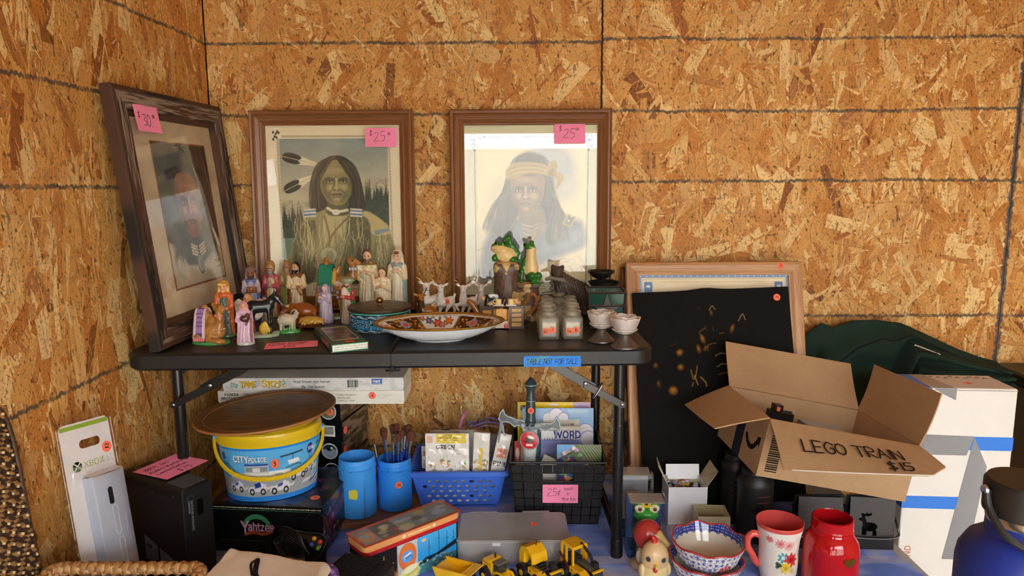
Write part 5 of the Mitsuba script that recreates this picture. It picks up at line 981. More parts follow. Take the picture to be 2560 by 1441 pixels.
# white reindeer with gilded antlers
WH, GO = '#e8e3da', '#b8862f'
def deer_model(var=0):
    s = 1
    p = [ell((-6.6, -9, 83), (9.2, 8, 10), WH), ell((-6, -16, 76), (6.2, 6, 5.6), WH), cap((-7, -4, 78), (-8, -2, 50), 7.5, 11, WH), ell((-5, 0, 42), (14, 11, 14), WH), cap((-4, 0, 41), (17, 4, 44), 12, 11.5, WH), ell((19, 5, 45), (12, 11, 13), WH), cap((27, 6, 53), (30, 6, 62), 3.2, 3.6, WH),
         cap((-12, -6, 38), (-29, -9, 35), 6.2, 4, WH), cap((-29, -9, 35), (-19, -11, 19), 3.8, 2.9, WH), cap((-5, 3, 34), (-15, 3, 4), 5.4, 2.8, WH), cap((19, 0, 38), (10, -2, 24), 7.5, 4, WH), cap((10, -2, 24), (1, -2, 5), 3.8, 2.8, WH), cap((24, 9, 38), (30, 9, 20), 7, 3.8, WH), cap((30, 9, 20), (24, 9, 4), 3.5, 2.8, WH),
         cap((-13, -7, 88), (-22, -7, 93), 2.6, 3.6, WH), cap((-22, -7, 93), (-27, -7, 95), 3.6, 1.5, WH), cap((1, -7, 88), (9, -7, 92), 2.6, 3.6, WH), cap((9, -7, 92), (14, -7, 94), 3.6, 1.5, WH)]
    pt = [ell((-15, 3, 4), (4, 4, 4), '#5c4420'), ell((0, -2, 4), (4, 4, 4), '#5c4420'), ell((-18, -11, 17), (3.6, 4, 3), '#5c4420'), ell((-11.5, -15.5, 85), (1.6, 2, 1.2), '#8a8078'), ell((-2, -15.5, 85), (1.6, 2, 1.2), '#8a8078')]
    me, c = fig(p, 1.15, 3.5, paint=pt); m = Model(); m.add('animal', me, c, 'glaze', True)
    for sg in (-1, 1):
        x0 = -6.6 + sg * 5; q = lambda *a: np.array([(x0 + sg * x, y, z) for x, y, z in a]) * .001
        b = [tube(curve(q((0, -7, 91), (7, -6, 96), (13, -5, 103), (11, -4, 111), (12, -4, 119))), np.linspace(.0014, .0007, 25)[:len(curve(q((0, -7, 91), (7, -6, 96), (13, -5, 103), (11, -4, 111), (12, -4, 119))))], 7),
             tube(q((13, -5, 102), (19, -6, 106), (22, -6, 107)), [.0011, .0009, .0006], 7), tube(q((11.5, -4, 110), (16, -5, 115)), [.001, .0006], 7)]
        m.add('antler', tm(b), lambda v: np.where((vfbm(v * 120, 2, 5) > .5)[:, None], hexc('#c9983c'), hexc('#3a2412')), 'metal', 30, 'gilded antler')
    return m
dm = deer_model()
for i, (x, y, rz, s, lb) in enumerate(((-.250, 1.985, 14, 1.06, 'white porcelain reindeer with gilded antlers, leftmost of the four, behind the fawn'), (-.206, 1.966, 0, 1.03, 'white porcelain reindeer with a $2 sticker on its flank'), (-.143, 1.968, -4, 1.0, 'white porcelain reindeer with a sticker reading Set'), (-.093, 1.992, -12, .97, 'white porcelain reindeer behind the teapot spout, rightmost of the four'))):
    dmi = dm
    if i in (1, 2):
        dmi = Model(); dmi.parts = list(dm.parts); sticker(dmi, '$2' if i == 1 else 'Set', TR(.010, -.0093, .045) @ R('x', 80), .0082)
    place(dmi, 'reindeer_figurine', lb, 'figurine', TR(x, y, TZ - .0005, rz, s=s), 'white reindeer')
p = [ell((0, 0, 24), (28, 16, 17), '#a5692a'), cap((-14, -4, 26), (-17, -6, 62), 11, 8, '#4a3120'), cap((-17, -8, 66), (-12, -17, 60), 8.6, 5.5, '#b0702c'), cap((-24, -6, 70), (-32, -6, 73), 3, 3.4, '#b98a5c'), cap((-9, -6, 70), (-3, -6, 71), 3, 2.4, '#8a5a34'), cap((22, 2, 36), (26, 2, 44), 5, 3.5, '#b98a5c'), cap((-20, -14, 8), (-36, -16, 8), 6, 4.5, '#b98550'), cap((8, -14, 10), (26, -16, 7), 8, 5, '#a5692a')]
me, c = fig(p, 1.2, 4, paint=[ell((-22, -14, 66), (2.4, 3, 2.4), '#120c08'), ell((-9, -18, 64), (2, 3, 2.2), '#120c08')]); m = Model(); m.add('animal', me, c, 'gloss', True)
for sg, x0 in ((-1, -22), (1, -12)):
    q = lambda *a: np.array([(x0 + sg * x, y, z) for x, y, z in a]) * .001
    m.add('antler', tm([tube(curve(q((0, -6, 71), (7, -5, 77), (11, -4, 86), (14, -4, 91)), 12), .0011, 7), tube(q((10, -4, 84), (16, -5, 84)), [.001, .0006], 7), tube(q((11, -4, 86), (9, -4, 94)), [.001, .0006], 7)]), '#2c2016', 'gloss', 30)
place(m, 'fawn_figurine', 'small tan deer lying down before the white reindeer', 'figurine', TR(-.248, 1.925, TZ, 4))

# teapot shaped like a kitchen range
m = Model(); BRN, DBR, OC = '#8a5a2c', '#4a3a34', '#b98a44'
for nm, x0, x1 in (('left_cabinet', -.057, -.021), ('right_cabinet', .018, .057)):
    k = m.add(nm, [bx(x0, x1, -.024, .026, .004, .058, .001), bx(x0 - .001, x1 + .002, -.026, .027, 0, .005, .001), bx(x0 - .001, x1 + .001, -.026, .027, .056, .060, .001)], lambda v: hexc(DBR) * (.6 + .9 * vfbm(v * 200, 3, 2))[:, None], 'gloss', False)
    n = 2 if x0 < 0 else 4
    for i in range(n):
        zc = (.046 - i * .0135) if n == 2 else (.050 - i * .0125)
        m.add('drawer', bx(x0 + .0065, x1 - .0065, -.0265, -.023, zc - .0052, zc + .0045, .001), lambda v: hexc(OC) * (.7 + .6 * vfbm(v * 300, 3, 5))[:, None], 'gloss', False, under=k)
m.add('hearth', [ext(Polygon([(-.019, .004), (.016, .004), (.016, .046), (0, .056), (-.004, .056), (-.019, .046)]), .045).apply_transform(np.array([[1, 0, 0, 0], [0, 0, -1, .024], [0, 1, 0, 0], [0, 0, 0, 1.0]]))], '#7a5428', 'gloss', False)
me, c = fig([rb((-1.5, -20, 38), (15, 2.5, 15), 2, lambda v: hexc('#d9a03a') * (.62 + .7 * (np.sin(v[:, 0] * 1.9) * np.sin(v[:, 2] * 1.9) > 0))[:, None])], 1.0, 2); m.add('embossed_panel', me, c, 'gloss', True)
m.add('apron', [bx(-.019, .016, -.025, -.021, .003, .022, .001)], '#d9cbb4', 'gloss', False); m.add('flower', mv(trimesh.creation.icosphere(2, .006), .010, -.024, .009, s=(1, .5, 1.2)), '#c9587a', 'gloss', True)
for x in (-.020, .0165): m.add('post', lathe([(0, .003), (.0028, .003), (.002, .015), (.003, .03), (.0018, .045), (.003, .052), (0, .056)], 12).apply_translation([x, -.0255, 0]), '#b5793a', 'gloss')
m.add('spout', [tube(curve([(-.056, 0, .030), (-.066, 0, .048), (-.078, 0, .066), (-.090, 0, .072)], 18), np.linspace(.012, .0055, 19), 14)], BRN, 'gloss', 30)
m.add('handle', tube(curve([(.058, 0, .064), (.066, 0, .070), (.070, 0, .082), (.080, 0, .088), (.090, 0, .078), (.090, 0, .058), (.078, 0, .042), (.064, 0, .034), (.060, 0, .022)], 40), .0045, 12), BRN, 'gloss', 30)
m.add('range_top', bx(-.058, .058, -.026, .027, .059, .062, .001), '#5a4436', 'gloss', False)
for x, sg in ((-.0085, -1), (.0235, 1)):
    k = m.add('cup', lathe([(0, .064), (.0068, .064), (.0075, .066), (.0078, .078), (.0068, .078), (.0062, .067), (0, .067)], 20).apply_translation([x, -.018, 0]), '#e6d48c', 'gloss')
    m.add('cup_handle', tube(curve([(x + sg * .0075, -.018, .075), (x + sg * .0125, -.018, .076), (x + sg * .0135, -.018, .070), (x + sg * .0078, -.018, .067)], 12), .0013, 8), '#e6d48c', 'gloss', under=k)
    m.add('saucer', bx(x - .0135, x + .0135, -.027, -.008, .0615, .0645, .001), '#dfe3e6', 'gloss')
me, c = fig([cap((-38, -14, 64), (-36, -12, 80), 8, 6, '#17171a'), ell((-26, -8, 72), (9, 8, 8), '#1d1f24'), cap((-30, -2, 84), (-20, -2, 86), 5, 4, '#d5dade'), ell((-14, -2, 82), (6, 5, 7), '#b9c6da'), cap((-49, -10, 82), (-44, -10, 74), 4, 3, '#c9a06a'), ell((-29, -20, 67), (6, 4, 5), '#c9a878'), cap((4, -4, 64), (8, -3, 74), 6, 6, '#3a2430'), ell((36, -6, 74), (9, 7, 5), '#c98a6a'), ell((40, -8, 68), (10, 8, 4), '#d0a070'), ell((43, -12, 64), (8, 6, 3), '#b98050')], 1.1, 2); m.add('crockery', me, c, 'gloss', True)
place(m, 'novelty_teapot', 'brown teapot shaped like a kitchen range with two yellow cups on top', 'teapot', TR(-.040, 1.818, TZ, 3))

# two frogs on stumps
def bark(v):
    a = np.arctan2(v[:, 0], v[:, 1]); n = vfbm(np.stack([a * 9, v[:, 2] * .10, v[:, 0] * .05], 1), 4, 6); n2 = vfbm(v * .035, 3, 12)
    c = hexc('#5c463a') * (.45 + 1.15 * n)[:, None]; k = n2 > .60; c[k] = hexc('#c4a468') * (.75 + .4 * n[k])[:, None]; top = np.zeros(len(v), bool); return c
GR = lambda v: hexc('#2f6a26') * (.5 + 1.0 * vfbm(v * .12, 3, 5))[:, None]
BL = '#dcc183'
def bw(P):
    a = np.arctan2(P[:, 0], P[:, 1]); return 1.3 * (vfbm(np.stack([P[:, 0] * .22, P[:, 1] * .22, P[:, 2] * .03], 1), 3, 6) - .5) * 2 * (P[:, 2] < 156)
p = [cap((-26, 0, 4), (-26, 0, 78), 35, 34, bark), cap((-26, 0, 60), (-27, 0, 124), 34, 33, bark), rb((-27, 0, 140), (34.5, 32, 17), 15, bark), cap((32, -4, 6), (32, -4, 72), 33, 31, bark, (1, .9, 1)), rb((32, -4, 93), (31, 28, 6), 5, bark), cap((20, 12, 60), (20, 12, 122), 22, 16, bark)]
me, c = fig(p, 1.9, 8, bw); vv = np.array(me.vertices) * 1000; nz = np.array(me.vertex_normals)[:, 2]; k = (nz > .75) & ((np.abs(vv[:, 2] - 156) < 4) | (np.abs(vv[:, 2] - 98) < 4)); c[k] = hexc('#b98f5c'); k = (np.abs(vv[:, 0] + 27) < (vv[:, 2] - 132) * .55) & (vv[:, 1] < -20) & (vv[:, 2] > 132); c[k] = hexc('#c9a96c')
m = Model(); m.add('stumps', me, c, 'satin', True)
p = [ell((-28, -4, 176), (27, 22, 21), BL), ell((-26, 6, 184), (28, 20, 22), GR), ell((-46, -8, 192), (23, 19, 12), BL), ell((-44, -3, 199), (23, 17, 11), GR), ell((-53, -12, 207), (6.5, 7, 7), GR), ell((-35, -13, 207), (6.5, 7, 7), GR), cap((-12, 2, 190), (-20, -2, 222), 8.5, 7.5, GR), cap((-20, -2, 222), (-34, -2, 214), 7.5, 5, GR), cap((-10, 0, 200), (2, -2, 180), 9, 8, GR), cap((2, -2, 180), (0, -10, 162), 7, 5, GR), ell((4, -12, 160), (12, 9, 4), GR), ell((-58, -12, 168), (8, 10, 10), GR), ell((-10, -16, 164), (9, 9, 8), GR)]
me, c = fig(p, 1.6, 5, paint=[ell((-31, -19.5, 208), (3.4, 3.4, 3.8), '#0c0c0c'), ell((-55, -18.5, 208), (3, 3.4, 3.4), '#0c0c0c'), ell((-50, -25, 193), (16, 5, 1.0), '#a5804c')]); m.add('frog', me, c, 'gloss', True, 'green frog with cream belly, one arm over its head')
p = [ell((42, -6, 138), (19, 16, 28), BL), ell((40, 4, 140), (21, 16, 30), GR), cap((41, -5, 160), (41, -8, 186), 14, 13, BL), cap((36, 3, 165), (36, 0, 190), 13, 12, GR), ell((38, -8, 198), (14, 13, 9), GR), ell((47, -13, 191), (7, 8, 7), BL), ell((25, -8, 203), (6, 6.5, 6.5), GR), ell((43, -4, 209), (6, 6, 5), GR), cap((24, 0, 160), (16, -8, 130), 8, 6, GR), cap((16, -8, 130), (14, -12, 108), 6, 4.5, GR), ell((14, -14, 103), (6, 6, 4), GR), cap((36, -8, 116), (42, -24, 120), 11, 9, GR), cap((42, -24, 120), (46, -22, 100), 8, 5, GR), cap((58, -4, 116), (60, -20, 120), 11, 9, GR), cap((60, -20, 120), (56, -22, 100), 8, 5, GR), ell((46, -27, 98), (9, 8, 3), GR), ell((58, -27, 98), (9, 8, 3), GR)]
me, c = fig(p, 1.6, 5, paint=[ell((23, -13.5, 203), (3.6, 3.4, 4), '#0c0c0c'), ell((46, -20, 196), (10, 4, 1), '#b98f5c')]); m.add('frog', me, c, 'gloss', True, 'green frog sitting upright with cream belly')
place(m, 'frog_planter', 'two green frogs sitting on brown tree stumps, a resin figurine', 'figurine', TR(-.002, 1.925, TZ + .0045, 2))
# bear with a fish
BK = lambda v: hexc('#4a3f37') * (.55 + 1.0 * vfbm(v * [.5, .5, .12], 3, 7))[:, None]
p = [ell((-26, -12, 119), (17, 16, 16), BK), cap((-29, -20, 113), (-33, -32, 109), 10, 7, BK), ell((-37, -8, 133), (5, 4, 6), BK), ell((-11, -8, 131), (5, 4, 6), BK), cap((-22, -2, 110), (-4, 4, 84), 18, 25, BK), cap((-2, 4, 82), (36, 10, 58), 28, 33, BK), ell((44, 12, 44), (34, 30, 40), BK), cap((-18, -8, 78), (-20, -18, 10), 14, 9, BK), cap((4, -16, 66), (2, -26, 10), 14, 9, BK), ell((-22, -24, 6), (11, 14, 6), BK), ell((0, -30, 6), (11, 14, 6), BK), ell((52, -16, 10), (20, 22, 10), BK)]
me, c = fig(p, 1.6, 7, lambda P: .7 * np.sin(P[:, 0] * .9 + P[:, 2] * .45 + 2 * np.sin(P[:, 2] * .2)), paint=[ell((-33, -39, 112), (3.5, 3, 2.5), '#0c0a0a'), ell((-31, -25, 122), (1.8, 3, 1.8), '#0a0808'), ell((-20, -26, 122), (1.8, 3, 1.8), '#0a0808')]); m = Model(); m.add('animal', me, c, 'satin', True)
me, c = fig([cap((-47, -34, 107), (-16, -38, 100), 5, 6.5, '#6a6454', (1, .6, 1)), cap((-16, -38, 100), (-8, -38, 97), 5, 3, '#6a6454', (1, .6, 1)), cap((-47, -34, 107), (-58, -33, 104), 3, 5, '#6a6454', (1, .5, 1)), cap((-34, -35, 112), (-30, -35, 114), 2, 1.5, '#6a6454')], 1.1, 3); m.add('fish', me, c, 'satin', True, 'grey fish held in the mouth')
place(m, 'bear_figurine', 'dark brown bear figurine with a fish in its mouth behind the glass jars', 'figurine', TR(.138, 1.985, TZ, 8, s=1.06))

# seven glass spice jars
def jar_outer():
    secs = [(.0225, .004, 0), (.0248, .007, .002), (.025, .008, .006), (.025, .008, .047), (.0243, .010, .052), (.0215, .0165, .0555), (.0192, .0192, .0575), (.0192, .0192, .061), (.0228, .0228, .062), (.0228, .0228, .0655), (.0205, .0205, .0665)]
    inn = [(.0165, .0165, .0665), (.0165, .0165, .058), (.0212, .0100, .050), (.0222, .0062, .046), (.0222, .0062, .0065), (.019, .004, .0045)]
    rings, n = [], 24
    for hw, r, z in secs + inn:
        p = Polygon([(-hw + r, -hw + r), (hw - r, -hw + r), (hw - r, hw - r), (-hw + r, hw - r)]).buffer(r, quad_segs=6) if hw - r > 1e-5 else Point(0, 0).buffer(hw, quad_segs=16)
        ring = []
        for k in range(48):
            a = 2 * PI * (k + .5) / 48; l = LineString([(0, 0), (.2 * math.cos(a), .2 * math.sin(a))]).intersection(p.exterior); ring.append((l.x, l.y, z) if l.geom_type == 'Point' else (*l.geoms[0].coords[0], z))
        rings.append(ring)
    R_ = np.array(rings); k = 48; v = R_.reshape(-1, 3); f = []
    for i in range(len(R_) - 1):
        for j in range(k): f.append([i * k + j, i * k + (j + 1) % k, (i + 1) * k + (j + 1) % k, (i + 1) * k + j])
    v = np.vstack([v, [[0, 0, secs[0][2]], [0, 0, inn[-1][2]]]]); f = np.array(f); f = np.vstack([f[:, [0, 1, 2]], f[:, [0, 2, 3]]]); b = len(v) - 2; e = (len(R_) - 1) * k
    f = np.vstack([f, [[b, (j + 1) % k, j] for j in range(k)], [[b + 1, e + j, e + (j + 1) % k] for j in range(k)]])
    return trimesh.Trimesh(v, f, process=False)
JO = jar_outer(); JS = lathe([(0, .0585), (.0125, .0585), (.0150, .0605), (.0155, .0668), (.0165, .0678), (.0120, .0690), (.0105, .0715), (.0125, .0750), (.0165, .0785), (.0160, .0825), (.0100, .0850), (0, .0855)], 32)
def jar_model(texts, col):
    m = Model(); m.add('glass_body', JO, fin='jarglass', smooth=30); m.add('stopper', JS, fin='jarglass', smooth=30)
    lab = rbox(.030, .0004, .030, .0001, .0001)
    cv = Canvas(.032, .034, .0012, col); cv.put(np.clip((.010 - cv.y) / .006, 0, 1) * .9, '#aab4c8'); cv.grain(.35, 160, 3, (1, 2)); painted(m, 'paper_label', cv, upright((-.016, -.0215, .008)))
    for i, t in enumerate(texts):
        M = upright((-.0085 + i * .0165, -.0256, .021 + (i * .003))); k = m.add('price_sticker', mv(ext(Point(0, 0).buffer(.0085, quad_segs=5), .0004), M), '#ee8468', 'matte', False)
        p, w_ = pen(t, .0062, .0008, seed=4); ink(m, 'handwriting', affinity.translate(p, -w_ / 2, -.003), M @ TR(0, 0, .0004), under=k)
    return m
JP = [(.0765, 1.6945, ('ALL', '7')), (.1335, 1.6960, ('for', '$2')), (.0745, 1.7500, ()), (.1345, 1.7515, ()), (.0765, 1.8050, ()), (.1365, 1.8065, ()), (.1105, 1.8610, ())]
JL = ['square glass stoppered jar with stickers reading ALL and 7', 'square glass stoppered jar with stickers reading for and $2', 'square glass stoppered jar second in the left file of jars', 'square glass stoppered jar second in the right file of jars', 'square glass stoppered jar third in the left file of jars', 'square glass stoppered jar third in the right file of jars', 'square glass stoppered jar at the very back of the seven, before the bear']
plain = jar_model((), '#d9d8cc')
for (x, y, t), lb in zip(JP, JL): place(jar_model(t, '#ddd9c0') if t else plain, 'glass_jar', lb, 'jar', TR(x, y, TZ, 1.5), 'seven stoppered glass jars')

# frosted rose candle holders
def rose():
    def layer(n, r0, r1, z0, z1, cup, off, thick):
        def f(u, v):
            a = u * 2 * PI; k = np.abs(np.sin(n * (a + off) / 2)) ** .55; rr = r0 + (r1 - r0) * v ** cup; return np.stack([rr * (1 + .08 * (k - .6) * v) * np.cos(a), rr * (1 + .08 * (k - .6) * v) * np.sin(a), z0 + (z1 - z0) * (v ** (1 / cup)) * (.90 + .11 * k * v ** 2)], 1)
        return solidify(grid(96, 12, f, True), thick)
    return layer(7, .008, .0290, .031, .0430, .8, .3, -.0025), layer(6, .010, .0350, .036, .0710, .62, 0, -.003), layer(5, .010, .0260, .038, .0745, .5, .5, -.0025)
RO = rose(); m = Model()
m.add('base', lathe([(0, 0), (.0305, 0), (.0320, .0020), (.0315, .0045), (.0285, .0062), (.0270, .0085), (.0200, .0150), (.0125, .0235), (.0105, .0290), (.0125, .0310), (0, .0315)], 48), lambda v: hexc('#77706c') * (.7 + .6 * vfbm(v * 120, 3, 3))[:, None], 'dullmetal')
for q in RO: m.add('petals', q, fin='frosted', smooth=True)
place(m, 'candle_holder', 'frosted rose glass candle holder on a silver foot beside the green lantern', 'candle holder', TR(.2005, 1.652, TZ, 0), 'rose candle holders')
place(m, 'candle_holder', 'frosted rose glass candle holder on a silver foot nearest the table corner', 'candle holder', TR(.2455, 1.590, TZ, 25), 'rose candle holders')

# green glass lantern with a star, and two black bowls on wire stands
m = Model(); W1, W0, D1, HL = .0475, .0405, .050, .098
cor = lambda z, sx, sy: np.array([sx * (W0 + (W1 - W0) * z / HL), sy * (D1 * (W0 + (W1 - W0) * z / HL) / W1), z])
for sx in (-1, 1):
    for sy in (-1, 1): m.add('frame_bar', tube([cor(.002, sx, sy), cor(HL, sx, sy)], .0030, 8), '#2f2422', 'satin')
for z in (.003, HL - .002, .062):
    for a, b in (((-1, -1), (1, -1)), ((1, -1), (1, 1)), ((1, 1), (-1, 1)), ((-1, 1), (-1, -1))):
        if z != .062 or a[1] == b[1] == -1: m.add('frame_bar', tube([cor(z, *a), cor(z, *b)], .0030, 8), '#2f2422', 'satin')
for a, b in (((-1, -1), (1, -1)), ((1, -1), (1, 1)), ((1, 1), (-1, 1)), ((-1, 1), (-1, -1))):
    i = lambda z, s: cor(z, s[0] * .95, s[1] * .95); m.add('glass_panel', quadsheet(i(.004, a), i(.004, b), i(HL - .004, b), i(HL - .004, a)), fin='greenglass', smooth=False)
st = Polygon([((.040 if i % 2 == 0 else .0155) * math.sin(i * PI / 5), (.040 if i % 2 == 0 else .0155) * math.cos(i * PI / 5)) for i in range(10)])
m.add('star', mv(ext(affinity.scale(st, .98, 1.05), .002), upright((0, -.0475, .052))), '#4d403d', 'satin', False, 'brown metal star')
place(m, 'glass_lantern', 'square green glass lantern with a brown metal star on its front', 'lantern', TR(.2305, 1.832, TZ, -1.7))
bowl = lambda r: lathe([(0, 0), (r * .35, .0015), (r * .70, .009), (r * .88, .021), (r * 1.0, .0225), (r * 1.0, .0240), (r * .86, .0225), (r * .66, .011), (r * .33, .0035), (0, .0022)], 48)
ws = Model()
for r, x, y, z in ((.0455, .2405, 1.935, .100), (.0385, .238, 1.990, .124)):
    for k in range(3):
        a = k * 2.1 + .5; c_, s_ = math.cos(a), math.sin(a); ws.add('wire_leg', tube([(x + r * .93 * c_, y + r * .93 * s_, z - .002), (x + r * .80 * c_, y + r * .80 * s_, z - .02), (x + r * .80 * c_, y + r * .80 * s_, .0008)], .0013, 6), '#1d1b1a', 'satin')
    ws.add('wire_ring', tube([(x + r * .93 * math.cos(t), y + r * .93 * math.sin(t), z - .002) for t in np.linspace(0, 2 * PI, 40, endpoint=False)], .0013, 6, closed=True), '#1d1b1a', 'satin')
place(ws, 'wire_stand', 'black wire stand holding two shallow bowls behind the green lantern', 'stand', TR(0, 0, TZ))
m = Model(); m.add('body', bowl(.0455), '#131212', 'satin', 35); place(m, 'metal_bowl', 'shallow black metal bowl, the lower one on the wire stand', 'bowl', TR(.2405, 1.935, TZ + .0795), 'black bowls')
m = Model(); m.add('body', bowl(.0385), '#131212', 'satin', 35); place(m, 'metal_bowl', 'shallow black metal bowl, the upper one on the wire stand', 'bowl', TR(.238, 1.990, TZ + .1025), 'black bowls')

# painter's tape on the table edge
m = Model(); L_ = .130
pl = [(0, 0), (L_, -.0008)] + [(L_ + .001 * (-1) ** i, .003 + i * .0034) for i in range(6)] + [(L_ - .0005, .0243), (.0015, .0250)] + [(.0005 * (-1) ** i, .021 - i * .004) for i in range(5)]
g = ext(Polygon(pl).segmentize(.003), .0004); m.add('tape', g.subdivide(), lambda v: np.where((vfbm(np.c_[v[:, :2] * 55, v[:, :1] * 0], 2, 8) > .70)[:, None], hexc('#5f9fae'), hexc('#3d8ae6')), 'matte', False)
p, w_ = pen('TABLE NOT FOR SALE', .0125, .0010, gap=1.0, seed=12); p = affinity.scale(p, .118 / w_, 1, origin=(0, 0)); ink(m, 'handwriting', affinity.translate(p, .006, .0055), TR(0, 0, .0004), '#2c2233')
place(m, 'tape_label', 'blue tape lettered TABLE NOT FOR SALE on the table edge', 'tape label', TM @ upright((.900, -.0004, TZ - .0392)))

# ---------------------------------------------------------------- under the table, left half
def face_print(m, text, h, x, z, col, y=-.0004, bold=False, sx=1.0, under=None, name='lettering', sl=0.0):
    g = typ(text, h, np.eye(4), bold, .0003, sx)
    if sl: g.apply_transform(np.array([[1, sl, 0, 0], [0, 1, 0, 0], [0, 0, 1, 0], [0, 0, 0, 1.0]]))
    g.apply_transform(upright((x, y, z))); m.add(name, g, col, 'matte', False, under=under)
def game_box(w, d, h, col, lid=.82):
    m = Model(); m.add('box_base', bx(.002, w - .002, .002, d - .002, 0, h - .002), col, 'satin', False); m.add('lid', bx(0, w, 0, d, h * (1 - lid), h, .0008), col, 'satin', False); return m
def bars(m, x, z, w, h, n, seed, under=None, M=None, name='barcode'):
    g = np.random.default_rng(seed); p = [shapely.box(x + w * i / n, z, x + w * (i + g.uniform(.3, .8)) / n, z + h) for i in range(n)]
    ink(m, name, unary_union(p), upright((0, -.0003, 0)) if M is None else M, '#22201f', under=under)
# stack of five black space-scene boxes
WT = lambda x, y, z, rz: TR(x, y, z, rz)
BX, BY, BZ, BR_ = -.497, 1.912, LZ + .001, -10
def space_box(i, off):
    w, d, h = .270, .185, .0578
    m = Model(); m.add('box', bx(-w, 0, 0, d, 0, h, .001), lambda v: np.where((vfbm(v * 420, 2, 3 + i) > .80)[:, None], hexc('#a9adb0'), hexc('#121214')), 'gloss', False)
    cv = Canvas(d - .004, h - .004, .003, '#3d3029'); cv.grain(.9, 60, 4 + i, (1, .35)); n_ = vfbm(np.stack([cv.x * 25, cv.y * 90, cv.x * 0], 1), 3, i); cv.put(np.clip((n_ - .5) * 5, 0, .8), '#8a7362')
    painted(m, 'side_print', cv, np.array([[0, 0, 1, .0003], [1, 0, 0, .002], [0, 1, 0, .002], [0, 0, 0, 1.0]]), fin='gloss')
    if i != 3:
        M = upright((-.036, -.0004, h * .5)); m.add('picture_rim', mv(ext(affinity.scale(Point(0, 0).buffer(.0235), 1.05, 1), .0002), M), '#c9cdcf', 'gloss', False)
        cv = Canvas(.047, .047, .002, '#1f2d3a')
        cv.oval((.026, .016), (.03, .016), ['#5f8a78', '#9fb0b8', '#8fa0b0', '#77805a', '#77805a'][i], .004); cv.oval((.022, .03), (.01, .006), '#0f1216', .003); cv.oval((.030, .034), (.004, .004), '#d9dde0')
        fnc = lambda x, y: np.stack([(x - .0235) * .95, (y - .0235) * .9, x * 0 + .0004], 1)
        k = np.hypot(cv.x - .0235, cv.y - .0235) < .0235; g = cv.mesh(fnc); g.update_faces(k[g.faces].all(1)); g.apply_transform(M); m.add('round_picture', g, cv.c, 'gloss', True)
    else:
        m.add('white_panel', bx(-.062, -.022, -.0005, .0002, .014, .046), '#e4e4e0', 'satin', False); bars(m, -.058, .020, .032, .022, 15, 3, M=upright((0, -.0007, 0)))
    if i in (4, 3, 2): sticker(m, '1', (upright((-.030, -.0010, h * .5)) if i == 4 else np.array([[0, 0, 1, .0007], [1, 0, 0, .03 - .012 * i * .3], [0, 1, 0, h * .5], [0, 0, 0, 1.0]])), .0115)
    return m
for i in range(5): place(space_box(i, 0), 'game_box', ['black boxed game at the bottom of the stack behind the yellow-rimmed bucket', 'black boxed game second from the bottom, a green round picture on it', 'black boxed game in the middle of the stack with a round flying-craft picture', 'black boxed game with a white barcode panel, second from the top of the black stack', 'black boxed game on top of the black stack, under the white game boxes'][i], 'board game', WT(BX + .004 * (i % 2), BY, BZ + i * .0582, BR_ - i * .3))
# two white game boxes on top
m = game_box(.516, .138, .0385, '#e6e3d6')
face_print(m, 'PARKER', .0075, .0185, .0245, '#26211f', bold=True); face_print(m, 'BROTHERS', .0075, .0085, .0135, '#26211f', bold=True)
m.add('red_panel', bx(.235, .3195, -.0006, .0003, .0045, .0255), '#c23a4a', 'satin', False); face_print(m, 'MONOPOLY', .0140, .238, .0080, '#efe9e2', -.0009, True, .84)
for i, t in enumerate(('Parker Brothers', 'Real Estate', 'Trading Game')): face_print(m, t, .0052, .331, .0245 - i * .0082, '#6d6a66')
for i in range(4): m.add('fine_print', bx(.415 - .003 * (i % 2), .490 - .01 * i, -.0004, .0002, .0265 - i * .0035, .0270 - i * .0035), '#8a867e', 'satin', False)
sticker(m, '4', upright((.428, -.0006, .0250)), .0100); face_print(m, 'FINE', .0055, .071, .0270, '#8a867e')
MO = WT(-.829, 1.893, BZ + 5 * .0582 + .0005, 0); place(m, 'game_box', 'white board game box lettered PARKER BROTHERS with a red panel', 'board game', MO)
m = game_box(.500, .138, .0365, '#dfddd4')
cv = Canvas(.496, .033, .0035, '#dddcd6'); cv.grain(.12, 60, 3); n_ = vfbm(np.stack([cv.x * 45, cv.y * 60, cv.x * 0], 1), 3, 2); cv.put(np.clip((n_ - .55) * 4, 0, .5), '#b4b4b4'); painted(m, 'marbled_front', cv, upright((.002, -.0004, .0018)), fin='satin')
for dx, dz, c in ((.0007, -.0009, '#3a3322'), (0, 0, '#e3b82c')):
    for i, ch in enumerate('TAKE STOCK'):
        if ch != ' ': face_print(m, ch, .0185 if ch in 'TKS' else .0160, .0445 + i * .0118 + dx + (.003 if i > 4 else 0), .0095 + (.003 if i % 2 else 0) + dz, c, -.0006 - (.0004 if dx == 0 else 0), True)
for x, t in ((.022, -14), (.157, 20)): M = upright((x, -.0008, .014)) @ R('z', t); m.add('banknote', mv(ext(shapely.box(0, 0, .018, .010), .0003), M), '#2c4f48', 'matte', False); m.add('banknote', mv(ext(shapely.box(.001, .001, .017, .009), .0005), M), '#a9d0bd', 'matte', False)
face_print(m, 'Wall Street Will Never', .0072, .195, .0225, '#3a3936', -.0009, sl=.22); face_print(m, 'Be The Same!', .0072, .217, .0080, '#3a3936', -.0009, sl=.22)
bars(m, .345, .010, .030, .020, 13, 5, M=upright((0, -.0009, 0)))
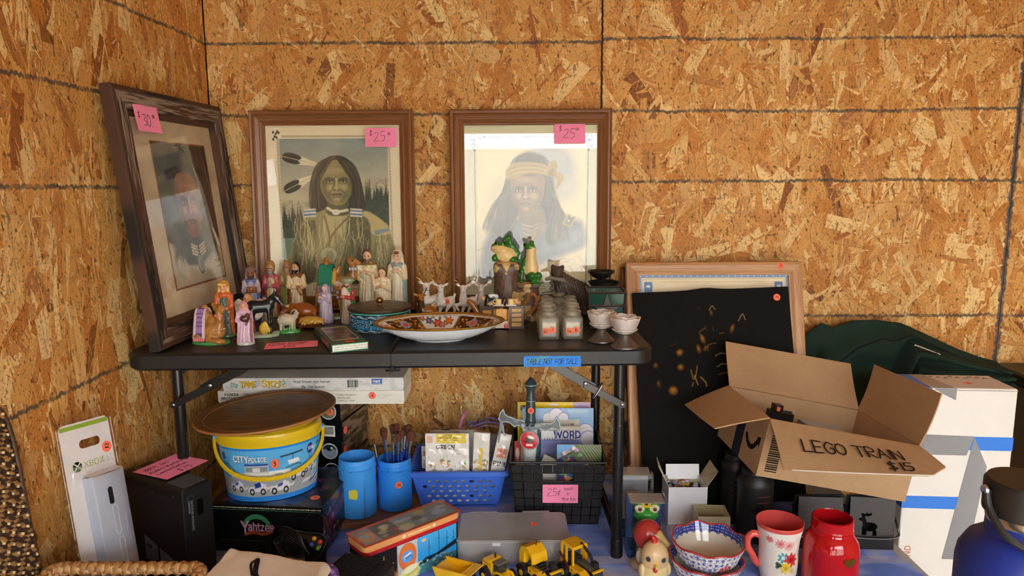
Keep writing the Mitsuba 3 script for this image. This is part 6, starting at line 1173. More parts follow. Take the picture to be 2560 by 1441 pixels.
m.add('blue_panel', bx(.412, .441, -.0012, .0002, .018, .034), '#3a66b0', 'satin', False); face_print(m, 'Hart', .0078, .4145, .0235, '#f0f0ee', -.0015, True); m.add('panel_line', bx(.414, .439, -.0016, -.001, .0195, .0215), '#a9bfe0', 'satin', False)
place(m, 'game_box', 'white marbled board game box lettered TAKE STOCK, topmost under the table', 'board game', WT(-.813, 1.892, BZ + 5 * .0582 + .0395, 0))
# Dice game box (black, green border), bucket and turntable on it
m = Model(); YL, YD, YH = .285, .245, .122
m.add('carton', bx(0, YL, 0, YD, 0, YH, .0008), '#131315', 'gloss', False)
cv = Canvas(YL - .004, YD - .004, .003, '#17202e'); n_ = vfbm(np.stack([cv.x * 16, cv.y * 16, cv.x * 0], 1), 3, 7); cv.put(np.clip((n_ - .5) * 4, 0, .8), '#2c4a78'); n_ = vfbm(np.stack([cv.x * 40, cv.y * 40, cv.x * 0], 1), 3, 3); cv.put(np.clip((n_ - .62) * 7, 0, .8), '#6a2c48'); cv.poly([(0, 0), (cv.w, 0), (cv.w, .012), (0, .012)], '#121214'); cv.poly([(cv.w - .014, 0), (cv.w, 0), (cv.w, cv.h), (cv.w - .014, cv.h)], '#121214')
painted(m, 'lid_print', cv, TR(.002, .002, YH + .0003), fin='gloss')
cv = Canvas(YD - .004, YH - .006, .003, '#151214'); n_ = vfbm(np.stack([cv.x * 14, cv.y * 30, cv.x * 0], 1), 3, 9); cv.put(np.clip((n_ - .56) * 6, 0, .8), '#6a2e42'); n_ = vfbm(np.stack([cv.x * 60, cv.y * 90, cv.x * 0], 1), 2, 5); cv.put(np.clip((n_ - .66) * 7, 0, .8), '#a8808a'); painted(m, 'side_print', cv, np.array([[0, 0, 1, YL + .0003], [1, 0, 0, .002], [0, 1, 0, .003], [0, 0, 0, 1.0]]), fin='gloss')
for i in range(58): m.add('border_tile', bx(.004 + i * .0048, .0075 + i * .0048, -.0006, .0002, YH - .0085, YH - .0055), ['#b9c4b0', '#7a9a6a', '#c9a2a0'][i % 3], 'gloss', False)
m.add('border_line', bx(.004, YL - .004, -.0005, .0002, YH - .0130, YH - .0118), '#3f7a52', 'gloss', False); m.add('border_line', bx(.02, .24, -.0005, .0002, .0290, .0302), '#2f5a42', 'gloss', False)
m.add('arch', mv(ext(Point(0, 0).buffer(.037).difference(Point(0, -.004).buffer(.029)).intersection(shapely.box(-.1, .004, .1, .1)), .0003), upright((.118, -.0003, .062))), '#3f8a5e', 'gloss', False)
for dx, dz, c, y in ((-.001, -.0012, '#3d2b66', -.0004), (0, 0, '#c9a0b4', -.0008)):
    face_print(m, 'Y', .0300, .076 + dx, .050 + dz, c, y, True, .8); face_print(m, 'ahtzee', .0215, .0945 + dx, .056 + dz, c, y, True, .72)
m.add('ribbon', mv(ext(LineString(curve([(0, 0), (.02, .006), (.045, .002), (.068, .010)], 16)).buffer(.004), .0003), upright((.088, -.0004, .046))), '#b0522f', 'gloss', False)
k = sticker(m, '4', TR(.248, .052, YH + .0008, 10), .0120)
YM = WT(-.7565, 1.639, LZ + .0005, -5.2); place(m, 'game_box', 'black dice game box with a purple gothic title and a tiled border, under the bucket', 'board game', YM)
# bucket: an oval tub, blue with a yellow lid and handle and a city print
bkM = TR(-.632, 1.732, LZ + .1235, 17); RX, RY, HB = .127, .100, .176
m = Model(); ov = lambda a, s: np.stack([s * RX * np.sin(a), -s * RY * np.cos(a)], -1)
def tub(u, v): a = u * 2 * PI; s = .86 + .12 * v; q = ov(a, s); return np.c_[q, .001 + v * (HB - .03)]
tb = grid(96, 8, tub, True); m.add('tub', [tb, tm((np.vstack([np.array(tb.vertices)[::8], [[0, 0, .001]]]), np.array([[i, 96, (i + 1) % 96] for i in range(96)])))], '#2f8ae0', 'gloss', 40)
cv = Canvas(.330, .092, .0013, '#5fb4ea'); g_ = np.random.default_rng(6); W_ = cv.w
for i in range(26): x = g_.uniform(0, W_); h_ = g_.uniform(.03, .085); cv.poly([(x, .035), (x, h_), (x + .012, h_), (x + .012, .035)], ['#8fcbf0', '#3f94d8', '#b4dcf2', '#6ab0e2'][i % 4], op=.6)
cv.poly([(0, 0), (W_, 0), (W_, .036), (0, .036)], '#a4a9ad'); cv.poly([(W_ * .58, .034), (W_ * .68, .05), (W_ * .72, .034)], '#a5c06a', .004)
for x in (.06, .12, .18, .235, .285): cv.poly([(x, .012), (x + .03, .014), (x + .036, .020), (x + .008, .018)], '#d9dadb')
cv.poly([(.092, .036), (.092, .062), (.150, .062), (.150, .036)], '#c9ced0'); cv.poly([(.094, .050), (.094, .060), (.148, .060), (.148, .050)], '#8b9498'); cv.poly([(.092, .062), (.092, .066), (.150, .066), (.150, .062)], '#2f4aa8'); cv.poly([(.112, .050), (.112, .058), (.130, .058), (.130, .050)], '#dde0e2')
cv.poly([(.060, .036), (.060, .048), (.205, .046), (.205, .034)], '#dfe3e6'); cv.poly([(.151, .036), (.151, .050), (.203, .049), (.203, .035)], '#eceeee')
for x, z, s in ((.060, .0145, 1), (.118, .010, 1.1), (.175, .009, 1.15), (.225, .030, 1.1), (.262, .036, .9)):
    cv.poly([(x - .022 * s, z), (x - .018 * s, z + .009 * s), (x + .002, z + .010 * s), (x + .010 * s, z + .017 * s), (x + .022 * s, z + .012 * s), (x + .022 * s, z)], ['#3a4f9a', '#dfe4ec', '#e6e9ee', '#c2d4e6', '#7f9fd0'][int(x * 100) % 5]); cv.poly([(x - .006 * s, z + .006 * s), (x + .006 * s, z + .008 * s), (x + .008 * s, z + .013 * s), (x - .002, z + .012 * s)], '#3a52a8')
    for dx in (-.012, .014): cv.oval((x + dx * s, z), (.0062 * s, .0062 * s), '#22252a'); cv.oval((x + dx * s, z), (.0030 * s, .0030 * s), '#c9ccd0')
cv.poly([(.112, .026), (.128, .030), (.130, .020), (.116, .018)], '#2c3f94')
cv.line([(.180, .076), (.236, .080)], .003, '#2b3440', smooth=False); cv.line([(.210, .078), (.210, .058)], .002, '#2b3440', smooth=False); cv.poly([(.196, .066), (.224, .068), (.230, .060), (.200, .058)], '#e2e7ee'); cv.line([(.192, .052), (.220, .056), (.232, .054)], .002, '#26303a'); cv.line([(.262, .036), (.262, .066)], .0012, '#26303a', smooth=False)
cv.poly([(.262, .040), (.318, .058), (.322, .066), (.262, .048)], '#3a58b0'); cv.poly([(.275, .012), (.277, .040), (.300, .044), (.302, .016)], '#d0dbe4'); cv.poly([(.279, .018), (.280, .032), (.296, .034), (.297, .020)], '#7fb8d8'); cv.line([(.268, .010), (.318, .022)], .004, '#3f52a0', smooth=False); cv.poly([(.312, .034), (.322, .060), (.328, .040)], '#7fa86a', .003)
cv.oval((.262, .078), (.0108, .0108), '#3b3f94'); cv.poly([(.020, .070), (.012, .082), (.030, .086), (.034, .072)], '#2a56a0', .003); cv.line([(.022, .066), (.050, .058), (.066, .040)], .002, '#2a3648')
fb = lambda x, y: (lambda a, s: np.c_[ov(a, s) * 1.006, .014 + y * 1.32])((x / W_ - .5) * 2.75 + .10, .86 + .12 * (.014 + y * 1.32) / (HB - .03))
painted(m, 'printed_wrap', cv, fn=fb, fin='gloss')
def wrapped(g, x, z, lift=.0006):
    v = np.array(g.vertices); p = fb(v[:, 0] + x, v[:, 1] + z); n_ = p[:, :2] / np.linalg.norm(p[:, :2], axis=1, keepdims=True); p[:, :2] += n_ * (v[:, 2:3] + lift); g.vertices = p; return g
for t, h_, x, z, c in (('CITY', .0125, .062, .0690, '#f2f4f6'), ('POLICE', .0085, .104, .0700, '#f2f4f6'), ('1338', .0060, .2535, .0755, '#f2f4f6'), ('6+', .0075, .290, .0800, '#1f3f78'), ('POLICE', .0032, .166, .0415, '#3f4f6a')):
    if h_ > .008: m.add('lettering', wrapped(typ(t, h_, np.eye(4), True, .0002), x + .0009, z - .0010, .0002), '#26445f', 'matte', False)
    m.add('lettering', wrapped(typ(t, h_, np.eye(4), h_ > .005, .0003), x, z, .0005), c, 'matte', False)
st_ = fine(Point(0, 0).buffer(.0098, quad_segs=6), .0004, .004); m.add('price_sticker', wrapped(st_, .1655, .0640, .0008), '#f4795c', 'matte', False, 'round orange price sticker'); p, w_ = pen('5', .008, .0014); m.add('sticker_writing', wrapped(fine(p, .0003, .004), .163, .060, .0013), '#2a1512', 'matte', False)
prof = [(.985, HB - .034), (1.00, HB - .034), (1.02, HB - .012), (1.00, HB - .004), (.95, HB - .001), (.93, HB - .006), (.86, HB - .008), (.84, HB - .002), (.80, HB + .001), (.79, HB - .012), (.0, HB - .012)]
m.add('lid', grid(96, len(prof), lambda u, v: np.c_[ov(u * 2 * PI, np.interp(v, np.linspace(0, 1, len(prof)), [q[0] for q in prof])), np.interp(v, np.linspace(0, 1, len(prof)), [q[1] for q in prof])], True), '#e3c021', 'gloss', 40)
for i in range(46): a = i * 2 * PI / 46; q = ov(np.array([a]), .77)[0]; m.add('stud', mv(lathe([(0, 0), (.003, 0), (.003, .003), (0, .003)], 8), q[0], q[1], HB - .0125), '#ecd044', 'gloss')
hp = []
for t in np.linspace(-1, 1, 41):
    a = t * PI * .505; q = ov(np.array([a]), 1.035)[0]; hp.append((q[0], q[1] - .004 * (1 - t * t), HB - .026 - .085 * (1 - abs(t) ** 2.2)))
m.add('handle', tube(hp, .0042, 8).apply_translation([0, 0, 0]), '#e6c423', 'gloss', 30); m.add('handle_band', [tube([(p_[0], p_[1], p_[2] + .0035) for p_ in hp], .0038, 8)], '#e6c423', 'gloss', 30)
for sx in (-1, 1): m.add('hinge_boss', mv(lathe([(0, -.004), (.009, -.004), (.009, .004), (0, .004)], 20), sx * RX * 1.02, 0, HB - .028, ry=90), '#3a93e2', 'gloss')
place(m, 'toy_bucket', 'oval blue bucket with yellow lid and handle, printed CITY POLICE', 'bucket', bkM)
# wooden lazy susan on the bucket
m = Model(); bsdf('turned_wood', two({'type': 'principled', 'roughness': 0.38, 'specular': 0.5, 'base_color': mikit.proc(lambda p, n, uv: mikit.mix((0.12, 0.048, 0.018), (0.27, 0.120, 0.045), N_(p.x * 30 + 3 * N_(p.x * 6, p.y * 6), p.y * 160, p.z * 30) * 0.7 + N_(p.x * 90, p.y * 700, 3.0) * 0.4))}))
m.add('turntable', lathe([(0, .010), (.060, .010), (.125, .0105), (.150, .013), (.1665, .0185), (.1700, .0225), (.1685, .0255), (.1560, .0262), (.1485, .0232), (.1440, .0215), (.1360, .0222), (0, .0225)], 96), fin='turned_wood', smooth=30)
[m.add('turned_bead', tube([(r_ * math.cos(t), r_ * math.sin(t), z_) for t in np.linspace(0, 2 * PI, 96, endpoint=False)], w_, 8, closed=True), '#a56f3c', 'satin', 30) for r_, z_, w_ in ((.1690, .0232, .0030), (.1462, .0226, .0012))]; m.add('pedestal', lathe([(0, 0), (.092, 0), (.095, .003), (.093, .008), (.060, .010), (0, .010)], 64), '#54301d', 'satin')
place(m, 'lazy_susan', 'round brown wooden turntable lying on the yellow lid of the bucket', 'turntable', TR(-.630, 1.714, LZ + .1235 + .1885, 0, rx=0.5, ry=-3.6))

# the console and the face plate in its blister pack
m = Model(); CL, CD, CH = .212, .0725, .262
m.add('case', mv(slab(Polygon([(.004, .004), (CL - .004, .004), (CL - .004, CD - .004), (.004, CD - .004)]).buffer(.004), CH, .005)), '#191a1c', 'satin', 35)
k = m.add('vent_grille', bx(.006, .064, .008, CD - .008, CH - .001, CH + .0008), '#26272a', 'satin', False)
for i in range(24): m.add('vent_bar', bx(.007 + i * .0024, .0083 + i * .0024, .009, CD - .009, CH + .0006, CH + .0018), '#4f5052', 'satin', False, under=k)
m.add('vent_slot', ext(LineString([(.130, .030), (.195, .026)]).buffer(.0075), .0012, CH - .0002), '#5b4d3d', 'matte', False)
for i in range(4): m.add('seam', bx(.030, CL - .002, -.0005, .001, CH - .012 - i * .0035, CH - .011 - i * .0035), '#0c0d0e', 'satin', False)
m.add('stud', mv(lathe([(0, 0), (.0022, 0), (.0022, .0012), (0, .0014)], 12), .030, 0, CH - .020, rx=90), '#8d8f92', 'metal')
lp = lambda q: Polygon([(CL - x, z) for x, z in q])
# printed side: pale shapes beside a black figure
pr = unary_union([lp([(.066, .128), (.112, .112), (.112, .076), (.066, .070)]), lp([(.119, .110), (.166, .094), (.178, .066), (.200, .048), (.212, .030), (.212, 0.02), (.180, .02), (.168, .054), (.150, .074), (.119, .078)])]).difference(unary_union([Point(CL - .085, .104).buffer(.004), Point(CL - .075, .107).buffer(.003), Point(CL - .172, .088).buffer(.005), Point(CL - .190, .060).buffer(.006)]))
ink(m, 'side_graphic', pr, upright((0, -.0002, 0)), '#54626e')
FM = np.array([[0, 0, -1, -.0003], [-1, 0, 0, CD], [0, 1, 0, 0], [0, 0, 0, 1.0]])
m.add('drive_button', mv(ext(shapely.box(.028, .196, .036, .226).buffer(.003), .0006), FM), '#050506', 'gloss', False)
g = typ('MODERN WARFARE', .0052, R('z', -90), True); g.apply_transform(FM @ TR(.049, .232, .0002)); m.add('lettering', g, '#6d7076', 'matte', False); m.add('lettering', mv(ext(shapely.box(.0560, .205, .060, .233), .0003), FM), '#5a5d63', 'matte', False)
m.add('power_ring', mv(ext(Point(.054, .238).buffer(.008).difference(Point(.054, .238).buffer(.0066)), .0004), FM), '#3a3c40', 'gloss', False)
# corner at (-.704, 1.402); the broad side runs back-left
ux = np.array([-.866, .5, 0]); CM = np.eye(4); CM[:3, 0] = ux; CM[:3, 1] = np.cross([0, 0, 1], ux); CM[:3, 2] = (0, 0, 1); CM[:3, 3] = (-.704, 1.402, LZ + .001)
# mirror so that y runs away from the viewer
CM[:3, 1] = -CM[:3, 1]
place(m, 'game_console', 'black game console standing upright with grey soldier graphics, pink note on top', 'console', CM)
a_, b_, c_ = np.array([-.8655, 1.498, 0]), np.array([-.768, 1.436, 0]), np.array([-.8215, 1.602, 0])
note([('XBOX 360', .0125, .012, .078, .0010, 0), ('Modern Warfare 2', .0105, .008, .057, .0010, 0), ('Limited Edition', .0105, .010, .037, .0010, 0), ('$75', .0180, .045, .008, .0012, 0)], .1155, .105, 'price_card', 'pink card priced $75 lying on the black console', frame3(a_ + [0, 0, LZ + CH + .0030], c_ - a_, a_ - b_) @ TR(0, -.1155, 0), curl=.0)
# face plate blister
m = Model(); bw, bh = .118, .445
pl = Polygon([(0, 0), (bw, 0), (bw, bh - .01), (bw - .01, bh), (.01, bh), (0, bh - .01)]); hole = LineString([(.050, bh - .048), (.080, bh - .048)]).buffer(.0085)
m.add('backing_card', ext(pl.buffer(-.004).difference(hole), .0012, .002), '#dad8d8', 'satin', False); m.add('green_stripe', ext(shapely.box(.006, bh - .016, bw - .006, bh - .0075), .0003, .0032), '#8fae3e', 'satin', False)
m.add('emblem', [ext(Point(.030, bh - .088).buffer(.0098), .0006, .0032)], '#5f7a62', 'gloss', False); m.add('emblem', [ext(LineString([(.023, bh - .094), (.037, bh - .080)]).buffer(.0012), .0004, .0040), ext(LineString([(.037, bh - .094), (.023, bh - .080)]).buffer(.0012), .0004, .0040)], '#c9d2c4', 'gloss', False)
g = typ('XBOX', .0120, TR(.044, bh - .094, .0032)); m.add('lettering', g, '#93a86c', 'matte', False); g = typ('360', .0120, TR(.082, bh - .094, .0032)); m.add('lettering', g, '#b9b9b9', 'matte', False)
for i in range(3): m.add('fine_print', bx(.046, .060 - .003 * i, bh - .105 - i * .007, bh - .1035 - i * .007, .003, .0034), '#b4b4b4', 'matte', False)
pw2, ph2 = .074, .322
def plate(u, v): x = (u - .5) * pw2; return np.stack([.074 + x * (1 + .05 * v), .010 + v * ph2, .020 + .012 * np.cos((u - .5) * 2.6) - .020 * (np.abs(u - .5) > .485)], 1)
m.add('face_plate', grid(40, 30, plate), '#aab2c1', 'gloss', True, 'curved silver face plate'); zf = .0322
m.add('plate_top', quadsheet(*[plate(np.array([q]), np.array([1.0]))[0] + [0, 0, 0] for q in (.02, .98)], (.110, .338, .004), (.036, .338, .004)), '#d6d9de', 'satin', False)
for nm, x, z0, z1, wd, c in (('drive_slot', .066, .276, .300, .0050, '#1f2024'), ('button_outline', .070, .215, .262, .0060, '#d6dae0'), ('button_outline', .073, .150, .198, .0060, '#d6dae0')):
    q = LineString([(x, z0), (x, z1)]).buffer(wd); q = q if nm == 'drive_slot' else q.difference(q.buffer(-.0011)); m.add(nm, ext(q, .0006, zf), c, 'gloss', False)
m.add('round_button', ext(Point(.076, .134).buffer(.0058), .001, zf), '#c9ced6', 'gloss', False)
m.add('ring', mv(lathe([(.020, 0), (.0235, .0008), (.0205, .002), (.0125, .0012), (.0115, .0020), (.0105, .0012), (0, .0012)], 36), .087, .072, zf - .0016, s=(.85, 1.15, 1)), '#9ea5b0', 'gloss')
def blister(u, v):
    e = np.minimum(np.minimum(u, 1 - u) * bw, np.minimum(v, 1 - v) * bh); h_ = .004 + .037 * np.clip((e - .016) / .010, 0, 1) * (v < .80) * np.clip((.80 - v) * 14, 0, 1); return np.stack([u * bw, v * bh, h_], 1)
m.add('clear_shell', grid(60, 120, blister), fin='film', smooth=True); m.add('clear_rim', tube(np.c_[np.array(pl.buffer(.001).exterior.coords)[:-1], np.full(len(pl.buffer(.001).exterior.coords) - 1, .004)], .0026, 8, closed=True), fin='film', smooth=True)
sticker(m, '$3', TR(.099, bh - .066, .0046, 80), .0110)
yw, ln_, ro_ = 1.2542, .2059, -.0821
xd = np.array([math.cos(yw), math.sin(yw), math.sin(ro_)]); n_ = np.array([math.sin(yw), -math.cos(yw), 0]); upv = np.array([0, 0, 1]) * math.cos(ln_) - n_ * math.sin(ln_)
xd /= np.linalg.norm(xd); upv = upv - xd * (upv @ xd); upv /= np.linalg.norm(upv); FPM = frame3(np.array([-.8750, 1.280, 1.176]) - upv * .445, xd, upv)
place(m, 'blister_pack', 'silver face plate in a clear blister pack lettered XBOX 360', 'blister pack', FPM)
# basket with twisted rim at the lower left, its dark woven lid, cloths
m = Model(); g_ = np.random.default_rng(12)
def rope(path, r, tw, n, cols, name, closed=False):
    """two or three strands twisted round a path"""
    p = np.asarray(path, float); t = np.gradient(p, axis=0); t /= np.linalg.norm(t, axis=1, keepdims=True); a = np.cross(t, [0, 0, 1.0]); a /= np.linalg.norm(a, axis=1, keepdims=True); b = np.cross(t, a)
    s = np.concatenate([[0], np.cumsum(np.linalg.norm(np.diff(p, axis=0), axis=1))])
    for k in range(n):
        an = s * tw + k * 2 * PI / n; q = p + r * .55 * (np.cos(an)[:, None] * a + np.sin(an)[:, None] * b)
        m.add(name, tube(q, r * .62, 7), lambda v, k=k: hexc(cols[k % len(cols)]) * (.55 + .9 * vfbm(v * 130, 3, k))[:, None], 'satin', True)
rect = Polygon([(-.805, .92), (-.580, .92), (-.580, 1.150), (-.805, 1.150)]).buffer(.022, quad_segs=8); rr_ = np.array(rect.exterior.segmentize(.004).coords)[:-1]
rope(np.c_[rr_, np.full(len(rr_), .950)], .0115, 420, 3, ['#b08350', '#9a6c3c', '#c19a68'], 'rim_strand')
rope(np.c_[rr_, np.full(len(rr_), .924)], .0075, 300, 2, ['#8a6038', '#a67c4c'], 'band_strand')
for z in np.arange(.742, .918, .0115): q = np.c_[rr_, z + .0035 * np.sin(np.arange(len(rr_)) * .9 + z * 900)]; m.add('weaver', tube(q[::2], .0052, 6, closed=True), lambda v: hexc('#8f6a40') * (.5 + .9 * vfbm(v * 110, 3, 5))[:, None], 'satin', True)
m.add('basket_floor', ext(rect.buffer(-.004), .004, LZ + .0055), '#7d5c38', 'matte', False)
place(m, 'wicker_basket', 'tan wicker basket with a twisted rim before the console', 'basket')
m = Model(); A0, U_, V_ = np.array([-.838, 1.183, .742]), np.array([0.012, -1.0, 0.0]), np.array([-.122, -.010, 1.0])
U_ /= np.linalg.norm(U_); V_ = V_ - U_ * (V_ @ U_); V_ /= np.linalg.norm(V_); N3 = np.cross(U_, V_); N3 = N3 if N3[0] > 0 else -N3
LW, LH = .30, .50; dk, tn, cr = [], [], []
for j in range(80):
    z = .004 + j * LH / 80
    for i in range(30):
        x = .004 + (i + .5 * (j % 2)) * LW / 30; st = (i * 2 + j) % 5 < 3
        c = A0 + U_ * x + V_ * z; e = ell((0, 0, 0), (1, 1, 1), '#000'); s_ = trimesh.creation.icosphere(1, 1.0); s_.apply_scale([.0090, .0030, .0034 + .001 * g_.uniform()])
        M4 = np.eye(4); M4[:3, 0], M4[:3, 1], M4[:3, 2] = U_, N3, V_; M4[:3, 3] = c + N3 * (.002 + .002 * g_.uniform()); M4 = M4 @ R('y', -24 + g_.normal(0, 8)); s_.apply_transform(M4); (dk if st else tn).append(s_)
        if (i + 2 * j) % 6 == 0:
            s_ = trimesh.creation.box((.0035, .004, .0045)); M5 = M4.copy(); M5[:3, 3] = c + N3 * .0065 + V_ * .004; s_.apply_transform(M5); cr.append(s_)
for nm, li, col, sd in (('dark_weave', dk, '#3a281c', 1), ('tan_weave', tn, '#9a7446', 2), ('cream_knots', cr, '#cfb88c', 3)):
    k = m.add(nm, trimesh.util.concatenate(li), lambda v, col=col, sd=sd: hexc(col) * (.45 + 1.1 * vfbm(v * 150, 2, sd))[:, None], 'satin', True, kind='stuff')
q = lambda x, z: A0 + U_ * x + V_ * z
m.add('rim', tube(curve([q(.0, .002), q(-.002, LH * .5), q(.0, LH), q(LW * .5, LH + .004), q(LW, LH)], 60), .0050, 8), lambda v: hexc('#4f3724') * (.5 + 1.0 * vfbm(v * 160, 3, 4))[:, None], 'satin', True)
m.add('backing', quadsheet(q(0, 0), q(LW, 0), q(LW, LH), q(0, LH), .003), '#241910', 'matte', False)
place(m, 'basket_lid', 'dark brown woven basket lid with cream knots leaning on the left wall', 'basket lid')
# purple quilted pouch and cream cloth bag with a black figure
def pc(v):
    n = np.sin(v[:, 0] * 260 + 5 * vfbm(v * 30, 2, 4)) * np.sin(v[:, 1] * 240 + v[:, 2] * 240); c = np.tile(hexc('#5d3f78'), (len(v), 1)); c[n > .35] = hexc('#8f6aa0'); c[n < -.55] = hexc('#2f2a5c'); k = vfbm(v * 160, 2, 9) > .68; c[k] = hexc('#b58a9a'); return c
me = sdf_mesh([rb((-.436, 1.118, .8365), (.108, .116, .1035), .034, '#000')], .004, .01, lambda P: .004 * np.sin(P[:, 0] * 70) * np.sin(P[:, 1] * 60), colors=False); m = Model(); m.add('body', me, pc, 'matte', True)
place(m, 'quilted_pouch', 'purple patterned quilted pouch under the cream cloth bag', 'pouch')
def cl(u, v):
    x = -.536 + u * .196 - .018 * v + .02 * u * v; y = 1.244 - v * .24 - .036 * u; z = .9480 + .004 * np.sin(u * 6 + v * 3) + .006 * np.exp(-((u - .02) / .05) ** 2 - ((v - .05) / .1) ** 2) - .016 * np.clip((u - .93) / .07, 0, 1) ** 2 + .0025 * vfbm(np.stack([u * 14, v * 14, u * 0], 1), 3, 4) - .012 * np.clip((.06 - v) / .06, 0, 1) ** 2
    return np.stack([x, y, z], 1)
def clc(v):
    n = vfbm(v * 30, 3, 8); return hexc('#d8c9b4') * (.86 + .22 * n)[:, None]
m = Model(); m.add('cloth', solidify(grid(60, 60, cl), .0015), clc, 'matte', True)
def on_cloth(poly):
    e = fine(poly, .0004, .03); v = np.array(e.vertices); p = cl(v[:, 0], v[:, 1]); p[:, 2] += .0024 + v[:, 2]; e.vertices = p; return e
for pl in (LineString(curve([(.34, .16), (.40, .32), (.46, .40), (.44, .62), (.50, .9)], 20)).buffer(.022), LineString(curve([(.34, .15), (.31, .22), (.38, .34)], 10)).buffer(.010), LineString(curve([(.66, .36), (.62, .46), (.60, .7)], 10)).buffer(.020), LineString([(.5, .44), (.6, .5)]).buffer(.016)): m.add('printed_figure', on_cloth(pl), '#14120f', 'matte', False)
place(m, 'cloth_bag', 'cream cloth bag printed with a black figure, lying on the purple pouch', 'cloth bag')
# black ribbed box, game controller with its cable
m = Model(); m.add('body_case', bx(-.062, .062, -.050, .075, 0, .108, .004), '#161618', 'satin', False)
for i in range(22): m.add('rib', bx(-.056 + i * .0045, -.0538 + i * .0045, -.045, .070, .108, .1105, .0004), '#1f1f22', 'satin', False)
place(m, 'ribbed_box', 'black ribbed plastic box beside the souvenir tin', 'box', TR(-.343, 1.342, LZ + .0005, -20))
m = Model(); KB = '#121214'
p = [ell((0, 0, 0), (56, 17, 31), KB), ell((-40, 2, 4), (27, 16, 27), KB), ell((40, 2, 4), (27, 16, 27), KB), cap((-46, 4, -4), (-60, 9, -44), 20, 12, KB), cap((46, 4, -4), (60, 9, -44), 20, 12, KB)]
me, c = fig(p, 1.8, 12); m.add('shell', me, c, 'gloss', True)
for (x, z, col) in ((40, 21, '#e0a02a'), (55, 15, '#d8492c'), (36, 7, '#3a5ac8'), (52, 1, '#6aa83a')): m.add('button', mv(lathe([(0, 0), (.0052, 0), (.0050, .003), (.003, .0045), (0, .005)], 16), x * .001, -.0165, z * .001, rx=90), col, 'gloss')
m.add('guide_button', mv(lathe([(0, 0), (.0055, 0), (.005, .003), (0, .004)], 18), .004, -.0175, .018, rx=90), '#c9cac4', 'gloss')
for x, z in ((-42, 8), (22, -14)): m.add('thumb_stick', mv(lathe([(0, 0), (.012, 0), (.010, .004), (.006, .005), (.006, .010), (.0095, .012), (.0095, .0145), (.006, .0135), (0, .013)], 24), x * .001, -.014, z * .001, rx=90), '#1a1a1c', 'gloss')
m.add('direction_pad', mv(ext(unary_union([shapely.box(-.010, -.0035, .010, .0035), shapely.box(-.0035, -.010, .0035, .010)]), .003), -.020, -.016, -.014, rx=90), '#1d1d20', 'gloss', False)
for i in range(5): m.add('cable_loop', tube(curve([(-.058 + i * .002, -.012 - i * .003, .022 - i * .004), (-.030, -.030 - i * .002, .040 - i * .004), (.006, -.034, .030 - i * .005), (.024 + i * .003, -.030, .002 - i * .003), (.030 + i * .003, -.024, -.030), (.016, -.030 - i * .002, -.042 - i * .001), (-.020, -.026, -.018 - i * .004)], 50, True), .0022, 7, closed=True), '#0d0d0f', 'gloss', 30)
m.add('cable', tube(curve([(.000, .012, .036), (.010, .010, .062), (.034, .004, .072), (.058, -.006, .058), (.070, -.018, .020), (.056, -.030, -.022), (.034, -.032, -.034)], 50), .0020, 7), '#0d0d0f', 'gloss', 30)
place(m, 'game_controller', 'black game controller with coloured buttons and a coiled cable, before the dice game box', 'controller', TR(-.512, 1.545, LZ + .066, -4, rx=-18, ry=6))

# blue plastic tubs and brushes
m = Model(); m.add('body', bx(-.105, .125, -.075, .085, 0, .016, .002), lambda v: hexc('#8a5f3e') * (.6 + .8 * vfbm(v * [20, 90, 40], 3, 3))[:, None], 'satin', False)
place(m, 'wooden_board', 'brown wooden board under the blue tubs', 'board', TR(-.392, 1.825, LZ + .0005, 8))
def tub_model(r, h, col):
    m = Model(); B = lambda v: hexc(col) * (.90 + .2 * vfbm(v * 30, 3, 3))[:, None] * np.where(vfbm(v * [120, 120, 60], 3, 8) > .735, .55, 1.0)[:, None]
    m.add('tub', lathe([(0, .001), (r - .004, 0), (r - .001, .002), (r, .006), (r, h - .030), (r + .0025, h - .029), (r + .003, h - .026), (r - .0005, h - .024), (r - .001, h - .012), (r + .0005, h - .011), (r - .0010, h - .009), (r - .0015, h), (r - .004, h), (r - .0042, h - .03), (r - .005, .006), (0, .005)], 56), B, 'satin', 35); return m
t1 = tub_model(.0485, .160, '#3f9cf0'); g = fine(Polygon([(-.010, -.010), (.009, -.012), (.011, .006), (.006, .012), (-.009, .009)]).buffer(.002), .0003, .003)
v = np.array(g.vertices); ang = v[:, 0] / .0485 - .05; g.vertices = np.stack([(.0487 + v[:, 2]) * np.sin(ang), -(.0487 + v[:, 2]) * np.cos(ang), .072 + v[:, 1]], 1); t1.add('paper_remnant', g, '#d9d24a', 'matte', False, 'torn yellow sticker')
place(t1, 'plastic_tub', 'empty bright blue plastic tub with a torn yellow sticker', 'tub', TR(-.4300, 1.806, LZ + .0175), 'blue tubs')
t2 = tub_model(.0455, .140, '#2f8bea'); sticker(t2, '50', TR(0, 0, 0, 22) @ upright((.0, -.0460, .078)), .0100)
T2 = (-.3370, 1.846); place(t2, 'plastic_tub', 'bright blue plastic tub holding paint brushes', 'tub', TR(*T2, LZ + .0175), 'blue tubs')
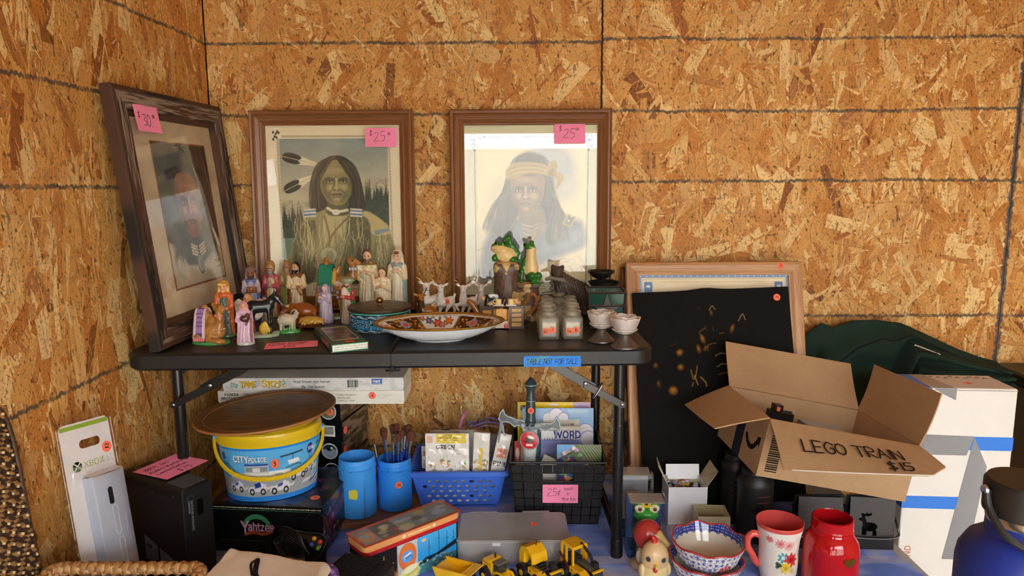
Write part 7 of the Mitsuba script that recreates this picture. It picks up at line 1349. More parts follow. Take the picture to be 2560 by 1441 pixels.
def brush(hl, wr, flat, bl):
    m = Model(); m.add('handle', lathe([(0, 0), (.0015, .001), (.0038, hl * .55), (.0044, hl * .85), (.0030, hl)], 12), '#243f8f', 'gloss'); m.add('ferrule', mv(lathe([(.0030, hl), (.0033, hl + .002), (.0030, hl + .006), (wr * .8, hl + .036), (wr * .9, hl + .040), (0, hl + .040)], 14), s=(1, flat, 1)), '#c5c6c8', 'metal')
    m.add('bristles', mv(lathe([(wr * .86, hl + .038), (wr * 1.25, hl + .048), (wr * 1.35, hl + .040 + bl * .8), (wr * .7, hl + .040 + bl), (0, hl + .041 + bl)], 14), s=(1, flat, 1)), lambda v: hexc('#5d3426') * (.6 + .8 * vnoise(v * [900, 900, 40], 2))[:, None], 'matte', 60); return m
BT = [brush(.150, .0055, .5, .020), brush(.146, .0078, .45, .026), brush(.140, .0032, 1, .012), brush(.154, .0065, .8, .024)]
for i, (x, y, k, ang, lx, lab) in enumerate(((-.030, -.006, 2, -90, -9, 'small round paint brush at the far left of the blue tub'), (-.018, .004, 1, 10, -4, 'flat broad paint brush, second from the left in the blue tub'), (-.010, -.016, 0, 40, -3, 'paint brush with narrow brown head, third from the left in the tub'), (-.004, .014, 3, 80, -1, 'paint brush at the back of the bunch, left of the middle'), (.000, -.006, 2, 0, 0, 'thin paint brush in the middle of the bunch'), (.006, .004, 3, 30, 1, 'tallest paint brush with a thick dark head in the middle'), (.012, -.014, 0, 20, 2, 'paint brush right of the thick dark one'), (.018, .012, 1, 120, 4, 'dark flat paint brush at the back right of the bunch'), (.020, -.012, 0, 70, 3, 'short dark paint brush right of the middle'), (.030, -.004, 1, 15, 7, 'broad reddish paint brush at the far right of the blue tub'), (.026, .008, 3, 50, 5, 'paint brush behind the broad reddish one at the right'))):
    place(BT[k], 'paint_brush', lab, 'paint brush', TR(T2[0] + x * .78, T2[1] + y * .9, LZ + .0235 + (.004 * (i % 3)), 0, ry=lx, rx=-y * 250), 'paint brushes in the blue tub')

# blue perforated basket with craft kits in bags
m = Model(); BL2 = '#3f6fd8'; tw, bw_, dd, hh = .257, .209, .150, .112
def wallq(a, b, t): return a + (b - a) * t
def panel(x0, x1, side):
    """one tapering perforated wall as a plate with holes, in its own plane (x across, y up)"""
    p = Polygon([(-x0 / 2, .008), (x0 / 2, .008), (x1 / 2, hh - .006), (-x1 / 2, hh - .006)]); hs = []
    for j, z in enumerate((.020, .036, .052, .068, .084)):
        n = int((x0 + (x1 - x0) * z / hh - .045) / .0235)
        for i in range(n + (j % 2)): hs.append(affinity.scale(Point((i - (n + (j % 2) - 1) / 2) * .0235, z).buffer(.0062, quad_segs=4), 1.05, .78))
    return ext(p.difference(unary_union(hs)), .0022)
tilt = math.degrees(math.atan2((tw - bw_) / 2, hh))
for s in (-1, 1): m.add('side_wall', mv(mv(mv(panel(bw_, tw, 0), rx=90), rx=(tilt if s < 0 else -tilt) * 1), 0, s * (dd / 2) + (.0 if s < 0 else .0), .002), BL2, 'satin', False)
for s in (-1, 1): m.add('side_wall', mv(mv(mv(panel(dd, dd + .048, 0), rx=90, rz=0), rx=tilt), s * (bw_ / 2), 0, .002, rz=90 * s), BL2, 'satin', False)
for s in (-1, 1):
    for t in (-1, 1): m.add('corner', tube([(s * (bw_ / 2 - .002), t * (dd / 2 - .002), .004), (s * (tw / 2 - .004), t * (dd / 2 + .022), hh - .004)], .0058, 10), BL2, 'satin')
m.add('basket_floor', bx(-bw_ / 2, bw_ / 2, -dd / 2, dd / 2, 0, .004), BL2, 'satin', False)
rim = Polygon([(-tw / 2, -dd / 2 - .025), (tw / 2, -dd / 2 - .025), (tw / 2, dd / 2 + .025), (-tw / 2, dd / 2 + .025)]).buffer(.012).buffer(-.006)
m.add('rim', ext(rim.buffer(.004).difference(rim.buffer(-.0055)), .012, hh - .008), BL2, 'satin', 40)
BKX, BKY = -.1640, 1.947; place(m, 'perforated_basket', 'blue plastic basket with round holes, full of bagged craft kits', 'basket', TR(BKX, BKY, LZ, 1))
def bagged(w, h, t, seed, amp=.006):
    """a crinkled clear bag"""
    n0 = lambda p: vfbm(p * 38, 3, seed) - .5
    me = sdf_mesh([rb((0, 0, h / 2), (w / 2, t / 2, h / 2), min(t * .45, .012), '#000')], .0042, .004, lambda P: amp * n0(P) + .35 * amp * np.sin(P[:, 2] * 160 + 9 * n0(P * 2)), colors=False); return me
def kit(w, h, t, seed, texts, name, label, M, cat='craft kit', drawing=True):
    m = Model(); m.add('card_insert', bx(-w / 2 + .004, w / 2 - .004, -.002, .004, .003, h - .006), '#dcd9d0', 'matte', False)
    cv = Canvas(w - .010, h - .012, .0014, '#e4e1d8'); g = np.random.default_rng(seed); W, H = cv.w, cv.h
    if drawing:
        for i in range(16): x, y = g.uniform(.04, .96) * W, g.uniform(.03, .36) * H; s = g.uniform(.003, .009); cv.poly([(x - s, y), (x, y - s * .6), (x + s, y), (x, y + s * .6)], ['#c9a765', '#b8924e', '#d8c08a', '#8f9a7a'][i % 4])
        for i in range(26): x, y = g.uniform(.03, .97) * W, g.uniform(.02, .42) * H; cv.line([(x, y), (x, y + g.uniform(.003, .010))], .0011, ['#4a4a48', '#8a8a86', '#b07a5a'][i % 3], smooth=False)
        cv.poly([(W * .60, 0), (W, 0), (W, H * .14), (W * .72, H * .08)], '#a9c4e0', .006, .8); cv.poly([(W * .86, H * .1), (W * .96, H * .34), (W * .9, H * .36)], '#6a9a5a', .003)
    m.add('card_insert', bx(-w / 2 + .006, w / 2 - .006, .017, .021, -.082, .005), '#e6e4de', 'matte', False)
    painted(m, 'card_print', cv, upright((-w / 2 + .005, -.0024, .005)), fin='satin')
    for t_, hh_, x, z, b, col, bg in texts:
        if bg: m.add('colour_panel', bx(bg[0], bg[1], -.0032, -.0024, bg[2], bg[3]), bg[4], 'satin', False)
        if t_: face_print(m, t_, hh_, x, z, col, -.0036, b)
    m.add('wood_parts', [bx(-w / 2 + .008 + i * (w - .016) / 5, -w / 2 + .006 + (i + 1) * (w - .016) / 5, .005, .005 + t * .30, .006 + .012 * (i % 3), h - .012 - .008 * (i % 2), .001) for i in range(5)], '#c49a68', 'matte', False)
    m.add('clear_bag', bagged(w, h, t, seed), fin='film', smooth=True); return place(m, name, label, cat, M, None)
kit(.128, .126, .024, 4, [('', 0, 0, 0, 0, '', (-.030, .052, .093, .119, '#e6cb3a')), ('WARNING:', .0040, -.014, .1125, True, '#5a4a1a', None), ('CHOKING HAZARD - Small parts', .0030, -.026, .1065, True, '#5a4a1a', None), ('not for children under 3 years', .0028, -.026, .1010, False, '#6a5a2a', None), ('GREEN', .0115, -.031, .0770, True, '#2a2a28', None), ('', 0, 0, 0, 0, '', (-.055, -.040, .094, .112, '#e0a894'))] + [('', 0, 0, 0, 0, '', (.008 + .004 * (i % 2), .038, .074 - i * .0042, .0752 - i * .0042, '#9a9894')) for i in range(4)], 'craft_kit', 'bagged wooden craft kit with a white card lettered GREEN and a yellow warning panel', TR(BKX - .030, 1.862, LZ + .096, 0, rx=-4))
kit(.052, .135, .026, 9, [('', 0, 0, 0, 0, '', (-.006, .004, .02, .085, '#e2c84a'))], 'craft_kit', 'narrow bagged craft kit with a yellow striped white card, right of the GREEN kit', TR(BKX + .060, 1.868, LZ + .090, -6, ry=3))
kit(.046, .128, .024, 15, [('PINE', .0120, -.018, .030, True, '#2a2a28', None), ('', 0, 0, 0, 0, '', (-.012, .016, .054, .080, '#e0927a')), ('KIT', .0060, -.008, .064, True, '#f0e0d8', None)], 'craft_kit', 'bagged craft kit with a white card lettered PINE at the right of the basket', TR(BKX + .1045, 1.874, LZ + .092, 4, ry=12), drawing=False)
kit(.135, .060, .045, 21, [], 'craft_kit', 'clear bag of pale wooden pieces lying behind the GREEN kit', TR(BKX - .018, 1.940, LZ + .150, 3, rx=14), drawing=False)
m = Model(); m.add('clear_bag', bagged(.020, .075, .018, 33, .004), fin='film', smooth=True); m.add('card_insert', bx(-.007, .007, -.003, .003, .004, .068), '#cfcac2', 'matte', False); m.add('red_print', bx(-.004, .004, -.0036, -.003, .040, .054), '#c9786a', 'satin', False)
place(m, 'craft_kit', 'tiny bagged kit standing at the left of the basket', 'craft kit', TR(BKX - .098, 1.900, LZ + .100, 6))
m = Model(); g = ext(Polygon([(-.018, 0), (.022, 0), (.034, .060), (.022, .100), (.010, .108), (-.004, .07)]), .0008); m.add('bag', solidify(grid(14, 24, lambda u, v: np.stack([-.020 + u * (.040 + .004 * np.sin(v * 5)) + .022 * v ** 2, .008 * np.sin(u * 4 + v * 6) - .01 * v, v * .112], 1)), .0008), fin='film', smooth=True)
m.add('pink_zip', solidify(grid(6, 20, lambda u, v: np.stack([.006 + u * .008 + .022 * v ** 2, -.001 + .008 * np.sin((.6 + u * .1) * 4 + v * 6) - .01 * v, .02 + v * .08], 1)), .0006), '#c96aa0', 'satin', True)
place(m, 'zip_bag', 'clear zip bag with a pink closure sticking up at the back of the basket', 'plastic bag', TR(BKX - .020, 2.012, LZ + .130, 0, rx=-8))
m = Model()
def zb_(u, v): a = u * 2 * PI; return np.stack([(.050 + .006 * np.sin(3 * a) + .010 * v) * np.cos(a), (.017 + .009 * v + .004 * np.sin(2 * a + 1)) * np.sin(a), v * .095 + .005 * np.sin(4 * a + 2) * v], 1)
m.add('bag', grid(60, 20, zb_, True), fin='film', smooth=True)
m.add('violet_zip', tube(zb_(np.linspace(0, 1, 60, endpoint=False), np.full(60, .97)), .0022, 7, closed=True), '#6a63b0', 'satin', 30); m.add('violet_zip', tube(zb_(np.linspace(0, 1, 60, endpoint=False), np.full(60, .86)), .0012, 7, closed=True), '#8a84c0', 'satin', 30)
m.add('contents', sdf_mesh([rb((0, 0, .03), (.036, .012, .026), .008, '#000')], .003, .004, lambda P: .004 * (vfbm(P * 60, 2, 3) - .5), colors=False), '#8f8a88', 'satin', True)
place(m, 'zip_bag', 'open clear zip bag with a violet closure at the right back of the basket', 'plastic bag', TR(BKX + .078, 1.990, LZ + .112, 8, rx=-6))

# ---------------------------------------------------------------- under the table, middle: woven bin, tin, case, toy vehicles
m = Model(); w0, w1, dB, hB = .213, .246, .262, .176
BN = lambda v: hexc('#26272a') * (.62 + .7 * vfbm(np.c_[v[:, 0] * 900, v[:, 1] * 300, v[:, 2] * 500], 2, 3))[:, None]
def wallpt(side, u, z):
    """u from -1 to 1 along a wall"""
    t = z / hB; hw = (w0 + (w1 - w0) * t) / 2; hd = (dB - .02 + .02 * t) / 2
    return {0: (u * hw, -hd, z), 1: (hw, u * hd, z), 2: (-u * hw, hd, z), 3: (-hw, -u * hd, z)}[side]
NRM = {0: (0, -1, 0), 1: (1, 0, 0), 2: (0, 1, 0), 3: (-1, 0, 0)}
cols, rows = 9, 7
hole = lambda side, i, j: side == 0 and j == rows - 2 and i in (3, 4, 5)
for side in range(4):
    nn = np.array(NRM[side], float)
    for i in range(cols):
        for j in range(rows):
            if hole(side, i, j): continue
            up = (i + j) % 2; e = .0022 if up else .0004; pu = .0 if up else .002
            u0, u1, z0, z1 = -1 + 2 * i / cols + .006, -1 + 2 * (i + 1) / cols - .006, .004 + j * (hB - .010) / rows + .0007, .004 + (j + 1) * (hB - .010) / rows - .0007
            q = [np.array(wallpt(side, a, z)) for a, z in ((u0, z0), (u1, z0), (u1, z1), (u0, z1))]; c = sum(q) / 4
            v = np.array([p for p in q] + [p + nn * .0008 for p in q] + [c + (p - c) * .86 + nn * (.0008 + e) for p in q])
            f = []
            for a in (0, 4):
                for k in range(4): f.append([a + k, a + (k + 1) % 4, a + 4 + (k + 1) % 4, a + 4 + k])
            f.append([8, 9, 10, 11]); m.add('strap', tm((v, np.array(f))), BN if side == 0 else '#232427', 'matte', False)
    for a, b in ((-1, 1),):
        q = [np.array(wallpt(side, s, z)) - nn * .0015 for s, z in ((-1, .002), (1, .002), (1, hB - .004), (-1, hB - .004))]
        if side: m.add('lining', quadsheet(*q), '#141416', 'matte', False)
    pts = [np.array(wallpt(side, s, hB)) for s in (-1, 1)]; m.add('rim', tube(pts, .0034, 8), '#1b1c1e', 'satin')
m.add('handle_edge', tube([(x, -.1268 - .0, z) for x, z in ((-.040, .122), (.040, .122), (.040, .146), (-.040, .146))], .0018, 6, closed=True), '#101012', 'satin', False)
m.add('bin_floor', bx(-w0 / 2, w0 / 2, -.12, .12, .001, .004), '#141416', 'matte', False)
BNM = TR(.1075, 1.888, LZ + .0005, -1.2); place(m, 'woven_bin', 'black woven strap bin with a cut handle hole, full of stationery', 'bin', BNM)
note([('25', .020, .012, .020, .0009, 0), ('¢', .018, .038, .022, .0009, 0), ('each', .0095, .056, .036, .0008, 0), ('in', .0090, .062, .022, .0008, 0), ('this bin', .0095, .050, .007, .0008, 0)], .0925, .051, 'price_note', 'pink price note reading 25 cents each in this bin, on the woven bin', BNM @ upright((-.040, -.1292, .066)) @ R('x', 3.7), curl=.002)
def sheet(name, label, w, h, cv, M, t=.003, cat='paper', extra=None, back='#cfd0d2'):
    m = Model(); m.add('backing', bx(0, w, 0, t, 0, h, .0004), back, 'satin', False); painted(m, 'print', cv, upright((0, -.0004, 0)), fin='gloss')
    if extra: extra(m)
    return place(m, name, label, cat, M)
# yellow pack at the back
cv = Canvas(.212, .23, .0018, '#f2cf1e'); cv.poly([(.160, .230), (.212, .230), (.212, .194), (.170, .190)], '#c3a9cf'); cv.poly([(.009, .206), (.052, .206), (.052, .221), (.009, .221)], '#17171a'); cv.oval((.104, .178), (.034, .034), '#2b2a22'); cv.oval((.104, .178), (.0325, .0325), '#d9cf6a'); cv.oval((.104, .222), (.014, .004), '#e9e6da')
for i in range(7): cv.line([(.174 + (i % 2) * .003, .222 - i * .0036), (.204, .222 - i * .0036)], .0009, '#6f5f86', smooth=False, op=.8)
def ex(m): face_print(m, 'Fellowes', .0088, .0108, .2095, '#f4f4f2', -.0008, True, .8); face_print(m, 'NEATO', .0105, .076, .182, '#1d1d1f', -.0008, True, .95)
sheet('paper_pack', 'yellow retail pack with a black Fellowes label at the back of the bin', .212, .23, cv, TR(.000, 1.985, LZ + .034, -1, rx=-3), extra=ex, cat='paper pack', back='#d9b91e')
cv = Canvas(.205, .205, .0018, '#9cc3e6'); cv.put(np.clip((cv.y - .1) / .1, 0, 1) * .3, '#7fb0dd')
for x, y, r in ((.075, .178, .016), (.098, .187, .020), (.118, .180, .014), (.182, .140, .022), (.19, .118, .022)): cv.oval((x, y - .002), (r + .0012, r + .0012), '#8f7ab8'); cv.oval((x, y - .003), (r, r), '#eceaf2')
cv.poly([(.06, .168), (.165, .172), (.165, .150), (.06, .148)], '#ded9cc'); cv.poly([(.140, .160), (.148, .160), (.148, .150), (.140, .150)], '#b87f9a')
for i in range(5): cv.line([(.13 + i * .003, .198 - i * .004), (.19, .198 - i * .004)], .0009, '#dfeaf5', smooth=False)
sheet('paper_pack', 'light blue pack with white clouds before the yellow pack', .205, .205, cv, TR(.014, 1.962, LZ + .048, -1, rx=-4), cat='paper pack')
m = Model(); m.add('body', mv(lathe([(0, 0), (.010, 0), (.0105, .003), (.0105, .112), (.010, .115), (0, .115)], 20), .062, 1.930, LZ + .205, ry=90), '#dfdacb', 'matte', True); place(m, 'paper_roll', 'white paper roll lying before the light blue pack', 'paper roll')
cv = Canvas(.108, .110, .0018, '#e4e6ea'); cv.poly([(0, 0), (.108, 0), (.108, .086), (0, .086)], '#8d9ad8'); n_ = vfbm(np.stack([cv.x * 40, cv.y * 40, cv.x * 0], 1), 3, 4); cv.put((cv.y < .086) * np.clip((n_ - .5) * 3, 0, .5), '#b9c3ec'); cv.poly([(.075, .066), (.092, .066), (.092, .044), (.075, .044)], '#e6e8f0')
def ex(m):
    face_print(m, 'WORD', .0190, .034, .090, '#26398f', -.0010, True, .95)
    for i in range(13): m.add('spiral', tube([(.010 + i * .0072, -.002, .083), (.010 + i * .0072, -.0045, .086), (.010 + i * .0072, -.002, .090)], .0007, 5), '#22252c', 'satin', False)
sheet('spiral_notepad', 'spiral notepad in lavender blue under the large letters WORD', .108, .110, cv, TR(.066, 1.900, LZ + .098, -1, rx=-6), cat='notepad', extra=ex)
cv = Canvas(.118, .150, .0014, '#5f7048'); g = np.random.default_rng(4)
for i in range(24): x = .06 + i * .0035; cv.line([(x, .150), (x + .03 + .001 * i, .100)], .0011, ['#a9b58a', '#3f4c30'][i % 2], smooth=False)
cv.poly([(0, 0), (.118, 0), (.045, .118), (0, .112)], '#4a3a78')
for i in range(70):
    x, y = g.uniform(0, .1), g.uniform(0, .12)
    if x * 1.62 + y < .19: s = g.uniform(.006, .016); a = g.uniform(0, 6); cv.poly([(x + s * math.cos(a + k * 2.1), y + s * math.sin(a + k * 2.1)) for k in range(3)], ['#d8743a', '#3f3a9a', '#6a3a8f', '#e0a85a', '#3a78b8', '#c9483a', '#5a9a6a', '#e6d9b8'][i % 8], op=.9)
cv.poly([(0, .116), (0, .150), (.050, .150), (.035, .138)], '#5fa4dc')
for i in range(16): t = i / 15; c = (.002 + .046 * min(t * 2, 1) + max(t - .5, 0) * .13, .116 + .026 * min(t * 2, 1) - max(t - .5, 0) * .2); cv.oval(c, (.0055, .0055), ['#c9a3c4', '#7fb0a0', '#8f6ab0', '#e0d9c0'][i % 4])
cv.line([(.0, .108), (.05, .136), (.118, .03)], .0014, '#1d1a22', smooth=False)
sheet('picture_card', 'brightly coloured mosaic picture card at the front of the bin', .118, .150, cv, TR(.104, 1.795, LZ + .058, -2, rx=-4), cat='card', t=.002)
cv = Canvas(.028, .12, .0018, '#b8443a'); cv.poly([(.012, 0), (.028, 0), (.028, .12), (.020, .12)], '#c9bfa4'); cv.poly([(0, 0), (.028, 0), (.028, .045), (0, .05)], '#5a6a3c'); cv.oval((.008, .085), (.005, .016), '#e0d0c4'); cv.oval((.009, .06), (.004, .008), '#e6d8cc')
sheet('picture_card', 'narrow red and green card at the left inside the bin', .028, .12, cv, TR(-.008, 1.850, LZ + .078, 6, rx=-3), cat='card', t=.002)
m = Model(); m.add('body', ext(Polygon([(0, 0), (.05, 0), (.05, .07), (.012, .088), (0, .06)]), .002).apply_transform(upright((.060, 1.825, LZ + .085))), '#c9c6b8', 'satin', False); place(m, 'grey_envelope', 'plain pale envelope behind the mosaic card', 'envelope')
# toy sword hilt standing in the bin
m = Model(); mm = .0001664; S_ = lambda cx, cy: ((cx - 560) * mm, (1340 - cy) * mm)
SG, SL = '#37474c', '#8f9ca0'
prof = [(0, .213), (.004, .212), (.008, .206), (.0155, .197), (.0168, .190), (.0150, .187), (.0105, .178), (.0112, .160), (.0128, .152), (.0118, .149), (.0125, .140), (.0135, .120), (.0120, .112), (.0138, .098), (0, .096)]
m.add('grip', lathe(prof[::-1], 28), SG, 'gloss', 35); m.add('grip_ring', [tube([(.0124 * math.cos(t), .0124 * math.sin(t), z) for t in np.linspace(0, 2 * PI, 24, endpoint=False)], .0009, 6, closed=True) for z in (.1500,)], '#b9c4c6', 'gloss', 30); m.add('grip_ring', tube([(.0163 * math.cos(t), .0163 * math.sin(t), .1925) for t in np.linspace(0, 2 * PI, 24, endpoint=False)], .0011, 6, closed=True), '#b9c4c6', 'gloss', 30)
LWg = [(470, 770), (400, 745), (330, 740), (250, 705), (190, 690), (150, 650), (120, 580), (70, 640), (45, 740), (110, 790), (170, 785), (230, 800), (300, 865), (350, 840), (470, 850)]
RWg = [(650, 780), (740, 800), (800, 795), (880, 800), (935, 760), (970, 690), (1020, 770), (1040, 870), (1030, 945), (980, 900), (900, 880), (840, 910), (790, 925), (720, 890), (650, 880)]
for Wg in (LWg, RWg):
    p = Polygon([S_(*q) for q in Wg]).buffer(.0015).buffer(-.0008)
    k = m.add('guard', mv(ext(p, .008), 0, .004, 0, rx=90), SL, 'gloss', False); m.add('guard_inlay', mv(ext(p.buffer(-.0030), .0095), 0, .0048, 0, rx=90), SG, 'gloss', False, under=k)
for q in ([(95, 790), (75, 900), (50, 1060), (40, 1130)], [(100, 830), (120, 940), (155, 1015)], [(985, 915), (965, 960), (955, 1015)]): m.add('guard_hook', tube(curve([(S_(*a)[0], 0, S_(*a)[1]) for a in q], 16), np.linspace(.0052, .0016, len(curve([(0, 0, 0)] * len(q), 16)))[:len(curve([(S_(*a)[0], 0, S_(*a)[1]) for a in q], 16))], 8), SL, 'gloss', 30)
for cx, cy in ((335, 765), (760, 830)): m.add('scroll', tube([(S_(cx, cy)[0] + .0065 * (1 - t / 8) * math.cos(t), -.0058, S_(cx, cy)[1] + .0045 * (1 - t / 8) * math.sin(t)) for t in np.linspace(0, 7, 26)], .0009, 6), '#c3ccce', 'gloss', 30)
me, c = fig([ell((0, -3, 84), (21, 11, 13), '#7f8c90'), ell((-21, -4, 84), (8, 7, 9), SL), ell((21, -4, 84), (8, 7, 9), SL), cap((-2, -10, 90), (-3, -14, 76), 5, 2.5, '#6c797d'), cap((0, 0, 96), (0, 0, 92), 13, 16, SG), cap((-2, -2, 70), (-2, -2, 10), 20, 17, '#aeb6b8', (1, .4, 1))], 1.3, 3, paint=[ell((-9, -13, 86), (4, 5, 3), '#2a3438'), ell((7, -13, 86), (4, 5, 3), '#2a3438')]); m.add('owl_crest', me, c, 'gloss', True)
m.add('disc_rim', mv(lathe([(0, 0), (.0255, 0), (.0262, .003), (.0240, .0055), (0, .0055)], 40), -.003, -.0085, .047, rx=90), '#8d8f92', 'gloss')
cv = Canvas(.048, .048, .0012, '#c4202c'); cv.poly([(.012, .030), (.020, .036), (.034, .034), (.040, .026), (.030, .022), (.018, .020)], '#241416', .003); cv.oval((.028, .032), (.009, .0035), '#ead9d4', .002, rot=-.3); cv.poly([(.022, .041), (.034, .042), (.028, .037)], '#1c1214'); cv.poly([(.006, .024), (.042, .022), (.036, .018), (.012, .018)], '#3a1418', .003); cv.poly([(.016, .009), (.032, .009), (.032, .014), (.016, .014)], '#eddcd8', .002)
g = cv.mesh(lambda x, y: np.stack([x - .024, y - .024, .0016 * (1 - (np.hypot(x - .024, y - .024) / .024) ** 2)], 1)); g.update_faces((np.hypot(cv.x - .024, cv.y - .024) < .0238)[g.faces].all(1)); g.apply_transform(upright((-.003, -.0140, .047))); m.add('disc_print', g, cv.c, 'gloss', True, 'red round emblem')
m.add('blade', [bx(-.017, .013, -.003, .003, -.10, .020, .001)], '#9aa2a4', 'gloss', False)
sticker(m, '25', upright((0.001, -.0135, .126)), .0085)
place(m, 'toy_sword', 'grey toy sword hilt with curved guard and red disc, standing in the woven bin', 'toy sword', TR(.0345, 1.803, LZ + .176, -3, rx=-5))
# souvenir tin
m = Model(); L_, W_, H_ = .258, .082, .094; rc = .016
m.add('tin_body', rbox(L_, W_, H_, rc, .0015).apply_translation([L_ / 2, W_ / 2, 0]), '#1d2126', 'gloss', 40)
m.add('red_band', mv(rbox(L_ + .002, W_ + .002, .009, rc, .001), L_ / 2, W_ / 2, H_ - .001), '#b5202c', 'gloss', 40)
m.add('lid', mv(rbox(L_ + .004, W_ + .004, .0165, rc + .001, .0025), L_ / 2, W_ / 2, H_ + .0075), '#d99a5c', 'gloss', 40); m.add('lid_rim', mv(ext(shapely.box(0, 0, L_, W_).buffer(.002).difference(shapely.box(.004, .004, L_ - .004, W_ - .004).buffer(-.001)), .0010), 0, 0, H_ + .0238), '#b5452c', 'gloss', False)
cv = Canvas(L_ - .010, W_ - .010, .0018, '#4f4a44'); w, h = cv.w, cv.h
cv.poly([(w * .40, 0), (w, 0), (w, h), (w * .40, h)], '#6f8098'); n_ = vfbm(np.stack([cv.x * 22 + cv.y * 20, cv.y * 60, cv.x * 0], 1), 4, 3); k = cv.x > w * .40; cv.put(k * np.clip((n_ - .5) * 5, 0, .9), '#7d8a5e'); cv.put(k * np.clip((.42 - n_) * 7, 0, .7), '#b4b9b4')
cv.poly([(0, 0), (w * .17, 0), (w * .17, h), (0, h)], '#8f8a84'); cv.oval((w * .075, h * .5), (.019, .026), '#c98a58'); cv.oval((w * .075, h * .5), (.010, .012), '#8fa0a8', .004)
for i in range(6): cv.line([(0, h * .55 + i * .006), (w * .06, h * .7 + i * .005), (w * .16, h * .72 + i * .005)], .0022, '#5f6a78')
for x, y, a, c in ((.24, .4, .008, '#a5a090'), (.30, .7, .009, '#b9b4a4'), (.36, .3, .009, '#8a3f32'), (.46, .2, .014, '#b9b28c'), (.28, .55, .006, '#c9b060'), (.7, .8, .012, '#a59a68'), (.62, .5, .010, '#55603f'), (.22, .15, .007, '#8f8a78'), (.86, .4, .014, '#8fa9c9')): cv.oval((w * x, h * y), (a * 1.4, a), c, .004, .85)
cv.line([(w * .17, 0), (w * .17, h)], .0016, '#a5714a', smooth=False); cv.line([(w * .40, 0), (w * .40, h)], .0016, '#a5714a', smooth=False)
painted(m, 'lid_print', cv, TR(.005, .005, H_ + .0244), fin='gloss')
cv = Canvas(L_ - 2 * rc + .006, H_ - .003, .0013, '#111214'); w, h = cv.w, cv.h; g = np.random.default_rng(5)
cv.poly([(w * .52, 0), (w, 0), (w, h), (w * .52, h)], '#2f9ae0'); k = cv.x > w * .52; cv.put(k * np.clip((cv.y / h - .55) * 1.5, 0, .5), '#58b4ee'); cv.poly([(w * .52, 0), (w, 0), (w, h * .26), (w * .52, h * .30)], '#3f7f8a')
cv.poly([(w * .52, h * .28), (w * .62, h * .40), (w * .75, h * .40), (w, h * .58), (w, h * .44), (w * .8, h * .34), (w * .6, h * .26)], '#16242c')
for x, t in ((.66, .84), (.78, .98), (.88, .90), (.96, .84)): cv.line([(w * x, h * .40), (w * x, h * t)], .0014, '#1c2c3c', smooth=False); cv.line([(w * x - .004, h * (t - .2)), (w * x + .004, h * (t - .2))], .001, '#1c2c3c', smooth=False)
for i in range(60): x, y = g.uniform(.53, .99) * w, g.uniform(.02, .34) * h; cv.oval((x, y), (g.uniform(.001, .004), g.uniform(.001, .003)), ['#8fc0c8', '#b9c98a', '#d9d29a', '#24505c', '#5aa0b0'][i % 5])
cv.oval((w * .60, h * .88), (.007, .004), '#c9b48a'); cv.poly([(w * .29, 0), (w * .52, 0), (w * .52, h), (w * .29, h)], '#b4bcc8'); cv.oval((w * .405, h * .62), (.024, .033), '#d8743a'); cv.oval((w * .405, h * .62), (.016, .014), '#4a9ae0', .003); cv.poly([(w * .36, h * .64), (w * .44, h * .72), (w * .455, h * .64), (w * .37, h * .55)], '#d9e4ee', .003); cv.poly([(w * .37, h * .60), (w * .45, h * .66), (w * .45, h * .62), (w * .38, h * .56)], '#2a5a9a', .002)
cv.oval((w * .42, h * .14), (.028, .020), '#d8d690', rot=.25); cv.line([(w * .33, h * .08), (w * .50, h * .22)], .010, '#c9c452', .003); cv.oval((w * .44, h * .26), (.022, .007), '#e3e6c0', rot=.25)
cv.line([(w * .29, 0), (w * .29, h)], .0014, '#c9a06a', smooth=False); cv.line([(w * .52, 0), (w * .52, h)], .0014, '#c9a06a', smooth=False)
cv.poly([(w * .10, h * .62), (w * .18, h * .64), (w * .17, h * .56), (w * .10, h * .54)], '#d8b84a'); cv.line([(w * .14, h * .64), (w * .14, h * .86)], .0022, '#e0c45a', smooth=False); cv.line([(w * .09, h * .52), (w * .24, h * .60)], .0032, '#cfb060', smooth=False); cv.poly([(w * .17, 0), (w * .18, h * .45), (w * .22, h * .40), (w * .28, 0)], '#3f5a3a')
for i in range(26): cv.line([(w * .27, 0), (w * (.18 + .11 * g.uniform()), h * g.uniform(.2, .42))], .0014, ['#c98a3a', '#8f5a24', '#e0b06a'][i % 3], smooth=False)
painted(m, 'side_print', cv, upright((rc - .003, -.0004, .0015)), fin='gloss')
cv = Canvas(W_ - 2 * rc + .006, H_ - .003, .002, '#14161a')
for i in range(24): cv.oval((g.uniform(0, cv.w), g.uniform(.2, .9) * cv.h), (.003, .002), ['#3a5a8a', '#8fa4b8', '#22344f'][i % 3])
painted(m, 'end_print', cv, np.array([[0, 0, -1, -.0004], [-1, 0, 0, W_ - rc + .003], [0, 1, 0, .0015], [0, 0, 0, 1.0]]), fin='gloss')
for x in (.098, .180): m.add('white_dot', mv(ext(Point(0, 0).buffer(.0042), .0003), upright((x, -.0022, H_ + .0165))), '#eadcc4', 'matte', False)
m.add('white_line', bx(.108, .172, -.0024, -.0019, H_ + .0150, H_ + .0172), '#eadcc4', 'matte', False)
place(m, 'souvenir_tin', 'rectangular souvenir tin with harbour pictures, orange lid and red band', 'tin', TR(-.331, 1.432, LZ + .0005, 41.7))
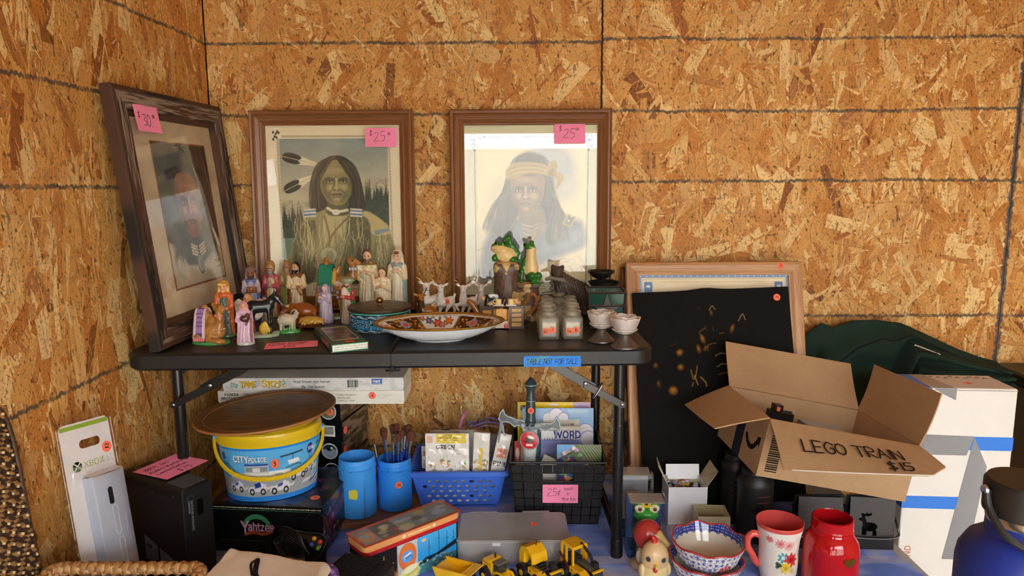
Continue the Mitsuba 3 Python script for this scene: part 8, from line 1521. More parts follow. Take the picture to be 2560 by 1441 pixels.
# cloudy plastic case with odds and ends
m = Model(); L_, W_, H_ = .267, .148, .056
sh = rbox(L_, W_, H_, .014, .002).apply_translation([0, W_ / 2, 0]); m.add('case_shell', sh, fin='cloudy', smooth=30)
m.add('lid_seam', tube(np.c_[np.array(shapely.box(-L_ / 2 + .012, .012, L_ / 2 - .012, W_ - .012).buffer(.013).exterior.coords)[:-1], np.full(len(shapely.box(-L_ / 2 + .012, .012, L_ / 2 - .012, W_ - .012).buffer(.013).exterior.coords) - 1, H_ - .004)], .0012, 6, closed=True), '#a9a9ab', 'gloss', 30)
for x in (-.075, .060): m.add('hinge', bx(x - .035, x + .035, W_ - .002, W_ + .006, H_ - .004, H_ + .001, .001), '#8f8f92', 'gloss', False)
m.add('clasp', bx(-.050, -.030, -.0035, .001, H_ - .012, H_ - .004, .0008), '#c4c4c8', 'gloss', False)
me, c = fig([cap((-60, 60, 12), (70, 50, 14), 10, 13, '#1a1b1f'), cap((20, 30, 10), (80, 70, 16), 9, 12, '#202228'), ell((-20, 90, 10), (40, 20, 9), '#2c2c30'), cap((40, 100, 12), (90, 110, 12), 9, 8, '#3a3a3e')], 2.6, 6, lambda P: 2 * (vnoise(P * .15, 3) - .5)); m.add('dark_tools', me, c, 'gloss', True)
m.add('wire_ring', tube([(.035 + .021 * math.cos(t), .085 + .021 * math.sin(t), .049) for t in np.linspace(.9, 6.2, 30)], .0035, 8), '#b4b2ae', 'satin', 30); m.add('coin_tray', mv(lathe([(0, 0), (.015, 0), (.017, .006), (.015, .010), (0, .009)], 24), -.092, .022, .010), '#b49a62', 'satin'); m.add('paper_scrap', mv(ext(shapely.box(-.016, -.014, .016, .014), .0006), .085, .010, .030, rz=40, rx=70), '#ddd2cc', 'matte', False); m.add('clip', tube(curve([(-.070, .070, .051), (-.055, .060, .051), (-.045, .062, .051)], 10), .003, 7), '#d5d5d5', 'satin', 30); m.add('clip', bx(-.065, -.045, .040, .046, .048, .052), '#dcdcdc', 'matte', False)
sticker(m, '1', TR(.052, .082, H_ + .0004), .0095)
place(m, 'plastic_case', 'cloudy clear plastic case of odds and ends with an orange sticker', 'plastic case', TR(-.012, 1.577, LZ + .0005, .6))
# toy construction vehicles
YE, KA = '#e5b41c', '#1b1b1d'
def wheel(r, t):
    w_ = [lathe([(0, -t / 2), (r * .55, -t / 2), (r * .62, -t * .42), (r * .92, -t / 2), (r, -t * .3), (r, t * .3), (r * .92, t / 2), (r * .62, t * .42), (r * .55, t / 2), (0, t / 2)], 24)]
    w_ += [bx(r * .97, r * 1.06, -.0013, .0013, -t * .46, t * .46).apply_transform(R('z', a)) for a in range(0, 360, 24)]
    return tm(w_)
def add_wheels(m, spots, r, t):
    for x, y in spots:
        k = m.add('wheel', mv(wheel(r, t), x, y, r, rx=90), '#161617', 'satin', 30)
        m.add('hub', mv(lathe([(0, -t * .56), (r * .40, -t * .56), (r * .50, -t * .40), (r * .50, t * .40), (r * .40, t * .56), (0, t * .56)], 18), x, y, r, rx=90), YE, 'gloss', under=k)
# dump truck
m = Model(); add_wheels(m, [(-.028, -.024), (-.028, .024), (.024, -.024), (.024, .024)], .0135, .013)
m.add('chassis', bx(-.045, .046, -.014, .014, .010, .020, .001), KA, 'satin', False)
side = [(-.050, .024), (.020, .022), (.030, .045), (.056, .050), (.056, .054), (-.060, .047)]
for s in (-1, 1): m.add('bed_side', mv(ext(Polygon(side), .003), 0, s * .030 + .0015, .0, rx=90), YE, 'gloss', False)
m.add('bed_floor', [quadsheet((-.060, -.029, .040), (-.060, .029, .040), (.018, .029, .026), (.018, -.029, .026), .003)], YE, 'gloss', False); m.add('bed_front', quadsheet((.018, -.030, .024), (.018, .030, .024), (.031, .030, .053), (.031, -.030, .053), .003), YE, 'gloss', False); m.add('canopy', quadsheet((.029, -.031, .051), (.029, .031, .051), (.058, .031, .0545), (.058, -.031, .0545), .003), YE, 'gloss', False)
m.add('cab', [bx(.030, .050, -.022, .002, .020, .043, .002)], KA, 'gloss', False); m.add('grille', bx(.044, .052, -.02, .02, .012, .026, .002), YE, 'gloss', False)
place(m, 'toy_dump_truck', 'yellow toy dump truck with an open bed, leftmost of the toy vehicles', 'toy truck', TR(-.136, 1.488, LZ + .0005, -30, s=.86))
# wheel loader
m = Model(); add_wheels(m, [(-.024, -.024), (-.024, .024), (.026, -.024), (.026, .024)], .0165, .015)
m.add('engine_cover', mv(ext(Polygon([(-.040, .018), (-.004, .018), (-.004, .052), (-.012, .058), (-.036, .056), (-.042, .046)]), .038), 0, .019, 0, rx=90), YE, 'gloss', False)
m.add('grille', bx(-.0425, -.040, -.015, .015, .022, .045), KA, 'satin', False)
for i in range(4): m.add('hazard_stripe', bx(-.036 + i * .008, -.032 + i * .008, -.0196, -.0189, .046, .049), '#b5322c', 'matte', False)
m.add('vent', bx(-.030, -.020, -.0197, -.0189, .030, .040), KA, 'matte', False); m.add('exhaust', mv(lathe([(0, 0), (.0022, 0), (.0022, .014), (0, .014)], 10), -.016, .004, .055), KA, 'satin')
m.add('cab', mv(ext(Polygon([(-.002, .022), (.022, .022), (.018, .056), (.000, .056)]), .030), 0, .015, 0, rx=90), '#34352f', 'gloss', False); m.add('cab_roof', bx(-.003, .021, -.017, .017, .055, .0585, .001), '#6a6a5a', 'satin', False)
m.add('body', mv(ext(Polygon([(.000, .014), (.050, .012), (.050, .026), (.020, .032), (.000, .032)]), .034), 0, .017, 0, rx=90), YE, 'gloss', False)
for s in (-1, 1): m.add('fender', mv(ext(Polygon([(.0205 * math.cos(a), .0165 + .0205 * math.sin(a)) for a in np.linspace(.2, 2.9, 12)] + [(.0180 * math.cos(a), .0165 + .0180 * math.sin(a)) for a in np.linspace(2.9, .2, 12)]), .014), -.024, s * .024 + .007, 0, rx=90), KA, 'satin', False)
for s in (-1, 1): m.add('lift_arm', tube([(.010, s * .014, .034), (.040, s * .014, .036), (.064, s * .014, .014)], .0032, 8), YE, 'gloss')
m.add('bucket', solidify(grid(8, 10, lambda u, v: np.stack([.064 + .014 * np.sin(v * 3.0), (u - .5) * .066, .004 + .022 * v], 1)), .0018), '#55554f', 'satin', 30)
place(m, 'toy_wheel_loader', 'yellow toy wheel loader with a black cab, second of the toy vehicles', 'toy truck', TR(-.046, 1.500, LZ + .0005, -50, s=.87))
# loader with open engine cab, and excavator
def crawler(var):
    m = Model(); add_wheels(m, [(-.030, -.026), (-.030, .026), (.030, -.026), (.030, .026)], .0185, .015)
    m.add('chassis', bx(-.050, .052, -.017, .017, .016, .030, .002), KA, 'satin', False)
    m.add('fender', mv(ext(Polygon([(.0225 * math.cos(a), .0185 + .0225 * math.sin(a)) for a in np.linspace(.3, 2.9, 12)] + [(.0200 * math.cos(a), .0185 + .0200 * math.sin(a)) for a in np.linspace(2.9, .3, 12)]), .016), -.030, -.018, 0, rx=90), KA, 'satin', False)
    for i in range(4): m.add('hazard_stripe', bx(-.002 + i * .011, .004 + i * .011, -.0285, -.0278, .034, .0385), '#b5322c' if i % 2 == 0 else YE, 'matte', False)
    m.add('front_cover', mv(ext(Polygon([(-.008, .028), (.052, .022), (.052, .034), (.030, .044), (-.008, .042)]), .020), 0, -.008, 0, rx=90), YE, 'gloss', False)
    m.add('grille', bx(.048, .056, -.004, .026, .022, .044, .001), '#3a3a36', 'satin', False); m.add('bumper', bx(.050, .058, -.006, .027, .043, .0475, .001), YE, 'gloss', False); m.add('lamp_box', mv(bx(-.008, .008, -.008, .008, 0, .018, .001), .040, .012, .044), '#26262a', 'gloss', False)
    if var == 0:
        hood = mv(ext(Polygon([(-.052, .030), (-.052, .064), (-.044, .080), (-.022, .086), (.000, .074), (.006, .050), (.001, .050), (-.004, .068), (-.012, .072), (-.030, .072), (-.034, .046), (-.034, .030)]), .046), 0, .023, 0, rx=90)
        m.add('engine_cab', hood, YE, 'gloss', False); m.add('cab_back', bx(-.050, -.030, -.0215, .0215, .030, .074, .002), YE, 'gloss', False); m.add('antenna', mv(lathe([(0, 0), (.0009, 0), (.0007, .018), (0, .018)], 8), -.018, .004, .084, ry=8), KA, 'satin'); m.add('window', quadsheet((.002, -.020, .050), (.002, .020, .050), (-.004, .020, .068), (-.004, -.020, .068)), fin='film', smooth=False)
        for i in range(6): m.add('pipe', tube([(-.026 + i * .012, -.016, .038), (-.020 + i * .012, -.010, .050), (-.018 + i * .012, .012, .050)], .0018, 7), '#2b2b2e', 'gloss')
        m.add('seat', [bx(-.026, -.016, -.010, .004, .040, .062, .002)], KA, 'satin', False); m.add('steering_wheel', tube([(-.006 + .006 * math.cos(t), -.004, .056 + .006 * math.sin(t)) for t in np.linspace(0, 6.0, 16)], .0011, 6), KA, 'satin'); m.add('rail', tube([(-.012, -.020, .046), (.050, -.020, .056)], .0024, 8), '#2b2b2e', 'gloss')
    else:
        m.add('cab_roof', bx(-.050, .000, -.022, .024, .082, .090, .002), YE, 'gloss', False)
        for x, y in ((-.048, -.020), (-.030, -.020), (-.004, -.020), (-.004, .022), (-.048, .022), (-.020, .022)): m.add('cab_post', bx(x - .003, x + .003, y - .002, y + .002, .030, .084), YE, 'gloss', False)
        m.add('cab_panel', bx(-.020, -.003, .019, .023, .046, .084), YE, 'gloss', False)
        m.add('boom', [tube([(-.022, .002, .040), (.014, .002, .050), (.046, .002, .046)], [.007, .009, .007], 8)], '#4a4a42', 'satin', 30); m.add('stick', tube([(-.010, .010, .092), (.020, .014, .072), (.054, .014, .030)], [.003, .004, .003], 8), '#26262a', 'gloss', 30); m.add('engine', [bx(-.046, -.010, -.018, .016, .030, .056, .002)], '#1f1f22', 'satin', False); m.add('side_rail', tube([(-.052, -.024, .060), (-.010, -.026, .034)], .003, 8), '#5a1f24', 'gloss')
    return m
place(crawler(0), 'toy_loader', 'yellow and black toy loader with an open engine cab, third of the toy vehicles', 'toy truck', TR(.047, 1.500, LZ + .0005, -56, s=.92))
place(crawler(1), 'toy_excavator', 'yellow and black toy excavator with a tall cab, rightmost of the toy vehicles', 'toy truck', TR(.141, 1.503, LZ + .0005, -56, s=.92))

# ---------------------------------------------------------------- under the table, right half
def clear_box(w, d, h, bc='#3a5590'):
    m = Model(); s = mv(rbox(w, d, h, .008, .003), 0, d / 2, .018); m.add('clear_shell', s, fin='film', smooth=30); m.add('base', mv(rbox(w + .002, d + .002, .018, .008, .001), 0, d / 2, 0), '#2f4a78', 'gloss', 40); m.add('top_insert', bx(-w / 2 + .006, w / 2 - .006, .008, d - .008, h + .013, h + .0135), '#b7b3ab', 'satin', False); m.add('back_card', bx(-w / 2 + .004, w / 2 - .004, d - .006, d - .004, .018, h + .012), bc, 'satin', False); return m
m = clear_box(.094, .072, .122); p = [ell((0, 34, 96), (30, 22, 19), '#35a33a'), ell((-17, 26, 114), (11, 8, 10), '#e0d6ae'), ell((19, 26, 114), (11, 8, 10), '#e0d6ae'), ell((-17, 32, 116), (13, 10, 12), '#35a33a'), ell((19, 32, 116), (13, 10, 12), '#35a33a'), cap((0, 36, 76), (0, 36, 42), 17, 20, '#2f9434'), cap((-18, 34, 70), (-28, 28, 54), 6, 7, '#35a33a'), cap((18, 34, 70), (28, 28, 54), 6, 7, '#35a33a'), ell((-14, 28, 28), (12, 13, 8), '#2f9434'), ell((14, 28, 28), (12, 13, 8), '#2f9434')]
me, c = fig(p, 1.7, 5, paint=[ell((-17, 17.5, 115), (5, 4, 5.5), '#4a4038'), ell((19, 17.5, 115), (5, 4, 5.5), '#4a4038'), ell((0, 13, 92), (20, 4, 1.2), '#1f6a24')]); m.add('frog', me, c, 'gloss', True, 'green toy frog')
for i in range(5): a = i * 1.256; m.add('crown_point', mv(lathe([(0, 0), (.005, 0), (.001, .012), (0, .0125)], 8), .002 + .013 * math.cos(a), .034 + .010 * math.sin(a), .122, ry=14 * math.cos(a)), '#d8b83a', 'gloss')
m.add('crown_band', mv(lathe([(.010, 0), (.0165, 0), (.0165, .005), (.010, .005)], 24), .002, .034, .118, s=(1, .8, 1)), '#d8b83a', 'gloss')
place(m, 'boxed_toy', 'crowned green toy frog in a clear plastic box beside the table leg', 'toy', TR(.3115, 1.598, LZ + .0005, -1))
place(clear_box(.092, .070, .148, '#8b8d92'), 'display_box', 'taller clear plastic box behind the boxed frog, by the table leg', 'plastic box', TR(.2975, 1.700, LZ + .0005, -1))
RD, CM_ = '#b3372f', '#d8b877'
p = [ell((0, 0, 84), (33, 31, 36), lambda v: hexc('#b03a34') * (.8 + .4 * vfbm(v * .05, 3, 4))[:, None]), ell((0, 3, 44), (27, 25, 34), '#3f5f3c'), cap((22, -18, 88), (40, -26, 74), 13, 6, CM_), cap((40, -26, 74), (40, -26, 66), 6, 2.5, CM_), ell((-20, -16, 40), (9, 10, 17), '#d9d4c6'), ell((-12, 0, 13), (28, 24, 13), '#a58f7a')]
me, c = fig(p, 1.5, 4, paint=[ell((10, -30, 92), (6.5, 6, 7), '#cfcfd0'), ell((10, -31, 92), (4.5, 6, 5), '#2a2a2e'), ell((26, -14, 104), (5, 6, 2), '#5a2420')]); m = Model(); m.add('body', me, c, 'gloss', True); place(m, 'toy_parrot', 'round red toy parrot with a curved cream beak behind the chick', 'toy', TR(.302, 1.552, LZ + .001, 0))
p = [ell((0, 0, 66), (31, 29, 38), '#d9b98a'), ell((0, 0, 34), (32, 30, 32), '#e2d094'), cap((-5, -26, 62), (-8, -38, 59), 6, 3, '#e3c56a'), cap((-3, -4, 100), (-2, -2, 108), 6, 7, '#c8302c'), ell((-6, -4, 113), (4, 4, 6), '#c8302c'), ell((-8, -29, 50), (5, 5, 6), '#c23430'), ell((-31, -2, 36), (6, 12, 16), '#e2d094'), ell((31, -2, 36), (6, 12, 16), '#e2d094'), ell((-14, -12, 5), (18, 15, 6), '#d8c286'), ell((14, -12, 5), (18, 15, 6), '#d8c286')]
me, c = fig(p, 1.4, 3, paint=[ell((-22, -20, 72), (6, 7, 7), '#8a8d90'), ell((-22, -21, 72), (4.5, 7, 5), '#3a3d42'), ell((12, -26, 70), (7.5, 7, 6.5), '#8a8d90'), ell((12, -27, 70), (5.5, 7, 4.8), '#3a3d42')]); m = Model(); m.add('body', me, c, 'gloss', True); place(m, 'toy_chick', 'cream egg-shaped toy chick with a red comb in front of the parrot', 'toy', TR(.3060, 1.486, LZ + .001, 8))
# open white carton of glass pieces, small cream carton with a brooch
def carton(w, d, h, col, inn):
    m = Model(); t = .0012
    for a in ((-w / 2, w / 2, 0, t), (-w / 2, w / 2, d - t, d)): m.add('panel', bx(*a, 0, h), col, 'satin', False)
    for x in (-w / 2, w / 2 - t): m.add('panel', bx(x, x + t, 0, d, 0, h), col, 'satin', False)
    m.add('carton_floor', bx(-w / 2, w / 2, 0, d, 0, t), inn, 'satin', False); m.add('inner_back', bx(-w / 2 + t, w / 2 - t, d - 2 * t, d - t, 0, h - .0005), inn, 'satin', False); return m
m = carton(.102, .082, .104, '#e2e2e6', '#cfc4a8'); q = quadsheet; w = .051
m.add('side_flap', q((-w, .003, .104), (-w, .079, .104), (-w - .020, .070, .160), (-w - .026, .012, .156), .001), '#cbbf9f', 'satin', False); m.add('side_flap', q((w, .079, .104), (w, .003, .104), (w + .030, .012, .142), (w + .024, .072, .150), .001), '#b9a987', 'satin', False)
m.add('lid_tab', mv(ext(shapely.box(-.044, 0, .046, .030).union(shapely.box(-.036, -.006, .038, 0).buffer(.004)), .001), 0, .070, .108, rx=78), '#e9ecf0', 'satin', False); g = np.random.default_rng(7)
for i in range(26): k = m.add('glass_piece', trimesh.creation.icosphere(2, 1).apply_transform(TR(g.uniform(-.042, .042), g.uniform(.008, .070), .086 + g.uniform(0, .008), rz=g.uniform(0, 90), s=(g.uniform(.006, .010), g.uniform(.005, .008), .0055))), ['#b9bac6', '#23252c', '#b8402c', '#c9a23a', '#8f93a8', '#d3d4da', '#2f3440'][i % 7], 'gloss', True)
m.add('filler', bx(-.048, .048, .003, .078, .070, .082), '#3a3c44', 'matte', False)
place(m, 'open_carton', 'open white carton of coloured glass pieces before the velvet painting', 'carton', TR(.4465, 1.765, LZ + .0005, 0))
m = carton(.080, .068, .060, '#cfc5a2', '#b9ad88'); me, c = fig([ell((4, 30, 30), (26, 22, 9), '#b8923f'), cap((-22, 10, 30), (-16, 8, 48), 2, 1.6, '#c9a44a'), cap((8, 6, 28), (10, 6, 42), 2, 1.8, '#c9a44a'), cap((32, 14, 30), (34, 12, 46), 2, 1.8, '#c9a44a'), ell((-14, 10, 46), (9, 3, 4), '#b98a4a'), ell((11, 6, 43), (3, 3, 3), '#d9b85a'), ell((34, 12, 47), (3, 3, 3), '#d9b85a'), cap((0, 26, 22), (0, 26, 4), 16, 18, '#b8923f')], 1.4, 3); m.add('brooch', me, c, 'metal', True, 'gilt brooch')
place(m, 'small_carton', 'small open cream carton holding a gilt brooch', 'carton', TR(.4955, 1.688, LZ + .0005, -3))
# two nested blue and white bowls
def bowl_fn(side):
    def f(u, v):
        a = u * 2 * PI; s = np.interp(v, [0, .12, .5, 1], [.36, .46, .80, 1.0]); r = .0865 * s * (1 + .022 * np.cos(8 * a) * v ** 3) - (.0035 if side else 0); z = .0745 * np.interp(v, [0, .12, .5, 1], [0.0, .03, .42, 1]) + .0032 * np.cos(8 * a) * v ** 3 + (.004 * (1 - v) if side else 0); return np.stack([r * np.cos(a), r * np.sin(a), z], 1)
    return f
def bowl_out(v):
    a = np.arctan2(v[:, 1], v[:, 0]); P = np.stack([a * 6.5, v[:, 2] * 95, a * 0], 1); n = vfbm(P * 1.5, 2, 3); c = np.tile(hexc('#dfe0dd'), (len(v), 1)); bl = hexc('#2a49a0')
    cx, cy = np.floor(P[:, 0] / 1.15), np.floor(P[:, 1] / 1.35); r1 = vnoise(np.stack([cx * 7.3, cy * 3.1, cx * 0 + .5], 1), 4); dx, dy = P[:, 0] / 1.15 - cx - .3 - .4 * r1, P[:, 1] / 1.35 - cy - .3 - .4 * (1 - r1); d = np.hypot(dx, dy * .9); th = np.arctan2(dy, dx)
    c[d < .24 + .08 * np.cos(5 * th + 6 * r1)] = bl; c[(d < .10)] = hexc('#7f96d0'); c[np.abs(n - .5) < .020] = bl; c[(n > .60) & (n < .635)] = hexc('#3a5cb4'); k = (np.hypot((a + 1.35) * .0865, v[:, 2] - .026) < .020); c[k & (np.sin(np.arctan2(v[:, 2] - .026, (a + 1.35) * .0865) * 9) > -.7)] = hexc('#c9404a'); c[np.hypot((a + 1.35) * .0865, v[:, 2] - .026) < .008] = hexc('#e08a90'); return c
def bowl_in(v):
    z = v[:, 2]; a = np.arctan2(v[:, 1], v[:, 0]); c = np.tile(hexc('#dcd8cc'), (len(v), 1)); k = z > .056 + .0022 * np.cos(a * 24); c[k] = hexc('#2c3f94'); k2 = k & (np.sin(a * 40 + z * 500) * np.sin(a * 40 - z * 500) > .62); c[k2] = hexc('#b9c4e6'); return c
m = Model(); m.add('outside', grid(260, 60, bowl_fn(0), True), bowl_out, 'glaze', True); m.add('inside', grid(200, 50, bowl_fn(1), True), bowl_in, 'glaze', True); u_ = np.linspace(0, 1, 120, endpoint=False); m.add('red_rim', tube((bowl_fn(0)(u_, u_ * 0 + 1) + bowl_fn(1)(u_, u_ * 0 + 1)) / 2, .0023, 8, closed=True), '#b23a3c', 'glaze', 30)
m.add('foot', lathe([(0, .004), (.026, .004), (.028, 0), (.032, 0), (.034, .004)], 40), '#dfe0dd', 'glaze')
place(m, 'floral_bowl', 'blue and white floral bowl with a red wavy rim, the lower of the nested pair', 'bowl', TR(.420, 1.478, LZ + .001, 20, s=.935), 'nested floral bowls'); place(m, 'floral_bowl', 'blue and white floral bowl with a red wavy rim, nested on top of the other', 'bowl', TR(.4230, 1.480, LZ + .042, 5, s=.935), 'nested floral bowls')
# coral floral mug
def flowers(spots):
    def f(v):
        a = np.arctan2(v[:, 0], -v[:, 1]); u = a * .046; c = np.tile(hexc('#e6e2d8'), (len(v), 1)); c[v[:, 2] > .1285] = hexc('#d9564f'); c[v[:, 2] < .006] = hexc('#c94a48')
        for x, z, r, c1, c2, n in spots:
            d, t = np.hypot(u - x, v[:, 2] - z), np.arctan2(v[:, 2] - z, u - x); c[d < r * (.82 + .18 * np.cos(n * t))] = hexc(c1); c[(d < r * .72) & (np.abs(np.cos(n * t / 2 + .6)) < .25)] = hexc(c2); c[d < r * .3] = hexc(c2)
        return c
    return f
SP = [(-.002, .104, .013, '#dda0a0', '#c9605c', 9), (.018, .100, .014, '#e0b0ae', '#cf7a76', 11), (-.004, .052, .009, '#3f5f4a', '#2f4a3a', 3), (.006, .070, .014, '#4aa5b4', '#cfe6e6', 7), (.026, .064, .019, '#cf3a3e', '#a8262e', 8), (.014, .046, .016, '#e0c84a', '#c9a83a', 8), (.030, .038, .009, '#d3d6a4', '#c3b46a', 6), (-.026, .110, .010, '#d98a8a', '#c9605c', 7)]
pr = [(.036, 0), (.039, .002), (.037, .008), (.0415, .020), (.0430, .045), (.0425, .075), (.0445, .100), (.0500, .128), (.0520, .138), (.0505, .1395), (.0478, .136)]
def prof_grid(pr, nz=90, nt=200):
    pr = np.array(pr); s = np.r_[0, np.cumsum(np.hypot(*np.diff(pr, axis=0).T))]; s /= s[-1]; return grid(nt, nz, lambda u, v: np.stack([np.interp(v, s, pr[:, 0]) * np.sin(u * 2 * PI), -np.interp(v, s, pr[:, 0]) * np.cos(u * 2 * PI), np.interp(v, s, pr[:, 1])], 1), True)
m = Model(); m.add('mug_body', prof_grid(pr), flowers(SP), 'glaze', True); m.add('inside', lathe([(.0478, .136), (.0455, .126), (.040, .100), (.038, .04), (.034, .012), (0, .010)], 56), '#d2504c', 'glaze'); m.add('handle', tube(curve([(-.040, -.006, .100), (-.056, -.010, .106), (-.068, -.012, .094), (-.068, -.012, .074), (-.058, -.010, .056), (-.050, -.008, .040), (-.041, -.006, .030)], 36), .0078, 12), '#dc5a52', 'glaze', 30); m.add('mug_base', lathe([(0, 0), (.036, 0)], 40), '#c94a48', 'gloss')
place(m, 'floral_mug', 'coral rimmed white mug with painted flowers beside the red jar', 'mug', TR(.592, 1.512, LZ + .001, -14))
# red jar
m = Model(); pj = [(0, 0), (.052, 0), (.056, .004), (.0575, .020), (.0575, .110), (.0545, .130), (.0460, .144), (.0430, .148), (.0445, .151), (.0430, .155), (.0445, .159), (.0428, .164), (.0430, .184), (.0400, .186), (.0385, .182), (.0385, .150), (.050, .125), (.053, .02), (0, .008)]
g = lathe(pj, 72); v = np.array(g.vertices); a = np.arctan2(v[:, 1], v[:, 0]); k = np.clip((.145 - v[:, 2]) / .03, 0, 1) * .055; f = 1 + k * (-np.cos(4 * a)) * .5; v[:, 0] *= f; v[:, 1] *= f; g.vertices = v; m.add('jar_body', g, '#b3141c', 'glaze', 35)
t = np.linspace(0, 2 * PI, 40); ht = Polygon(np.c_[.00066 * 16 * np.sin(t) ** 3, .00066 * (13 * np.cos(t) - 5 * np.cos(2 * t) - 2 * np.cos(3 * t) - np.cos(4 * t))])
m.add('gold_heart', mv(ext(affinity.scale(ht, 1.35, 1.35), .003), .012, -.0550, .098, rx=90, rz=10), '#c9a03a', 'metal', False, 'raised gold heart'); place(m, 'red_jar', 'glossy red ceramic jar with a raised gold heart', 'jar', TR(.692, 1.472, LZ + .001, 4, s=(1, 1, .90)))
# black bottles with orange marks
def bottle(r, h):
    m = Model(); m.add('bottle_body', lathe([(0, 0), (r * .9, 0), (r, .005), (r, h * .70), (r * 1.02, h * .72), (r * .96, h * .78), (r * .78, h * .84), (r * .80, h * .86), (r * .76, h * .885), (r * .80, h * .91), (r * .72, h * .93), (r * .42, h * .95), (r * .40, h), (0, h)], 48), '#161617', 'satin', 35)
    for i in range(7):
        z = h * (.16 + .075 * i); L = .55 if i > 4 else .16; m.add('measure_mark', tube([(r * 1.004 * math.sin(t), -r * 1.004 * math.cos(t), z) for t in np.linspace(-.55 if L < .3 else -.25, -.55 + L if L < .3 else .5, 8)], .0007, 5), '#8f5340' if i > 4 else '#4f3a34', 'matte', 30)
    return m
place(bottle(.0445, .205), 'black_bottle', 'black bottle with orange measuring marks, in front of the other', 'bottle', TR(.5985, 1.700, LZ + .0015, 6), 'black bottles'); place(bottle(.040, .205), 'black_bottle', 'black bottle with orange marks standing behind the front one', 'bottle', TR(.5815, 1.802, LZ + .0005, -5), 'black bottles')
# black metal holders, one with a moose cut-out
def holder(moose):
    m = Model(); pl = Polygon([(-.054, .028), (.054, .028), (.0565, .128), (-.0515, .132)])
    if moose:
        mo = unary_union([affinity.scale(Point(-.004, .056).buffer(.011), 1.6, 1), shapely.box(-.022, .036, -.012, .056), Polygon([(.004, .050), (.012, .046), (.013, .034), (.004, .034)]), Polygon([(-.020, .060), (-.010, .064), (-.016, .080), (-.028, .078), (-.031, .074), (-.022, .070)]), LineString([(-.020, .078), (-.022, .088), (-.016, .084), (-.012, .089), (-.008, .085), (-.002, .088)]).buffer(.0022)]).buffer(.0005); pl = pl.difference(mo)
    m.add('front_plate', mv(ext(pl, .0016), 0, -.002, 0, rx=86), '#3a3736', 'satin', False); m.add('tray', [bx(-.054, .054, -.004, .060, 0, .002), bx(-.054, .054, -.005, -.003, 0, .030), bx(-.054, .054, .058, .060, 0, .03)], '#141414', 'satin', False); m.add('back_plate', mv(ext(Polygon([(-.054, .002), (.054, .002), (.060, .140), (-.060, .140)]), .0016), 0, .050, 0, rx=106), '#19191a', 'satin', False)
    m.add('wire_rail', tube(curve([(-.056, .030, .10), (-.058, -.006, .060), (-.056, -.012, .038), (0, -.013, .032), (.056, -.012, .036), (.059, -.006, .060), (.058, .030, .10)], 40), .0026, 8), '#1d1d1e', 'gloss', 30); return m
place(holder(True), 'metal_holder', 'black metal holder with a moose cut-out beside the white box', 'holder', TR(.8665, 1.640, LZ + .001, -3)); place(holder(False), 'metal_holder', 'plain black metal holder behind the red jar', 'holder', TR(.7405, 1.644, LZ + .001, 0))
# tilted cardboard box
bsdf('cardboard', two({'type': 'principled', 'roughness': 0.75, 'specular': 0.2, 'base_color': mikit.proc(lambda p, n, uv: mikit.mix((0.36, 0.225, 0.115), (0.46, 0.30, 0.165), N_(p.x * 9, p.y * 9, p.z * 9) * .5 + .3 * N_(p.x * 220, p.y * 60, p.z * 420) + .3 * N_(p.x * 60, p.y * 60, p.z * 60)))}))
CO, w, d, h = np.array([.5456, 1.5483, .9585]), .360, .2746, .1369; CR_ = np.array([[.979, -.041, .197], [.037, .999, .026], [-.198, -.018, .98]]); U3, _, V3 = np.linalg.svd(CR_); CBM = np.eye(4); CBM[:3, :3] = U3 @ V3; CBM[:3, 3] = CO
m = Model(); t = .0035
for nm, b in (('front_wall', (0, w, 0, t, 0, h)), ('back_wall', (0, w, d - t, d, 0, h)), ('left_wall', (0, t, t, d - t, 0, h)), ('right_wall', (w - t, w, t, d - t, 0, h)), ('box_floor', (0, w, 0, d, 0, t))): m.add(nm, bx(*b), fin='cardboard')
def flap(nm, A, B, out, a0, a1, l, sk=0, bend=.004, cut=0):
    A, B, out = (np.array(x, float) for x in (A, B, out)); al = B - A; up = np.array([0, 0, 1.])
    f = lambda u, v: A + al * u[:, None] + ((np.cos(a0 + (a1 - a0) * u))[:, None] * up + np.sin(a0 + (a1 - a0) * u)[:, None] * out) * (v * l * (1 - cut * np.clip((u - .85) / .15, 0, 1)))[:, None] + (al / np.linalg.norm(al)) * (sk * v)[:, None] + out * (bend * np.sin(v * PI))[:, None]
    m.add(nm, solidify(grid(24, 12, f), .0032), fin='cardboard', smooth=False); return f
flap('back_flap', (0, d, h), (w, d, h), (0, 1, 0), .78, .74, .142); flap('left_flap', (0, 0, h), (0, d, h), (-1, 0, 0), 1.95, 2.18, .127, .0); flap('right_flap', (w, d, h), (w, 0, h), (1, 0, 0), .10, .14, .130); ff = flap('front_flap', (0, 0, h), (w, 0, h), (0, -1, 0), 2.08, 1.66, .146, -.006, .006, .28)
def on_flap(poly, nm, col):
    e = fine(poly, .0004, .012); v = np.array(e.vertices); a, b = ff(v[:, 0], v[:, 1]), ff(v[:, 0], v[:, 1] + .01); n_ = np.cross(ff(v[:, 0] + .01, v[:, 1]) - a, b - a); n_ /= np.linalg.norm(n_, axis=1, keepdims=True); n_ *= np.sign(n_ @ np.array([0, -.6, .8]))[:, None]; e.vertices = a + n_ * (.0042 + v[:, 2:3]); m.add(nm, e, col, 'matte', False)
for tx, hh, x, y, w_ in (('LEGO TRAIN', .25, .15, .64, .62), ('$15', .22, .62, .95, .16)):
    p, L = pen(tx, hh, .024, gap=1.2, seed=5, slant=.02); p = affinity.scale(p, w_ / L, -1, origin=(0, 0)); on_flap(affinity.translate(p, x, y - .02), 'handwriting', '#1f1a18')
